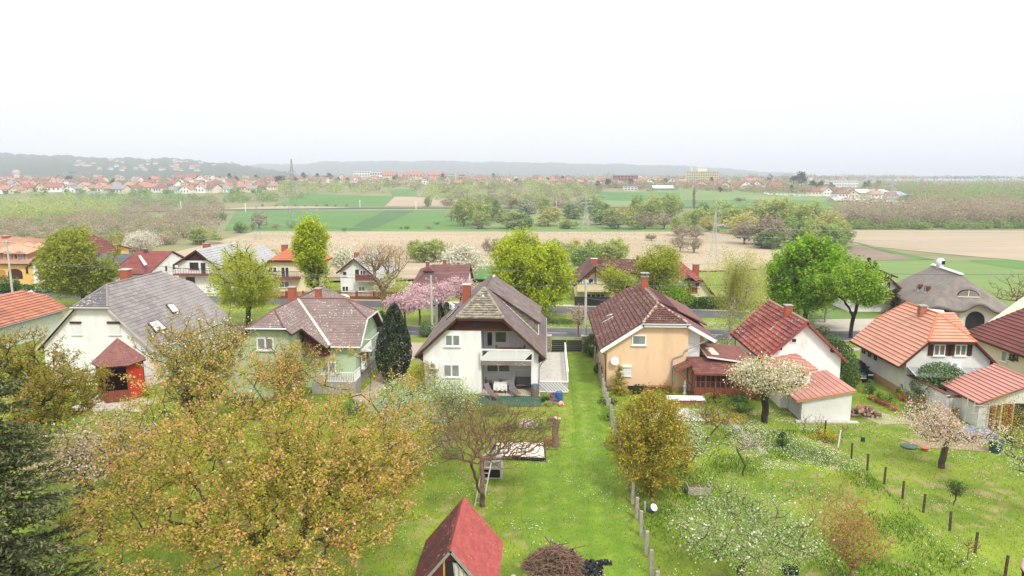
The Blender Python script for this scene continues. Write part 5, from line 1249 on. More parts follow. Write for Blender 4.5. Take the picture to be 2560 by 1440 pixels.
MB().box(r1.x-7.2,r2.x-.6,ye_+.6,yr+6.5,-.3,ze_+.1).build('wall',WHITE,Lh);MB().prism([(r2.x-.55,ye_+.6,-.3),(r2.x-.55,yr+6.4,-.3),(r2.x-.55,yr+6.4,2.5),(r2.x-.55,yr,5.15),(r2.x-.55,ye_+.6,2.6)],(.3,0,0)).build('gable_wall',WHITE,Lh)
for yy in (yr-2.2,yr+.2):window(Lh,(r2.x-.25,yy,2.6),.9,1.1,1,face=(1,0,0),pane=PANE)
n_=(Vector(left[1])-Vector(left[0])).cross(Vector(left[3])-Vector(left[0])).normalized()
if n_.z < 0:n_=-n_
PV=mat('solar panel',(.035,.038,.06),(.028,.03,.045),scale=1,rough=.12)
o_,dx_,dy_=Vector(left[3]),(Vector(left[2])-Vector(left[3])),(Vector(left[0])-Vector(left[3]))
for j in range(4):
    for i in range(6):
        a0=o_+dx_*(.04+i*.158)+dy_*(.06+j*.232)+n_*.12;q=[a0,a0+dx_*.152,a0+dx_*.152+dy_*.222,a0+dy_*.222]
        MB().prism(q,n_*.04).build('solar_panel',PV,Lh)
p=PYZ(370,634,yr);chimney(Lh,p.x,yr-.6,4.6,PYZ(370,622,yr).z,.5,m=R_MAROON)
MB().prism([tuple(Q(352,640,4.7)),tuple(Q(368,662,3.9)),tuple(Q(360,664,3.9)),tuple(Q(346,640,4.7))],(0,0,.1)).build('valley_sheet',PVC,Lh)
# J yellow house and K white gable at far left
Jh=thing('amber_house',(-95,113,0),'amber yellow house with tan tile roof, dormer windows and arched porch at the far left','house')
yj=110.5;ze_=PYZ(60,660,yj).z;rj1,rj2=Q(-60,594,7.0),Q(48,593,7.0);yrj=rj2.y;xrj=PYZ(98,655,yj).x
main=[(-118,yj,ze_),(xrj,yj,ze_),(xrj,yj+4.5,ze_+(7.0-ze_)*4.5/(yrj-yj)),(rj2.x,yrj,7.0),(-118,yrj,7.0)]
sp_=(7.0-ze_)/(yrj-yj);bkz=ze_
hipj=[(xrj,yj+4.5,ze_+sp_*4.5),(xrj,2*yrj-yj-4.5,ze_+sp_*4.5),(rj2.x,yrj,7.0)]
bk=[(-118,2*yrj-yj,ze_),(xrj,2*yrj-yj,ze_),(xrj,2*yrj-yj-4.5,ze_+sp_*4.5),(rj2.x,yrj,7.0),(-118,yrj,7.0)]
slab(Jh,[main,hipj,bk],BEAM,.14);tile_roof(Jh,[main,hipj,bk],.9,.42,R_TAN,limit=0,th=.05)
MB().prism([(xrj-.4,yj+.6,-.3),(xrj-.4,2*yrj-yj-.6,-.3),(xrj-.4,2*yrj-yj-.6,ze_),(xrj-.4,2*yrj-yj-4.5,ze_+sp_*4.3),(xrj-.4,yj+4.5,ze_+sp_*4.3),(xrj-.4,yj+.6,ze_)],(-22,0,0)).build('wall',YELLOW,Jh)
def arch(t,u,v_top,v_bot,hw,y,m,name='arch'):
    c=PYZ(u,v_top,y);zb=PYZ(u,v_bot,y).z;rr_=hw
    pts=[(c.x+hw*math.cos(R(k)),y-.05,c.z-hw*.55+hw*.55*math.sin(R(k))) for k in range(0,181,15)]+[(c.x-hw,y-.05,zb),(c.x+hw,y-.05,zb)]
    MB().prism(pts,(0,.045,0)).build(name,m,t)
arch(Jh,37,672,697,1.25,yj+.6,BEAM);arch(Jh,3,674,697,.7,yj+.6,mat('amber shade wall',(.5,.25,.08)));W2(Jh,64,667,71,682,yj+.6,1,frame=BEAM)
for u in (8,33,64):
    p=PYZ(u,643,yj+2.8);dm=MB().prism([(p.x-.9,yj+2.0,p.z-.9),(p.x+.9,yj+2.0,p.z-.9),(p.x+.9,yj+2.0,p.z+.9),(p.x-.9,yj+2.0,p.z+.9)],(0,3,0)).build('dormer',R_TAN,Jh)
    c=PYZ(u,642,yj+1.97);window(dm,(p.x,yj+1.99,p.z),1.1,1.4,1,pane=PANEC,frame=REDWOOD)
    MB().prism([(p.x-1.4,yj+1.5,p.z+.7),(p.x,yj+1.5,p.z+1.3),(p.x+1.4,yj+1.5,p.z+.7)],(0,5,.9)).build('dormer_roof',R_TAN,dm)
p=PYZ(27,604,124);chimney(Jh,p.x,123,6.0,PYZ(27,590,123).z,1.0)
Kh,l,a,r=gable_house('white_house','white house with mauve roof half hidden behind the round olive green tree at far left',107.5,13,(68,665),(128,598),(190,668),R_MAROON,WHITE,hip=(120,631),hipd=2.5)
W2(Kh,97,650,108,661,108,1,frame=REDWOOD);W2(Kh,97,681,108,695,108,1,frame=REDWOOD)
# ---- thatched house
Th=thing('thatched_house',(52,94,0),'thatched house with eyebrow windows, white ridge and white round topped chimney','house')
ZE,ZR=2.55,6.35
rB,rA=P(2402,686,ZR),P(2333,663,ZR)      # near and far ridge ends
ax=(rB-rA);ax.z=0;ax.normalize();ay=Vector((-ax.y,ax.x,0));cmid=(rA+rB)/2;cmid.z=0;hl=(rB-rA).length/2
def tw_(a,b,z):v=cmid+ax*a+ay*b;return (v.x,v.y,z)
XE,YE=hl+3.7,5.3
NU,NV=120,34
def thatch_pt(i,j):
    t=i/NU*4;s_=int(t) % 4;f=t-int(t)
    C_=[(-XE,-YE),(XE,-YE),(XE,YE),(-XE,YE)];a=C_[s_];b_=C_[(s_+1) % 4]
    ex,ey=a[0]+(b_[0]-a[0])*f,a[1]+(b_[1]-a[1])*f
    k=(abs(ex/XE)**7+abs(ey/YE)**7)**(-1/7);ex *= k;ey *= k
    rx_=max(-hl,min(hl,ex*hl/XE*1.05))
    return ex+(rx_-ex)*j,ey*(1-j),ZE+(ZR-ZE)*(j**.94)
_left=(tw_(-5,-YE,ZE),tw_(5,-YE,ZE),tw_(0,0,ZR));_front=(tw_(XE,-3,ZE),tw_(XE,3,ZE),tw_(hl,0,ZR))
eyes=[]
for (u_,v_,hw_,eh_,pl_) in ((2300,722,.62,.42,0),(2319,727,.62,.42,0),(2419,738,1.35,.7,1)):
    q_=RP(u_,v_,*(_left if pl_ == 0 else _front));d_=q_-cmid
    eyes.append((d_.dot(ax),d_.dot(ay),(q_.z-ZE)/(ZR-ZE),hw_,eh_,pl_))
wf_=(tw_(XE-1.1,-3,0),tw_(XE-1.1,3,0),tw_(XE-1.1,0,3))
arc_=(RP(2438,790,*wf_)-cmid).dot(ay);por_=(RP(2335,790,*wf_)-cmid).dot(ay)
V=[]
for j in range(NV+1):
    for i in range(NU):
        jj=j/NV;x,y,z=thatch_pt(i,jj);ee=thatch_pt(i,0)
        front=abs(ee[0]-XE) < .25;left=abs(ee[1]+YE) < .25
        for (ex_,ey_,ej,hw,eh,pl_) in eyes:
            lat=(x-ex_) if pl_ == 0 else (y-ey_)
            if (pl_ == 0 and left) or (pl_ == 1 and front):
                dx=lat/(hw*1.5)
                if abs(dx) < 1:z += (math.cos(dx*math.pi)*.5+.5)*eh*max(0,1-abs(jj-ej-.08)/.2)
        if front:
            for (c_,hw,lift) in ((arc_,2.0,.95),(por_,1.9,.45)):
                dx=(y-c_)/hw
                if abs(dx) < 1:z += (math.cos(dx*math.pi)*.5+.5)*lift*max(0,1-jj/.3)**1.2
        V.append(tw_(x,y,z))
V=np.array(V);F=[]
for j in range(NV):
    for i in range(NU):F.append((j*NU+i,j*NU+(i+1) % NU,(j+1)*NU+(i+1) % NU,(j+1)*NU+i))
V2=V.copy();V2[:,2] -= .32;F2=[tuple(q+len(V) for q in reversed(f)) for f in F]
for i in range(NU):F2.append((i,i+len(V),(i+1) % NU+len(V),(i+1) % NU))
npmesh('thatch',np.concatenate([V,V2]),np.array(F+F2),THATCH,Th,smooth=True)
def tb(b,x0,x1,y0,y1,z0,z1):b.obox(tw_((x0+x1)/2,(y0+y1)/2,(z0+z1)/2),ax,ay,(0,0,1),(x1-x0)/2,(y1-y0)/2,(z1-z0)/2)
XW=XE-1.1
b=MB();tb(b,-XE+1,XW,-YE+.9,YE-.9,-.3,2.9);b.build('wall',CREAM2,Th)
b=MB();b.prism([tw_(XW+.02,arc_+1.75*math.cos(R(k)),1.9+1.7*math.sin(R(k))) for k in range(0,181,15)]+[tw_(XW+.02,arc_-1.75,0),tw_(XW+.02,arc_+1.75,0)],tuple(ax*.05));b.build('gable_wall',CREAM2,Th)
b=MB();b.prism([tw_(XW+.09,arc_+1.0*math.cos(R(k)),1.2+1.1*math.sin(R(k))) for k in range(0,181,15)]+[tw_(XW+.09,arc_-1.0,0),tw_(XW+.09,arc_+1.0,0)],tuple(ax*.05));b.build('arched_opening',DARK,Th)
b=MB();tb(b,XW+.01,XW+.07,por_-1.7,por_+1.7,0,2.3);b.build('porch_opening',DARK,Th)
for q in (-1.6,0,1.6):b=MB();tb(b,XW+.3,XW+.48,por_+q-.09,por_+q+.09,0,2.5);b.build('post',REDWOOD,Th)
b=MB();b.prism([tw_(XW+2.0,por_-1.9,2.0),tw_(XW+2.0,por_+.6,2.0),tw_(XW+.5,por_+.6,2.6),tw_(XW+.5,por_-1.9,2.6)],(0,0,.06));b.build('awning',PVC,Th)
b=MB();ra2,rb2=Vector(tw_(-hl-.3,0,ZR+.06)),Vector(tw_(hl+.3,0,ZR+.06));b.bar(ra2,rb2,.50,.1);b.bar(ra2+Vector((0,0,.1)),rb2+Vector((0,0,.1)),.16,.1);b.build('ridge',PVC,Th)
c=rB.lerp(rA,.74);b=MB();b.lathe((c.x,c.y,ZR-.3),[(.44,0),(.44,.7),(.50,.75),(.50,1.05),(.44,1.3),(.28,1.48),(.05,1.54)],16);ch=b.build('chimney',PVC,Th,smooth=True)
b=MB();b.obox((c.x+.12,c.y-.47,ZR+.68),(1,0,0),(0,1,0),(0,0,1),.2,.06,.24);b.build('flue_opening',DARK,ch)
for (ex_,ey_,ej,hw,eh,pl_) in eyes:
    z_=ZE+(ZR-ZE)*ej;hh=.62 if pl_ == 0 else .72;w_=hw*.8;n_=-ay if pl_ == 0 else ax;l_=ax if pl_ == 0 else ay
    base=cmid+ax*ex_+ay*ey_;base.z=z_
    def ep(a,h_,d_):v=base+l_*a+n_*d_;return (v.x,v.y,z_-.12+h_)
    b=MB();b.prism([ep((w_+.1)*math.cos(R(q)),(hh+.1)*math.sin(R(q)),.22) for q in range(0,181,15)],tuple(-n_*.6));f_=b.build('eyebrow_window',BEAM,Th)
    b=MB();b.prism([ep(w_*math.cos(R(q)),.04+hh*.94*math.sin(R(q)),.225) for q in range(0,181,15)],tuple(n_*.02));b.build('pane',PANE if pl_ == 0 else PANEC,f_)
    b=MB();b.obox(ep(0,hh/2,.26),l_,n_,(0,0,1),.05,.015,hh/2);b.obox(ep(0,-.03,.3),l_,n_,(0,0,1),w_+.08,.1,.05);b.build('window_bar',CREAM2,f_)
# ---- street side fences
def picket(name,label,x0,x1,y,m,h=1.1,w=.11,gap=.08,base=None,pill=None,tilt=0):
    t=thing(name,((x0+x1)/2,y,0),label,'fence');n=int((x1-x0)/(w+gap));me=MB().box(-w/2,w/2,-.015,.015,.12,h).mesh('picket');me.materials.append(m)
    for k in range(n):
        x=x0+(k+.5)*(w+gap);o=bpy.data.objects.new('picket',me);COL.objects.link(o);o.parent=t;o.location=Vector((x,y+(x-x0)*tilt,0))-t.location
    MB().bar((x0,y+.05,h*.8),(x1,y+.05+(x1-x0)*tilt,h*.8),.05,.07).build('rail',m,t);MB().bar((x0,y+.05,.35),(x1,y+.05+(x1-x0)*tilt,.35),.05,.07).build('rail',m,t)
    for k in range(int((x1-x0)/2.6)+1):
        x=x0+k*2.6;MB().box(x-.12,x+.12,y+.08+(x-x0)*tilt,y+.32+(x-x0)*tilt,0,h+.08).build('post',pill or m,t)
    if base:MB().bar((x0,y+.15,.14),(x1,y+.15+(x1-x0)*tilt,.14),.2,.3).build('base_wall',base,t)
    return t
picket('picket_fence','red brown picket fence on a low wall in front of the tall white house',-33.5,-20,99.6,REDWOOD,1.2,base=BRICK,pill=BRICK)
picket('picket_fence','red brown picket fence with brick pillars in front of the cream yellow house',-47,-35,99.9,REDWOOD,1.1,base=BRICK,pill=BRICK)
picket('picket_fence','brown picket fence in front of the red roofed cream house beside the birch',18.5,33.0,94.3,BEAM,1.2)
picket('picket_fence','dark picket fence between the peach house and the red roofed white house',14.6,17.9,70.5,BEAM,1.3)
hedge('hedge',(19.6,94.9,0),(25.6,94.5,0),1.4,1.5,5000,.22,LF_HEDGE,'clipped green hedge in front of the red roofed cream house',seed=3)
hedge('hedge',(50.8,86.3,0),(58.8,84.6,0),1.3,1.25,6000,.2,LF_HEDGE,'long box cut hedge in front of the thatched house',seed=4)
b=MB();GP=thing('stone_pier',(48.8,86.6,0),'low stone wall pier at the left end of the thatched house hedge','wall');b.box(47.6,50.0,86.3,87.0,0,1.35);b.build('pier',CONCP,GP);MB().box(47.5,50.1,86.2,87.1,1.353,1.45).build('coping',CONC,GP)
hedge('hedge',(-88,104.5,0),(-72,102.5,0),1.0,1.1,4000,.25,LF_HEDGE,'low dark hedge along the street in front of the white house at far left',seed=5)
bush('evergreen_bush',(-86.2,103.6,0),'dark evergreen bush at the foot of the leftmost concrete pole','bush',2.0,2.6,2600,.25,LF_HEDGE,seed=6)
# gate between two stone pillars
GT=thing('driveway_gate',(1.6,69.6,0),'black slatted double driveway gate between two pebble pillars','gate')
gx0,gx1=P(1379,884,0).x,P(1454,884,0).x
fr_=MB()
for a_,c_ in ((gx0,(gx0+gx1)/2-.03),((gx0+gx1)/2+.03,gx1)):
    fr_.box(a_,a_+.06,69.55,69.61,.1,1.35);fr_.box(c_-.06,c_,69.55,69.61,.1,1.35)
BLK=mat('black steel',(.022,.022,.024),rough=.5);fr_.build('gate_frame',BLK,GT)
for a_,c_ in ((gx0,(gx0+gx1)/2-.03),((gx0+gx1)/2+.03,gx1)):
    for k in range(6):MB().box(a_+.063,c_-.063,69.54,69.6,.12+k*.205,.295+k*.205).build('slat',BLK,GT)
PEB=mat('pebble stone',(.42,.34,.25),(.18,.12,.08),scale=9,lo=.4,hi=.6,bump=.8,bscale=14)
for x,w_,t_ in ((gx0-.35,.3,'left'),(gx1+.35,.34,'right')):
    o=thing('gate_pillar',(x,69.6,0),'square pebble stone pillar at the %s end of the black driveway gate' % t_,'pillar');MB().box(x-w_,x+w_,69.3,69.9,0,1.75).build('shaft',PEB,o);MB().box(x-w_-.05,x+w_+.05,69.25,69.95,1.753,1.84).build('cap',CONCP,o)
bush('evergreen_bush',tuple(P(1478,890,0)),'dark evergreen bush squeezed between the right gate pillar and the peach house','bush',.85,2.3,2600,.14,LF_HEDGE,seed=9,shape='egg')
# ================================================================ poles and wires
def pole(u,vb,zt,label,arm=True,y=None):
    b0=P(u,vb,0);t=thing('utility_pole',b0,label,'utility pole')
    MB().tube((b0.x,b0.y,0),(b0.x,b0.y,zt),.17,.11,8).build('shaft',CONCP,t)
    if arm:
        MB().box(b0.x-.7,b0.x+.7,b0.y-.04,b0.y+.04,zt-.45,zt-.35).build('crossarm',ZINC,t)
        for k in (-.6,0,.6):MB().tube((b0.x+k,b0.y,zt-.35),(b0.x+k,b0.y,zt-.2),.035,n=6).build('insulator',PVC,t)
    return b0
pA=pole(1462,880,7.6,'concrete utility pole beside the right gate pillar of the black gate')
pB=pole(2063,806,6.7,'concrete utility pole in front of the broad bright green tree')
pC=pole(32,738,8.6,'concrete utility pole at the far left by the evergreen bush')
pD=pole(1080,832,6.8,'thin utility pole among the pink cherry trees')
WIRE=mat('cable',(.12,.12,.12));WIREL=mat('cable light',(.27,.28,.29))
def cable(a,b_,sag,label,r=.028,m=WIRE,n=14,group=None):
    a,b_=Vector(a),Vector(b_);pts_=[]
    for i in range(n+1):
        t=i/n;p=a+(b_-a)*t;p.z -= sag*4*t*(1-t);pts_.append(p)
    mb=MB();c=(a+b_)/2
    for i in range(n):mb.tube(pts_[i],pts_[i+1],r,n=4,cap=False)
    o=mb.build('power_cable',m,None,at=c);tag(o,label,'power cable',group);return o
tA,tB,tC,tD=(Vector((q.x,q.y,z)) for q,z in ((pA,7.3),(pB,6.4),(pC,8.3),(pD,6.5)))
cable(tD,tA,.7,'dark cable over the white house roof to the pole by the black gate');cable(tA,tB,.9,'dark cable from the gate pole to the pole before the bright green tree')
cable(tB,(92,90,7.5),.8,'dark cable running right past the thatched house');cable(tC,tD,1.6,'long dark cable over the grey and green house roofs')
cable(P(1462,744,7.2),(8.7,72.4,5.2),.2,'service cable from the gate pole down to the peach house');cable(tD+Vector((0,0,-.6)),(-22.4,66,7.0),.3,'service cable to the green house ridge',.02)
for k,(v0_,v1_) in enumerate(((668,690),(672,692))):
    cable(P(34,v0_-18,9-k*.4),P(1290,v1_-16,7.5),1.0,('upper' if k == 0 else 'lower')+' pale street cable along the far row of houses',.011,WIREL,24)
cable(P(1290,676,7.5),P(1760,690,7.3),.8,'pale street cable between the lime tree and the birch',.011,WIREL)
cable(P(-60,690,8.6),tC,.3,'pale cable entering from the left edge',.011,WIREL)
# ---- street lamps at the thatched house
def lamp(u,vb,h,label):
    b0=P(u,vb,0);t=thing('street_lamp',b0,label,'street lamp');MB().tube((b0.x,b0.y,0),(b0.x,b0.y,h),.05,.035,8).build('pole',PVC,t)
    MB().lathe((b0.x,b0.y,h),[(.05,0),(.42,.06),(.44,.12),(.1,.25)],14).build('lamp_shade',PVC,t);return t
lamp(2373,800,4.1,'tall white garden lamp in front of the thatched house porch');
# ================================================================ vehicles
def wheel(parent,c,r,w,axis,m=BLK):
    a=Vector(axis).normalized()*w/2;c=Vector(c);o=MB().tube(c-a,c+a,r,n=18).build('wheel',m,parent)
    MB().tube(c-a*1.04,c+a*1.04,r*.62,n=12).build('rim',ZINC,o);return o
def car_shell(name,prof,w,m,parent,X,Yv,tumble=.12,belt=.8):
    """side outline (along, up) swept across with rounded shoulders"""
    secs=[(-w/2,.0),(-w/2+.06,1),(w/2-.06,1),(w/2,.0)]
    V=[];n=len(prof);zmax=max(p[1] for p in prof)
    offs=[-.5,-.47,-.40,0,.40,.47,.5]
    for o_ in offs:
        for (s_,z) in prof:
            k=max(0,(z-belt)/(zmax-belt+1e-6));wd=w*(1-tumble*k*2);sh=1-(abs(o_) > .48)*.06-(abs(o_) > .45)*.02
            zz=z if z < .3 else .3+(z-.3)*(1-(.05 if abs(o_) > .48 else .015 if abs(o_) > .45 else 0))
            V.append(tuple(parent.location+X*(s_*(1-(.02 if abs(o_) > .48 else 0)))+Yv*(o_*wd)+Vector((0,0,zz))))
    F=[]
    for j in range(len(offs)-1):
        for i in range(n):F.append((j*n+i,j*n+(i+1) % n,(j+1)*n+(i+1) % n,(j+1)*n+i))
    b=MB();b.v=V;b.f=F+[tuple(range(n-1,-1,-1)),tuple(range((len(offs)-1)*n,len(offs)*n))]
    return b.build(name,m,parent)
def paint(name,c,rough=.25):
    m=mat(name,c,tuple(x*.95 for x in c),rough=rough);m.node_tree.nodes['Principled BSDF'].inputs['Coat Weight'].default_value=.5;return m
def car(name,loc,yaw,label,cat,m,kind='sedan',L=4.7,w=1.82,h=1.45):
    t=thing(name,loc,label,cat);X=Vector((math.cos(yaw),math.sin(yaw),0));Yv=Vector((-X.y,X.x,0));Lc=Vector(loc)
    if kind == 'sedan':pr=[(-2.3,.3),(-2.35,.75),(-2.2,.95),(-1.55,1.0),(-.9,1.38),(.1,1.45),(.55,1.38),(1.25,.98),(2.1,.85),(2.32,.68),(2.35,.3),(1.85,.22),(1.75,.45),(1.4,.6),(1.05,.45),(.95,.22),(-1.0,.22),(-1.1,.45),(-1.42,.6),(-1.75,.45),(-1.85,.22)]
    else:pr=[(-2.15,.3),(-2.2,.9),(-2.1,1.75),(-1.9,1.85),(.6,1.85),(.95,1.72),(1.5,1.15),(2.1,.95),(2.2,.7),(2.2,.3),(1.8,.22),(1.7,.45),(1.35,.62),(1.0,.45),(.9,.22),(-.95,.22),(-1.05,.45),(-1.4,.62),(-1.7,.45),(-1.8,.22)]
    car_shell('body',pr,w,m,t,X,Yv,.11 if kind == 'sedan' else .06,.95)
    for s_ in (1.4 if kind == 'sedan' else 1.35,-1.42):
        for q in (-1,1):wheel(t,Lc+X*s_+Yv*q*(w/2-.12)+Vector((0,0,.33)),.33,.2,Yv)
    GL=glass('car glass',(.02,.025,.03))
    def pan(a,b_,w0,w1,name='windscreen',off=.012):
        n=Vector((0,0,1));pts=[Lc+X*a[0]+Yv*w0+Vector((0,0,a[1])),Lc+X*a[0]-Yv*w0+Vector((0,0,a[1])),Lc+X*b_[0]-Yv*w1+Vector((0,0,b_[1])),Lc+X*b_[0]+Yv*w1+Vector((0,0,b_[1]))]
        nn=(pts[1]-pts[0]).cross(pts[3]-pts[0]).normalized();
        if nn.z < 0:nn=-nn
        MB().prism([p+nn*.004 for p in pts],nn*off).build(name,GL,t)
    if kind == 'sedan':pan((1.2,1.0),(.58,1.36),w*.42,w*.36);pan((-1.5,1.02),(-.93,1.36),w*.40,w*.35,'rear_window')
    else:pan((1.47,1.18),(.97,1.70),w*.42,w*.40)
    fx=2.33 if kind == 'sedan' else 2.17
    for q in (-1,1):
        MB().obox(Lc+X*(fx-.03)+Yv*q*w*.34+Vector((0,0,.72)),X,Yv,(0,0,1),.05,.2,.06).build('headlight',SKYL,t)
        wz=(1.0,1.32) if kind == 'sedan' else (1.2,1.62);sx=((-1.2,-.1),(-.05,.95)) if kind == 'sedan' else ((.35,1.15),)
        for (xa,xb) in sx:
            ofs0=w/2-.02;ofs1=w/2*(.86 if kind == 'sedan' else .93)
            pts=[Lc+X*xa+Yv*q*ofs0+Vector((0,0,wz[0])),Lc+X*xb+Yv*q*ofs0+Vector((0,0,wz[0])),Lc+X*(xb-.4)+Yv*q*ofs1+Vector((0,0,wz[1])),Lc+X*(xa+.1)+Yv*q*ofs1+Vector((0,0,wz[1]))]
            MB().prism(pts,Yv*q*.02).build('side_window',GL,t)
        MB().obox(Lc+X*.75+Yv*q*(w/2+.09)+Vector((0,0,1.02)),X,Yv,(0,0,1),.06,.1,.07).build('mirror',m,t)
    MB().obox(Lc+X*(fx+.005)+Vector((0,0,.6)),X,Yv,(0,0,1),.02,.34,.1).build('grille',BLK,t)
    MB().obox(Lc+X*(fx+.02)+Vector((0,0,.42)),X,Yv,(0,0,1),.01,.26,.06).build('number_plate',PVC,t)
    if kind == 'sedan':
        for q in (-1,1):MB().obox(Lc+X*(fx+.022)+Yv*q*.14+Vector((0,0,.62)),X,Yv,(0,0,1),.012,.12,.075).build('kidney_grille',ZINC,t)
    return t
p_=P(2160,951,0);car('parked_car',(p_.x-.3,p_.y+1.6,0),R(-93),'black saloon car parked nose out beside the orange roofed house','car',paint('black paint',(.012,.012,.014)))
p_=P(1062,762,0);car('parked_van',(p_.x,p_.y,0),R(180),'white delivery van parked on the street before the maroon roofed bungalow','van',paint('white paint',(.78,.78,.78)),'van')
for k,(u,v,s_,lb) in enumerate(((512,526,1,'white car driving on the distant valley road at left'),(1492,517,-1,'small white car on the distant valley road behind the willows'))):
    g_=G(u,v);car('distant_car',(g_.x,g_.y,g_.z+.6),R(0 if s_ > 0 else 180),lb,'car',MATS['white paint'],'van' if k == 0 else 'sedan')
# ================================================================ the middle garden
def chair(loc,yaw,m,label,group=None):
    t=thing('garden_chair',loc,label,'chair',group);X=Vector((math.cos(yaw),math.sin(yaw),0));Yv=Vector((-X.y,X.x,0));L=Vector(loc)
    MB().obox(L+Vector((0,0,.44)),X,Yv,(0,0,1),.24,.24,.025).build('seat',m,t)
    b=MB();b.obox(L-X*.26+Vector((0,0,.72)),X,Yv,(0,0,1),.02,.24,.27);b.build('backrest',m,t)
    for a in (-1,1):
        MB().bar(L+Yv*a*.25+X*.2+Vector((0,0,.66)),L+Yv*a*.25-X*.25+Vector((0,0,.66)),.05).build('armrest',m,t)
        for c in (-1,1):MB().bar(L+Yv*a*.23+X*c*.22,L+Yv*a*.23+X*c*.22+Vector((0,0,.64 if c > 0 else .42)),.045).build('leg',m,t)
    return t
CLOTH=mat('white cloth',(.75,.74,.72),(.66,.65,.64),scale=3)
tp=P(1252,975,.1);T_=thing('garden_table',(tp.x,tp.y,.06),'terrace table in front of the white house window','table')
MB().box(tp.x-.55,tp.x+.55,tp.y-.9,tp.y+.9,.74,.78).build('tabletop',BLK,T_)
for a in (-1,1):
    for c in (-1,1):MB().bar((tp.x+a*.45,tp.y+c*.8,.06),(tp.x+a*.45,tp.y+c*.8,.74),.06).build('leg',BLK,T_)
b=MB();V=[]
for k in range(25):
    a=k/24*2*math.pi;
n=40;ring0=[];ring1=[]
for k in range(n):
    t=k/n*4;s_=int(t);f=t-s_;C_=[(-.57,-.92),(.57,-.92),(.57,.92),(-.57,.92)];a,c=C_[s_],C_[(s_+1) % 4]
    x,y=a[0]+(c[0]-a[0])*f,a[1]+(c[1]-a[1])*f;w_=1+.07*math.sin(k*2.1)
    ring0.append((tp.x+x,tp.y+y,.785));ring1.append((tp.x+x*w_,tp.y+y*w_,.34+.05*math.sin(k*1.7)))
b.v=ring0+ring1;b.f=[tuple(range(n))]+[(k,(k+1) % n,(k+1) % n+n,k+n) for k in range(n)]
o=b.build('tablecloth',CLOTH,None,at=(tp.x,tp.y,.785));tag(o,'white cloth hanging over the terrace table','tablecloth')
o=MB().lathe((tp.x,tp.y+.2,.79),[(.1,0),(.16,.12),(.15,.14)],12).build('fruit_bowl',REDWOOD,None,at=(tp.x,tp.y+.2,.79));tag(o,'small brown bowl on the white tablecloth','bowl')
chair((tp.x-1.05,tp.y+.3,.06),0,BLK,'black plastic armchair left of the terrace table');chair((tp.x+1.05,tp.y+.3,.06),math.pi,BLK,'black plastic armchair right of the terrace table')
GREYF=mat('grey mesh fabric',(.17,.15,.14),(.13,.115,.11),scale=4)
def lounger(loc,yaw,label):
    t=thing('folding_lounger',loc,label,'lounger');X=Vector((math.cos(yaw),math.sin(yaw),0));Yv=Vector((-X.y,X.x,0));L=Vector(loc);Z=Vector((0,0,1))
    MB().prism([L-X*.2+Z*.40+Yv*.27,L-X*.2+Z*.40-Yv*.27,L+X*.95+Z*.34-Yv*.27,L+X*.95+Z*.34+Yv*.27],Z*.03).build('seat',GREYF,t)
    MB().prism([L-X*.22+Z*.42+Yv*.27,L-X*.22+Z*.42-Yv*.27,L-X*.75+Z*1.08-Yv*.27,L-X*.75+Z*1.08+Yv*.27],Z*.03).build('backrest',GREYF,t)
    for a in (-1,1):
        for (s0,s1) in (((-.5,0),(.3,.5)),((.5,0),(-.35,.6))):MB().tube(L+Yv*a*.29+X*s0[0]+Z*s0[1],L+Yv*a*.29+X*s1[0]+Z*s1[1],.016,n=5).build('leg',ZINC,t)
    return t
q=P(1228,997,0);lounger((q.x,q.y,.05),R(-50),'grey reclining lounger at the left of the green carpet')
q=P(1284,988,0);lounger((q.x,q.y,.05),R(-65),'grey reclining lounger in the middle of the green carpet')
# swing seat
q=P(1308,972,.1);t=thing('garden_swing',(q.x,q.y,.06),'small grey garden swing bench beside the right terrace pillar','swing')
MB().box(q.x-.7,q.x+.7,q.y-.25,q.y+.25,.45,.50).build('seat',GREYF,t);MB().prism([(q.x-.7,q.y+.25,.5),(q.x+.7,q.y+.25,.5),(q.x+.7,q.y+.4,1.05),(q.x-.7,q.y+.4,1.05)],(0,.04,0)).build('backrest',GREYF,t)
b=MB();
for a in (-1,1):b.tube((q.x+a*.8,q.y-.4,.06),(q.x+a*.8,q.y,1.75),.025);b.tube((q.x+a*.8,q.y+.4,.06),(q.x+a*.8,q.y,1.75),.025)
b.tube((q.x-.8,q.y,1.75),(q.x+.8,q.y,1.75),.025);b.build('frame',PVC,t)
# barrels and flower planters
BLUE=mat('blue plastic',(.04,.12,.30),rough=.4);WOODG=mat('weathered log',(.22,.17,.13),(.12,.09,.07),scale=5,stretch=(3,3,.5))
def barrel(u,v,r,h,m,label,lid=None):
    q=P(u,v,0);t=thing('barrel',(q.x,q.y,0),label,'barrel');MB().lathe((q.x,q.y,.02),[(r*.9,0),(r,h*.3),(r,h*.7),(r*.92,h)],14).build('drum',m,t)
    MB().lathe((q.x,q.y,h+.024),[(r*.9,0),(r*.88,.04)],14).build('lid',lid or BLUE,t);return t
barrel(1337,992,.34,1.0,WOODG,'wood clad rain barrel with blue lid at the corner of the white house');barrel(1397,1002,.32,.7,BLUE,'blue plastic barrel on the lawn right of the flower planters')
PURP=leaf('petal purple',[(.30,.05,.35),(.45,.10,.48),(.55,.20,.55)],.3);LILYL=leaf('leaf strap pale',[(.20,.26,.08),(.42,.44,.16),(.55,.52,.25)],.3)
for k,(u,v,n_) in enumerate(((1384,996,'upper'),(1384,1012,'lower'))):
    q=P(u,v,0);o=bush('purple_flowers',(q.x,q.y,.3),'%s clump of purple flowers in a planter by the green carpet' % n_,'flowers',.26,.22,260,.09,PURP,seed=40+k)
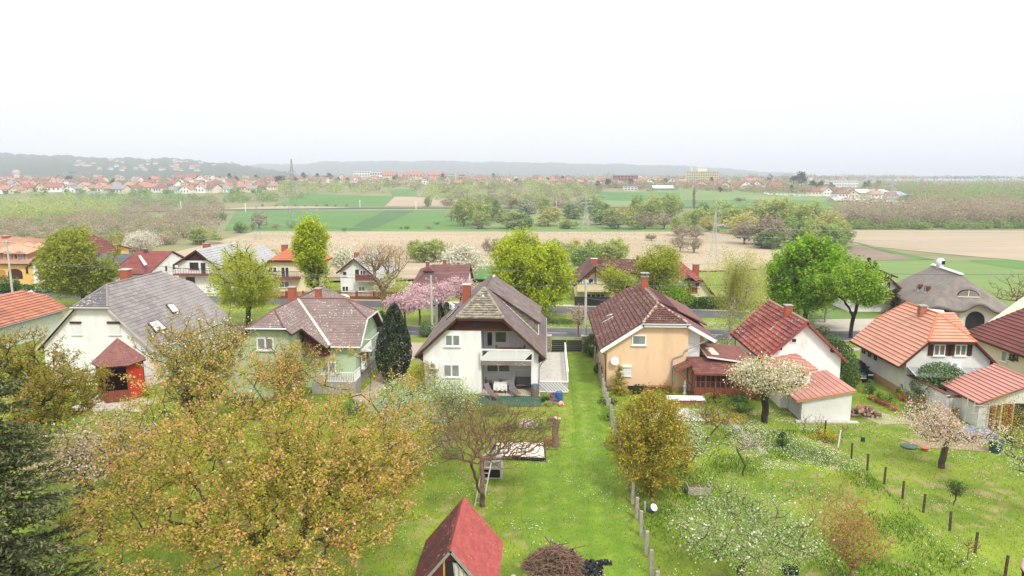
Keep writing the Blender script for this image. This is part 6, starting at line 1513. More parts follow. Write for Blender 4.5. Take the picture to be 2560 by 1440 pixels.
for k,(u,v) in enumerate(((1368,992),(1364,1004),(1370,1014))):
    q=P(u,v,0);bush('spring_plant',(q.x,q.y,0),'%s pale striped leafy plant beside the green carpet' % ('rearmost','middle','front')[k],'plant',.35,.35,260,.32,LILYL if k != 1 else LF_THUG,upright=True,seed=50+k,aspect=.18)
q=P(1399,1012,0);t=thing('plastic_toy_crate',(q.x+.1,q.y-.3,0),'red and white plastic sack slumped beside the blue barrel','sack');b=MB();b.lathe((q.x+.1,q.y-.3,.0),[(.2,0),(.26,.12),(.2,.3),(.06,.42)],9);b.build('sack',mat('red white sack',(.62,.5,.45),(.5,.08,.06),scale=5,lo=.45,hi=.52),t)
# white board / covered sand pit
q0,q1,q2,q3=P(1236,1137,.3),P(1363,1143,.3),P(1361,1102,.3),P(1240,1102,.3)
t=thing('sandpit_cover',((q0+q1+q2+q3)/4-Vector((0,0,.3))),'large cream sheet covering a low frame on the lawn','cover')
b=MB();cen=(q0+q2)/2
N_=12;V=[];F=[]
for j in range(N_+1):
    for i in range(N_+1):
        a=q0.lerp(q1,i/N_);c=q3.lerp(q2,i/N_);p=a.lerp(c,j/N_);e_=min(i,j,N_-i,N_-j);p.z=.3+(.05*math.sin(i*1.3)*math.sin(j*1.1) if e_ else-.1);V.append(p)
for j in range(N_):
    for i in range(N_):k=j*(N_+1)+i;F.append((k,k+1,k+N_+2,k+N_+1))
b.v=[tuple(v) for v in V];b.f=F;b.build('sheet',mat('cream sheet',(.66,.60,.52),(.58,.52,.44),scale=1.5,bump=.3,bscale=6),t,smooth=True)
b=MB();
for a,c in ((q0,q1),(q1,q2),(q2,q3),(q3,q0)):b.bar((a.x,a.y,.14),(c.x,c.y,.14),.1,.22)
b.build('frame',BLK,t)
# stone grill with zinc hood
q=P(1231,1190,0);t=thing('garden_grill',(q.x,q.y,0),'stone garden grill with tapering zinc hood and flue behind the bare tree','grill')
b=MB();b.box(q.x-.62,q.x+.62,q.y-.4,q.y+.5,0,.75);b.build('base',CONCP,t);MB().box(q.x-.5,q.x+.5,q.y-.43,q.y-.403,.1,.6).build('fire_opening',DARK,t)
b=MB();
for a in (-1,1):
    for c in (-1,1):b.bar((q.x+a*.5,q.y+.05+c*.38,.75),(q.x+a*.5,q.y+.05+c*.38,1.1),.05)
b.build('support',ZINC,t)
b=MB();z0_,z1_=1.1,1.62;lo_=[(q.x-.6,q.y-.4),(q.x+.6,q.y-.4),(q.x+.6,q.y+.5),(q.x-.6,q.y+.5)];hi_=[(q.x-.14,q.y-.09),(q.x+.14,q.y-.09),(q.x+.14,q.y+.19),(q.x-.14,q.y+.19)]
b.v=[(x,y,z0_) for x,y in lo_]+[(x,y,z1_) for x,y in hi_];b.f=[(0,1,5,4),(1,2,6,5),(2,3,7,6),(3,0,4,7),(4,5,6,7),(3,2,1,0)];b.build('hood',mat('zinc sheet',(.55,.58,.62),(.46,.48,.52),rough=.45),t)
MB().tube((q.x,q.y+.05,z1_),(q.x,q.y+.05,2.7),.1,n=10).build('flue',MATS['zinc sheet'],t)
# ladder leaning into the bare tree
q=P(1200,1262,0);t=thing('ladder',(q.x,q.y,0),'pale wooden ladder leaning into the bare reddish tree','ladder');A_l,B_l=Vector((q.x-.05,q.y-.2,0)),Vector((q.x+.35,q.y+.9,2.1))
for a in (-.22,.22):MB().bar(A_l+Vector((a,0,0)),B_l+Vector((a,0,0)),.06,.04).build('side_rail',CONCP,t)
for k in range(7):p=A_l.lerp(B_l,(k+.6)/7.4);MB().tube(p+Vector((-.22,0,0)),p+Vector((.22,0,0)),.022,n=6).build('rung',CONCP,t)
# cut trunk with flower pot
q=P(1388,1116,0);t=thing('tree_stump',(q.x,q.y,0),'tall sawn tree stump with fresh cut top beside the cream sheet','tree stump')
nodes=np.array([(0,0,0),(.03,0,.5),(-.02,.02,1.0),(.03,0,1.5),(.13,0,1.95)]);V,F=tubes(nodes,np.array([-1,0,1,2,3]),np.array([.3,.25,.23,.24,.22]),10);npmesh('trunk',V+np.array(q),F,WOODG,t)
MB().tube((q.x+.13,q.y,1.99),(q.x+.14,q.y,2.03),.24,n=12).build('cut_face',mat('fresh cut wood',(.62,.42,.24)),t)
bush('dried_flowers',(q.x-.3,q.y,1.75),'tuft of dried mauve flowers beside the sawn stump top','flowers',.35,.25,220,.12,leaf('petal mauve',[(.25,.12,.14),(.38,.22,.24)],.3),seed=60)
POTM=mat('terracotta pot',(.45,.15,.08),(.36,.12,.065),scale=4)
def pot(loc,r,h,label,plant=None,seed=0,pr=.3,ph=.4,group=None,cat='flower pot'):
    t=thing('plant_pot',loc,label,cat,group);L=Vector(loc);MB().lathe(L,[(r*.7,0),(r,h*.85),(r*1.1,h*.86),(r*1.1,h)],12).build('pot',POTM,t)
    if plant:
        g=np.random.default_rng(seed);p=envelope(110,pr,ph,h+ph*.8,'round',.4,6,seed);V,F=leaves(p+np.array(loc),.13,g,.2,.5);npmesh('plant',V,F,plant,t)
    return t
q=P(1374,1113,0);pot(tuple(q),.25,.5,'red clay pot at the foot of the sawn stump')
# flower beds
for k,(u,v,rx_,rz_,m_,lb) in enumerate(((1318,1066,.8,.5,BL_PINK,'pink and white tulips in the lawn bed behind the cream sheet'),(1352,1072,.9,.5,LF_HEDGE,'dark green bush clump right of the pink tulips'),(1270,1074,.8,.35,LF_THUG,'low green plants left of the pink tulips'),(1130,1140,.8,.5,LF_HEDGE,'dark green clump under the pear trees'))):
    q=P(u,v,0);bush('flower_bed',tuple(q),lb,'flower bed',rx_,rz_,380,.13,m_,seed=70+k)
q=P(1312,1066,.2);bush('tulips',tuple(q+Vector((0,-.2,.15))),'white tulips among the pink ones in the lawn bed','flowers',.5,.3,130,.12,BL_WHITE,seed=77,stems=True)
# red shed
S2=thing('red_shed',(-3.6,26.5,0),'small red shed with steep red shingle roof and open door, bottom centre','shed')
sxm,szm,sxl,sxr,sze,sy0,sy1=-3.66,3.55,-5.45,-1.87,1.35,24.75,29.25
SL=[(sxl,sy0,sze),(sxl,sy1,sze),(sxm,sy1,szm),(sxm,sy0,szm)];SR_=[(sxr,sy0,sze),(sxr,sy1,sze),(sxm,sy1,szm),(sxm,sy0,szm)]
slab(S2,[SL,SR_],BEAM,.06);tile_roof(S2,[SR_],.36,.17,R_SHING,limit=300,th=.012,name='shingle',gap=.008);tile_roof(S2,[SL],.36,.17,R_SHINGD,limit=290,th=.012,name='shingle',gap=.008)
b=MB();b.prism([(sxm-.16,sy0,szm-.17),(sxm,sy0,szm+.035),(sxm+.16,sy0,szm-.17),(sxm,sy0,szm+.005)],(0,sy1-sy0,0));b.build('ridge_cap',R_SHING,S2)
RW=mat('dark red brick sheet',(.16,.03,.03),(.11,.02,.022),scale=3)
body(S2,[(sxl+.2,0),(sxr-.2,0),(sxr-.2,sze+.1),(sxm,szm-.2),(sxl+.2,sze+.1)],sy0+.22,sy1-.2,RW)
for r_ in range(13):
    z_=.1+r_*.24
    x=sxl+.22-(.22 if r_ % 2 else 0)
    bb=[]
    while x < sxr-.2:
        q=[(max(x,sxl+.2),z_),(min(x+.42,sxr-.2),z_),(min(x+.42,sxr-.2),z_+.22),(max(x,sxl+.2),z_+.22)];x += .44
        sA=(szm-sze)/(sxm-sxl)
        if q[0][0] > sxm-.62 and q[1][0] < sxm+.75 and z_ < 3.0-.2 and q[1][0] > sxm-.55:continue
        q=clip(clip(q,-sA,1,sze-sA*sxl-.25),sA,1,sze+sA*sxr-.25)
        if len(q) < 3:continue
        m_=MB().prism([(p[0],sy0+.195,p[1]) for p in q],(0,.022,0));m_.build('brick',RW,S2)
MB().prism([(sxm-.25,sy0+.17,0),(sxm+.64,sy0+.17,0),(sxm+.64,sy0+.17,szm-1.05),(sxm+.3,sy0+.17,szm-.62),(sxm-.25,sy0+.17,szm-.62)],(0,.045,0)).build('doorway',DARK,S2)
b=MB();b.box(sxm-.33,sxm-.25,sy0+.12,sy0+.2,0,szm-.5);b.box(sxm+.64,sxm+.70,sy0+.12,sy0+.2,0,szm-1.05);b.build('door_frame',ORWOOD,S2)
V=[];F=[]
for j in range(9):
    for i in range(9):
        t=i/8;z=min(szm-.62,szm-.35-1.23*abs(.62-.55*i/8))*(1-j/8);wd=.58*(.55+.45*(j/8 if j > 3 else 1-j/8*1.2));V.append((sxm+.62-wd*t,sy0+.13-.05*math.sin(i*2.2),z))
for j in range(8):
    for i in range(8):k=j*9+i;F.append((k,k+1,k+10,k+9))
b=MB();b.v=V;b.f=F;b.build('door_curtain',mat('lace curtain',(.60,.56,.50),(.40,.38,.36),scale=7),S2,smooth=True)
bargeboard(S2,[(sxl,sze-.02),(sxm,szm-.02),(sxr,sze-.02)],sy0-.004,.09,.03,ZINC)
# stones along the shed
ROCK=mat('pale field stone',(.52,.44,.34),(.34,.28,.22),scale=5,bump=.6)
def stone(loc,r,m,label=None,g=None,name='stone',flat=.7):
    bm_=bmesh.new();bmesh.ops.create_icosphere(bm_,subdivisions=2,radius=r)
    for v in bm_.verts:v.co *= 1+random.uniform(-.16,.16);v.co.z *= flat
    me=bpy.data.meshes.new(name);bm_.to_mesh(me);bm_.free();me.materials.append(m);o=bpy.data.objects.new(name,me);COL.objects.link(o);o.location=loc
    if label:tag(o,label,'stone',g)
    return o
for k in range(14):stone((-1.45+random.uniform(-.16,.2),25.0+k*.27,.1),random.uniform(.13,.2),ROCK,'pale rounded stone in the row along the right side of the red shed','stones beside the red shed')
# brushwood pile with black sheeting
g=np.random.default_rng(5);q=P(1388,1420,0)
t=thing('brushwood_pile',tuple(q),'big heap of cut brown branches on the lawn, bottom centre','brushwood pile')
n=1500;th_=g.uniform(0,6.28,n);rr=g.uniform(0,1,n)**.6;cxy=np.stack([np.cos(th_)*rr*1.45,np.sin(th_)*rr*1.15],1);zc=(1-rr**2)*.95*g.uniform(.1,1.05,n)+.05
C=np.stack([cxy[:,0],cxy[:,1],zc],1);d=g.normal(size=(n,3));d[:,2] *= .35;d /= np.linalg.norm(d,axis=1)[:,None];L_=g.uniform(.15,.7,n)[:,None]
A0_=C-d*L_/2;mid=C+g.normal(size=(n,3))*.05;B0_=C+d*L_/2
nodes=np.stack([A0_,mid,B0_],1).reshape(-1,3);nodes[:,2]=np.maximum(nodes[:,2],.02);par=np.tile([-1,0,1],n)+np.repeat(np.arange(n)*3,3);par[::3]=-1;r=np.repeat(g.uniform(.006,.022,n),3)
V,F=tubes(nodes,par,r,4);npmesh('twigs',V+np.array(q),F,mat('dead twig',(.27,.17,.12),(.14,.085,.06),scale=7),t,kind='stuff')
n=14
for k in range(n):
    a=g.uniform(0,6.28);c=Vector((q.x+math.cos(a)*.7,q.y+math.sin(a)*.5,.5+g.uniform(0,.35)));dd=Vector((g.normal(),g.normal(),g.normal()*.25)).normalized()*g.uniform(.5,.9)
    MB().tube(c-dd,c+dd,.035,.02,6).build('branch',BARK_R,t)
BT=mat('black plastic sheet',(.018,.018,.02),(.012,.012,.014),rough=.25)
def crumple(name,c,rx_,ry_,h,label,m,seed,cat='sheet'):
    g=np.random.default_rng(seed);n=18;V=[];F=[]
    for j in range(n+1):
        for i in range(n+1):
            x,y=i/n*2-1,j/n*2-1;e_=max(0,1-(x*x+y*y));V.append((c[0]+x*rx_+g.normal()*.03,c[1]+y*ry_+g.normal()*.03,c[2]+.03+h*e_*(.55+.45*math.sin(x*5+seed)*math.cos(y*4))+abs(g.normal())*h*.22*(e_ > 0)))
    for j in range(n):
        for i in range(n):k=j*(n+1)+i;F.append((k,k+1,k+n+2,k+n+1))
    b=MB();b.v=V;b.f=F;o=b.build(name,m,None,at=c);tag(o,label,cat);return o
q2=P(1475,1425,0);crumple('plastic_sheet',(q2.x,q2.y,0),.6,.65,.35,'crumpled black plastic sheet at the right foot of the brushwood heap',BT,3)
q2=P(1510,1408,0);crumple('plastic_sheet',(q2.x,q2.y,0),.36,.2,.14,'small black plastic scrap right of the larger black sheet',BT,5)
crumple('plastic_bag',(q.x+.75,q.y+.25,.5),.2,.18,.25,'black bag stuck on top of the brushwood heap',BT,8,'bag')
q2=P(1975,1432,0);t=thing('plastic_crate',tuple(q2),'black plastic crate in the grass at the bottom edge','crate')
for k in range(4):
    a=[(0,-.2),(.3,0),(0,.2),(-.3,0)][k];hx_,hy_=(.3,.015) if k % 2 == 0 else (.015,.2)
    for j in range(3):MB().box(q2.x+a[0]-hx_,q2.x+a[0]+hx_,q2.y+a[1]-hy_,q2.y+a[1]+hy_,.03+j*.12,.12+j*.12).build('side_slat',BLK,t)
MB().box(q2.x-.29,q2.x+.29,q2.y-.19,q2.y+.19,.01,.028).build('base',BLK,t)
# ---- boundary fences
FP=mat('weathered concrete post',(.42,.38,.32),(.30,.27,.22),scale=3)
yy=25.6;k=0;ordl=['nearest','second nearest','third nearest','fourth nearest','fifth nearest','sixth nearest']
while yy < 67:
    h_=1.35+random.uniform(-.08,.08);lx=random.uniform(-.04,.04)
    o=MB().prism([(4.87,yy-.06,-.05),(5.03,yy-.06,-.05),(5.03,yy+.06,-.05),(4.87,yy+.06,-.05)],(lx,random.uniform(-.05,.03),h_)).build('fence_post',FP,None,at=(4.95,yy,0))
    tag(o,('%s pale concrete post of the fence along the mown lawn' % ordl[k]) if k < 6 else 'pale concrete post of the lawn side fence beyond the golden thuja','fence post','pale concrete posts of the lawn fence');
    yy += 1.75 if yy < 46 else 1.35;k += 1
NETM=mat('wire',(.20,.19,.17))
def wire_fence(x0,y0,x1,y1,label,n=3,h=1.15,step=.0):
    t=thing('wire_fence',((x0+x1)/2,(y0+y1)/2,0),label,'wire fence')
    for k in range(n):z=.2+(h-.2)*k/(n-1);MB().bar((x0,y0,z),(x1,y1,z),.008,.008).build('wire',NETM,t)
    if step:
        b=MB();L=math.hypot(x1-x0,y1-y0);m=int(L/step)
        for i in range(m):
            f0,f1=i/m,min(1,(i+3)/m)
            for (a,c) in ((.05,h),(h,.05)):b.bar((x0+(x1-x0)*f0,y0+(y1-y0)*f0,a),(x0+(x1-x0)*f1,y0+(y1-y0)*f1,c),.004,.004)
        b.build('wire_mesh',NETM,t,kind='stuff')
    return t
wire_fence(4.95,25.6,4.95,66.5,'wire mesh strung between the pale concrete posts of the lawn fence',step=.35)
wire_fence(21.1,27.5,19.9,46.5,'wire strands strung between the thin dark posts',3,1.0)
POSTD=mat('dark fence post',(.10,.055,.04),(.06,.035,.025),scale=4)
pp_=[(2512,1443),(2437,1382),(2374,1327),(2308,1281),(2256,1247),(2210,1210),(2168,1176),(2128,1147),(2062,1087)]
for k,(u,v) in enumerate(pp_):
    q=P(u,v,0);o=MB().prism([(q.x-.045,q.y-.045,-.03),(q.x+.045,q.y-.045,-.03),(q.x+.045,q.y+.045,-.03),(q.x-.045,q.y+.045,-.03)],(random.uniform(-.03,.03),0,1.1)).build('fence_post',POSTD,None,at=tuple(q))
    tag(o,'%s thin dark post of the wire fence on the right lawn' % (['nearest','second nearest','third nearest','fourth nearest','fifth nearest','sixth nearest','seventh nearest','eighth nearest','farthest'][k]),'fence post','thin dark posts of the right wire fence')
q=P(2095,1118,0);o=MB().tube(tuple(q),(q.x+.1,q.y,1.2),.04,n=6).build('fence_post',PVC,None,at=tuple(q));tag(o,'single white painted post in the right wire fence','fence post')
# ---- things in the peach house garden
WOOD2=mat('garden bench wood',(.30,.12,.07),(.22,.08,.05),scale=4)
q=P(1650,978,0);t=thing('garden_bench',(q.x,q.y,0),'reddish slatted garden bench against the peach wall','bench')
for k in range(3):MB().box(q.x-.95,q.x+.95,q.y-.25+k*.17,q.y-.1+k*.17,.42,.46).build('seat_slat',WOOD2,t)
for k in range(3):MB().box(q.x-.95,q.x+.95,q.y+.27,q.y+.3,.55+k*.15,.67+k*.15).build('back_slat',WOOD2,t)
for a in (-1,1):MB().box(q.x+a*.85-.04,q.x+a*.85+.04,q.y-.25,q.y+.33,0,.41).build('leg',WOOD2,t)
q=P(1615,1004,0);chair(tuple(q),R(-90),WOOD2,'reddish wooden chair on the pale patio before the peach house')
q=P(1802,974,0)
MARB=mat('pale stone slab',(.60,.56,.52),(.50,.46,.42),scale=2)
sheet('patio',[(P(1590,1030).x,49.6),(P(1760,1030).x,49.6),(P(1745,1000).x,52.4),(P(1620,1000).x,52.4)],MARB,.02)
q=P(1713,1008,0);t=thing('garden_slab_table',(q.x,q.y,0),'low pale slab table with red edging on the patio','table');MB().box(q.x-1.5,q.x+1.5,q.y-.5,q.y+.6,.38,.46).build('tabletop',PVC,t);MB().box(q.x-1.35,q.x+1.35,q.y-.4,q.y+.5,0,.379).build('base',BRICK,t)
q=P(1712,985,0);t=thing('garden_statue',(q.x,q.y,0),'small white garden ornament column before the timber veranda','statue');MB().lathe(q,[(.2,0),(.16,.1),(.11,.2),(.12,.6),(.18,.68),(.16,.72),(.09,.8),(.13,.95),(.1,1.1),(.03,1.2)],12).build('figure',PVC,t,smooth=True)
q=P(1690,1242,0)
t=thing('compost_box',(P(1745,1228).x,P(1745,1228).y,0),'weathered board compost box behind the golden thuja','compost box');c=P(1745,1232,0)
for k in range(4):MB().box(c.x-.65,c.x+.65,c.y-.4,c.y-.36,.03+k*.12,.13+k*.12).build('board',FP,t);MB().box(c.x-.65,c.x-.61,c.y-.355,c.y+.5,.03+k*.12,.13+k*.12).build('board',FP,t);MB().box(c.x+.61,c.x+.65,c.y-.355,c.y+.5,.03+k*.12,.13+k*.12).build('board',FP,t)
MB().box(c.x-.6,c.x+.6,c.y-.35,c.y+.48,0,.3).build('compost',mat('compost',(.16,.11,.08),(.08,.055,.04),scale=8,bump=.5),t)
q=P(1625,1282,0);t=thing('bucket',(q.x,q.y,.0),'grey bucket with a white inside tipped on its side by the fence','bucket');ctr=Vector((q.x+.1,q.y,.26));ax_=Vector((.35,-.55,.55)).normalized()
MB().tube(ctr-ax_*.25,ctr+ax_*.2,.17,.22,14).build('shell',mat('grey plastic',(.18,.19,.21)),t);MB().tube(ctr+ax_*.202,ctr+ax_*.21,.2,.2,14).build('inside',PVC,t)
o=MB().box(P(1613,1282).x-.05,P(1613,1282).x+.05,q.y+.1,q.y+.22,0,.55).build('wooden_stake',FP,None,at=(P(1613,1282).x,q.y,0));tag(o,'short pale stake left of the tipped grey bucket','stake')
sheet('garden_path',[(14.4,43.5),(14.85,43.5),(13.8,52.5),(13.3,52.5)],CONC,.018)
q=P(1855,1070,0)
# ---- right garden: log heap, pots, tarpaulin, tubs
LOG=mat('log bark',(.24,.15,.11),(.12,.075,.055),scale=6);LOGE=mat('log end',(.50,.34,.22),(.40,.26,.17),scale=6)
c0=P(2160,1042,0);g=np.random.default_rng(4)
for k in range(46):
    lay=0 if k < 22 else (1 if k < 37 else 2);x=c0.x+g.uniform(-1.2,1.3)*(1-lay*.22);y=c0.y+g.uniform(-.5,.9)*(1-lay*.2);r_=g.uniform(.09,.17);a=g.uniform(-.5,.5)+(math.pi/2 if k % 3 else 0);d=Vector((math.cos(a),math.sin(a),g.uniform(-.1,.1)))*g.uniform(.16,.26)
    z=.12+lay*.22;p=Vector((x,y,z));t=thing('log',p,'short split log in the firewood heap by the salmon roofed outbuilding','log','logs of the firewood heap');MB().tube(p-d,p+d,r_,n=8).build('bark',LOG,t);MB().tube(p-d*1.02,p-d*1.004,r_*.9,n=8).build('cut_end',LOGE,t)
row1=[(2176,992),(2190,999),(2199,1003),(2209,1007),(2221,1012),(2237,1022)];row2=[(2254,995),(2267,1000),(2277,1003),(2289,1007),(2303,1013),(2250,990),(2384,1040)]
for k,(u,v) in enumerate(row1):pot(tuple(P(u,v+6,0)),.24,.34,'%s terracotta pot in the left row of pots by the log heap' % (['rearmost','second','third','fourth','fifth','front'][k]),LF_WALNUT if k % 2 else LF_THUG,80+k,group='terracotta pots in the left row')
for k,(u,v) in enumerate(row2):pot(tuple(P(u,v+6,0)),.24,.34,'%s terracotta pot along the foot of the whitewashed yard wall' % (['rearmost','second','third','fourth','fifth','extra small','lone right hand'][k]),LF_HEDGE if k % 2 else LF_OLIVE,90+k,group='terracotta pots along the yard wall')
pot(tuple(P(2155,1026,0)),.35,.4,'wide clay bowl with feathery green plant above the log heap',LF_WALNUT,99,.6,.8)
c=P(2440,1095,0);crumple('tarpaulin',(c.x,c.y,0),1.5,1.1,.75,'grey blue tarpaulin draped over a heap near the garden shed',mat('grey blue tarpaulin',(.27,.30,.36),(.20,.22,.27),rough=.5),12,'tarpaulin')
c=P(2487,1130,0);t=thing('water_tub',tuple(c),'dark green plastic tub right of the low blossoming tree','tub');MB().lathe(c,[(.32,0),(.42,.75),(.46,.76),(.46,.82)],16).build('tub',mat('green plastic',(.02,.075,.065),rough=.4),t);MB().lathe(c+Vector((0,0,.74)),[(.38,0),(.38,.02)],16).build('water',PANE,t)
c=P(2272,1118,0);o=MB().lathe(c,[(.4,0),(.5,.06),(.5,.1)],16).build('basin',mat('green grey basin',(.10,.14,.12)),None,at=tuple(c));tag(o,'flat dark basin lying in the grass left of the blossoming tree','basin')
c=P(2311,1126,0);pot(tuple(c),.26,.22,'orange trough standing under the low blossoming tree')
c=P(2157,1104,0);o=MB().lathe(c,[(.12,0),(.14,.3),(.08,.32)],10).build('lantern',mat('dark green tin',(.03,.06,.05)),None,at=tuple(c));tag(o,'small dark green canister standing alone in the right lawn','canister')
sheet('soil_patch',[tuple(P(2240,1095)),tuple(P(2310,1120)),tuple(P(2500,1132)),tuple(P(2440,1110))],mat('bare soil',(.33,.24,.16),(.26,.19,.12),scale=2,bump=.4),.03)
sheet('gravel_path',[tuple(P(2140,1010)),tuple(P(2290,1060)),tuple(P(2200,1062)),tuple(P(2130,1030))],mat('worn path',(.38,.34,.22),(.24,.27,.10),scale=1.2,bump=.3),.02)
bush('forsythia',tuple(P(2120,966)),'yellow flowering bush next to the black car','bush',1.0,1.7,1500,.13,BL_YEL,seed=31)
bush('laurel',(P(2325,1000).x+.3,55.0,0),'large round laurel inside the whitewashed yard wall','bush',2.1,3.3,7000,.17,LF_HEDGE,seed=32)
bush('round_bush',tuple(P(2525,1108)),'twiggy grey green bush at the right edge by the garden shed','bush',2.0,3.2,4200,.10,LF_OLIVE,seed=33,shape='dome',gaps=.5)
for k,(x,y,h_) in enumerate(((25.7,58.2,3.5),(26.0,60.4,3.8),(26.5,62.6,3.9),(26.4,65.4,4.0),(26.2,68.2,4.1))):
    bush('conifer_bush',(x,y,0),'%s dense dark green bush of the row behind the red roofed white house' % (['nearest','second','middle','fourth','farthest'][k]),'bush',1.4,h_,3600,.17,LF_THUG if k % 2 else LF_HEDGE,seed=34+k,group='bushes between the white and the orange roofed house')
# ---- person at the right edge
def skin_figure(name,pts,edges,radii,m,parent,sub=1):
    me=bpy.data.meshes.new(name);me.from_pydata(pts,edges,[]);o=bpy.data.objects.new(name,me);COL.objects.link(o)
    md=o.modifiers.new('skin','SKIN');
    for i,r_ in enumerate(radii):me.skin_vertices[0].data[i].radius=r_ if isinstance(r_,tuple) else (r_,r_)
    me.skin_vertices[0].data[0].use_root=True;s_=o.modifiers.new('sub','SUBSURF');s_.levels=sub;s_.render_levels=sub
    dg=bpy.context.evaluated_depsgraph_get();nm=bpy.data.meshes.new_from_object(o.evaluated_get(dg));bpy.data.objects.remove(o);nm.materials.clear();nm.materials.append(m);nm.shade_smooth()
    r_=bpy.data.objects.new(name,nm);COL.objects.link(r_);r_.parent=parent;return r_
def add_skin(me):pass
c=P(2561,1474,0);PE=thing('person',tuple(c),'person in pink jumper and dark trousers standing cut off by the right edge','person')
PINKC=mat('pink jumper',(.62,.36,.36),(.56,.31,.32),scale=6,bump=.2);TROU=mat('dark trousers',(.05,.02,.03));SKIN=mat('skin',(.55,.33,.24));HAIR=mat('hair',(.09,.055,.035))
def O(x,y,z):return (c.x+x,c.y+y,c.z+z) if False else (x,y,z)
# body: pelvis, spine, neck, head, arms, legs in one skin
pts=[(0,0,.95),(0,.02,1.15),(0,.0,1.35),(0,-.03,1.47),(0,-.06,1.55),(0,-.07,1.66),(-.17,0,1.42),(-.27,-.05,1.15),(-.24,-.22,.95),(.17,0,1.42),(.27,-.05,1.15),(.24,-.22,.95),(-.1,0,.88),(-.11,-.02,.5),(-.12,.03,.1),(-.12,-.1,.04),(.1,0,.88),(.11,-.02,.5),(.12,.03,.1),(.12,-.1,.04)]
ed=[(0,1),(1,2),(2,3),(3,4),(4,5),(2,6),(6,7),(7,8),(2,9),(9,10),(10,11),(0,12),(12,13),(13,14),(14,15),(0,16),(16,17),(17,18),(18,19)]
rd=[(.16,.11),(.14,.10),(.16,.10),.07,.055,.10,.07,.045,.035,.07,.045,.035,.09,.06,.04,.035,.09,.06,.04,.035]
skin_figure('body',pts,ed,rd,SKIN,PE,2)
cl=[(0,0,.93),(0,.02,1.15),(0,.0,1.36),(0,-.02,1.45),(-.18,0,1.41),(-.27,-.05,1.15),(-.245,-.2,.98),(.18,0,1.41),(.27,-.05,1.15),(.245,-.2,.98)]
skin_figure('jumper',cl,[(0,1),(1,2),(2,3),(2,4),(4,5),(5,6),(2,7),(7,8),(8,9)],[(.20,.15),(.18,.14),(.19,.13),.08,.09,.065,.05,.09,.065,.05],PINKC,PE,2)
tr=[(0,0,.93),(-.1,0,.86),(-.11,-.02,.5),(-.12,.03,.12),(.1,0,.86),(.11,-.02,.5),(.12,.03,.12)]
skin_figure('trousers',tr,[(0,1),(1,2),(2,3),(0,4),(4,5),(5,6)],[(.17,.13),.105,.075,.06,.105,.075,.06],TROU,PE,2)
ha=MB().lathe((0,-.06,1.6),[(.08,-.04),(.118,.04),(.11,.12),(.06,.175)],12).mesh('hair');ha.materials.append(HAIR);ho=bpy.data.objects.new('hair',ha);COL.objects.link(ho);ho.parent=PE
for k in (-1,1):
    for f in range(5):
        hx_=.24*k;m_=MB().tube((hx_+(f-2)*.018,-.26,.93),(hx_+(f-2)*.022,-.30,.87-(.01 if f in (1,2,3) else 0)),.009,.007,6).mesh('finger');m_.materials.append(SKIN);fo=bpy.data.objects.new('finger',m_);COL.objects.link(fo);fo.parent=PE
BARK_O=mat('bark orange',(.34,.19,.09),(.22,.12,.06),scale=5)
BARK_T=mat('bark tan',(.30,.21,.12),(.18,.12,.07),scale=5,bump=.3)
# ================================================================ garden trees (near)
def B(u,v):return tuple(P(u,v,0))
tree('cherry_tree',B(725,1478),'huge spreading cherry tree in bronze green young leaf filling the bottom left','cherry tree',8,7.8,5.5,3.9,1450,69,.112,LF_CHERRY,BARK,'dome',1.6,.24,.008,.10,.5,1,tipmat=LF_TIP,tip_frac=.78,gaps=.75,shoot=.75,lumps=16,droop=.35,up=.18,blossom=BL_BLUSH,bl_frac=.012,bl_size=.09)
tree('plum_tree',B(95,1110),'olive brown leafy tree before the clay roofed house at the left','plum tree',7,4.7,4.4,3.3,640,48,.15,LF_OLIVE,BARK_D,'round',1.4,.2,.010,.10,.5,2,tipmat=LF_OLTIP,tip_frac=.25,gaps=.6,droop=.3,shoot=.7)
tree('plum_tree',B(490,1088),'bronze leaved tree in front of the big grey roof','plum tree',8.5,4.6,4.9,3.8,800,42,.13,LF_OLIVE,BARK_D,'vase',1.3,.2,.010,.08,.55,3,tipmat=LF_OLTIP,tip_frac=.5,gaps=.9,shoot=.7,blossom=BL_CREAM,bl_frac=.10,bl_size=.12)
tree('bare_tree',B(700,1026),'thinly leaved pale grey branched tree before the green house','tree',6,3.5,3.4,2.2,620,20,.08,BUDO,BARK_R,'dome',.8,.14,.010,.22,.55,4,gaps=.2,up=.12,wob=.16)
bush('golden_thuja',B(728,1010),'bright golden thuja standing against the green house','thuja',1.25,4.4,4200,.14,LF_THUJA,shape='egg',seed=41,upright=True,lumps=20)
tree('apple_tree',B(255,1352),'small blossoming tree with dark trunk right of the big spruce','apple tree',6.6,2.9,4.7,2.1,460,40,.10,LF_CHERRY,BARK_D,'dome',1.5,.15,.010,.28,.55,5,blossom=BL_BLUSH,bl_frac=.50,gaps=.4,bl_size=.10)
tree('fresh_green_tree',B(205,1290),'bright green young tree between the spruce and the small blossoming tree','tree',5,2.5,3.4,1.9,280,42,.11,LF_LIME2,BARK,'dome',1.0,.1,.010,.28,.55,6,gaps=.5)
tree('fresh_green_tree',B(318,1200),'yellow green bushy tree left of the huge bronze cherry','tree',5,2.6,2.8,2.2,320,42,.11,LF_LIME2,BARK,'dome',.8,.1,.010,.28,.5,66,gaps=.3,blossom=BL_BLUSH,bl_frac=.15)
tree('pear_tree',B(1015,1120),'left pear tree of the white flowering group below the white house','pear tree',5,2.1,3.1,1.8,300,44,.10,LF_PALE,BARK,'round',1.0,.1,.010,.25,.5,7,blossom=BL_WHITE,bl_frac=.30,gaps=.4,group='white flowering pear trees')
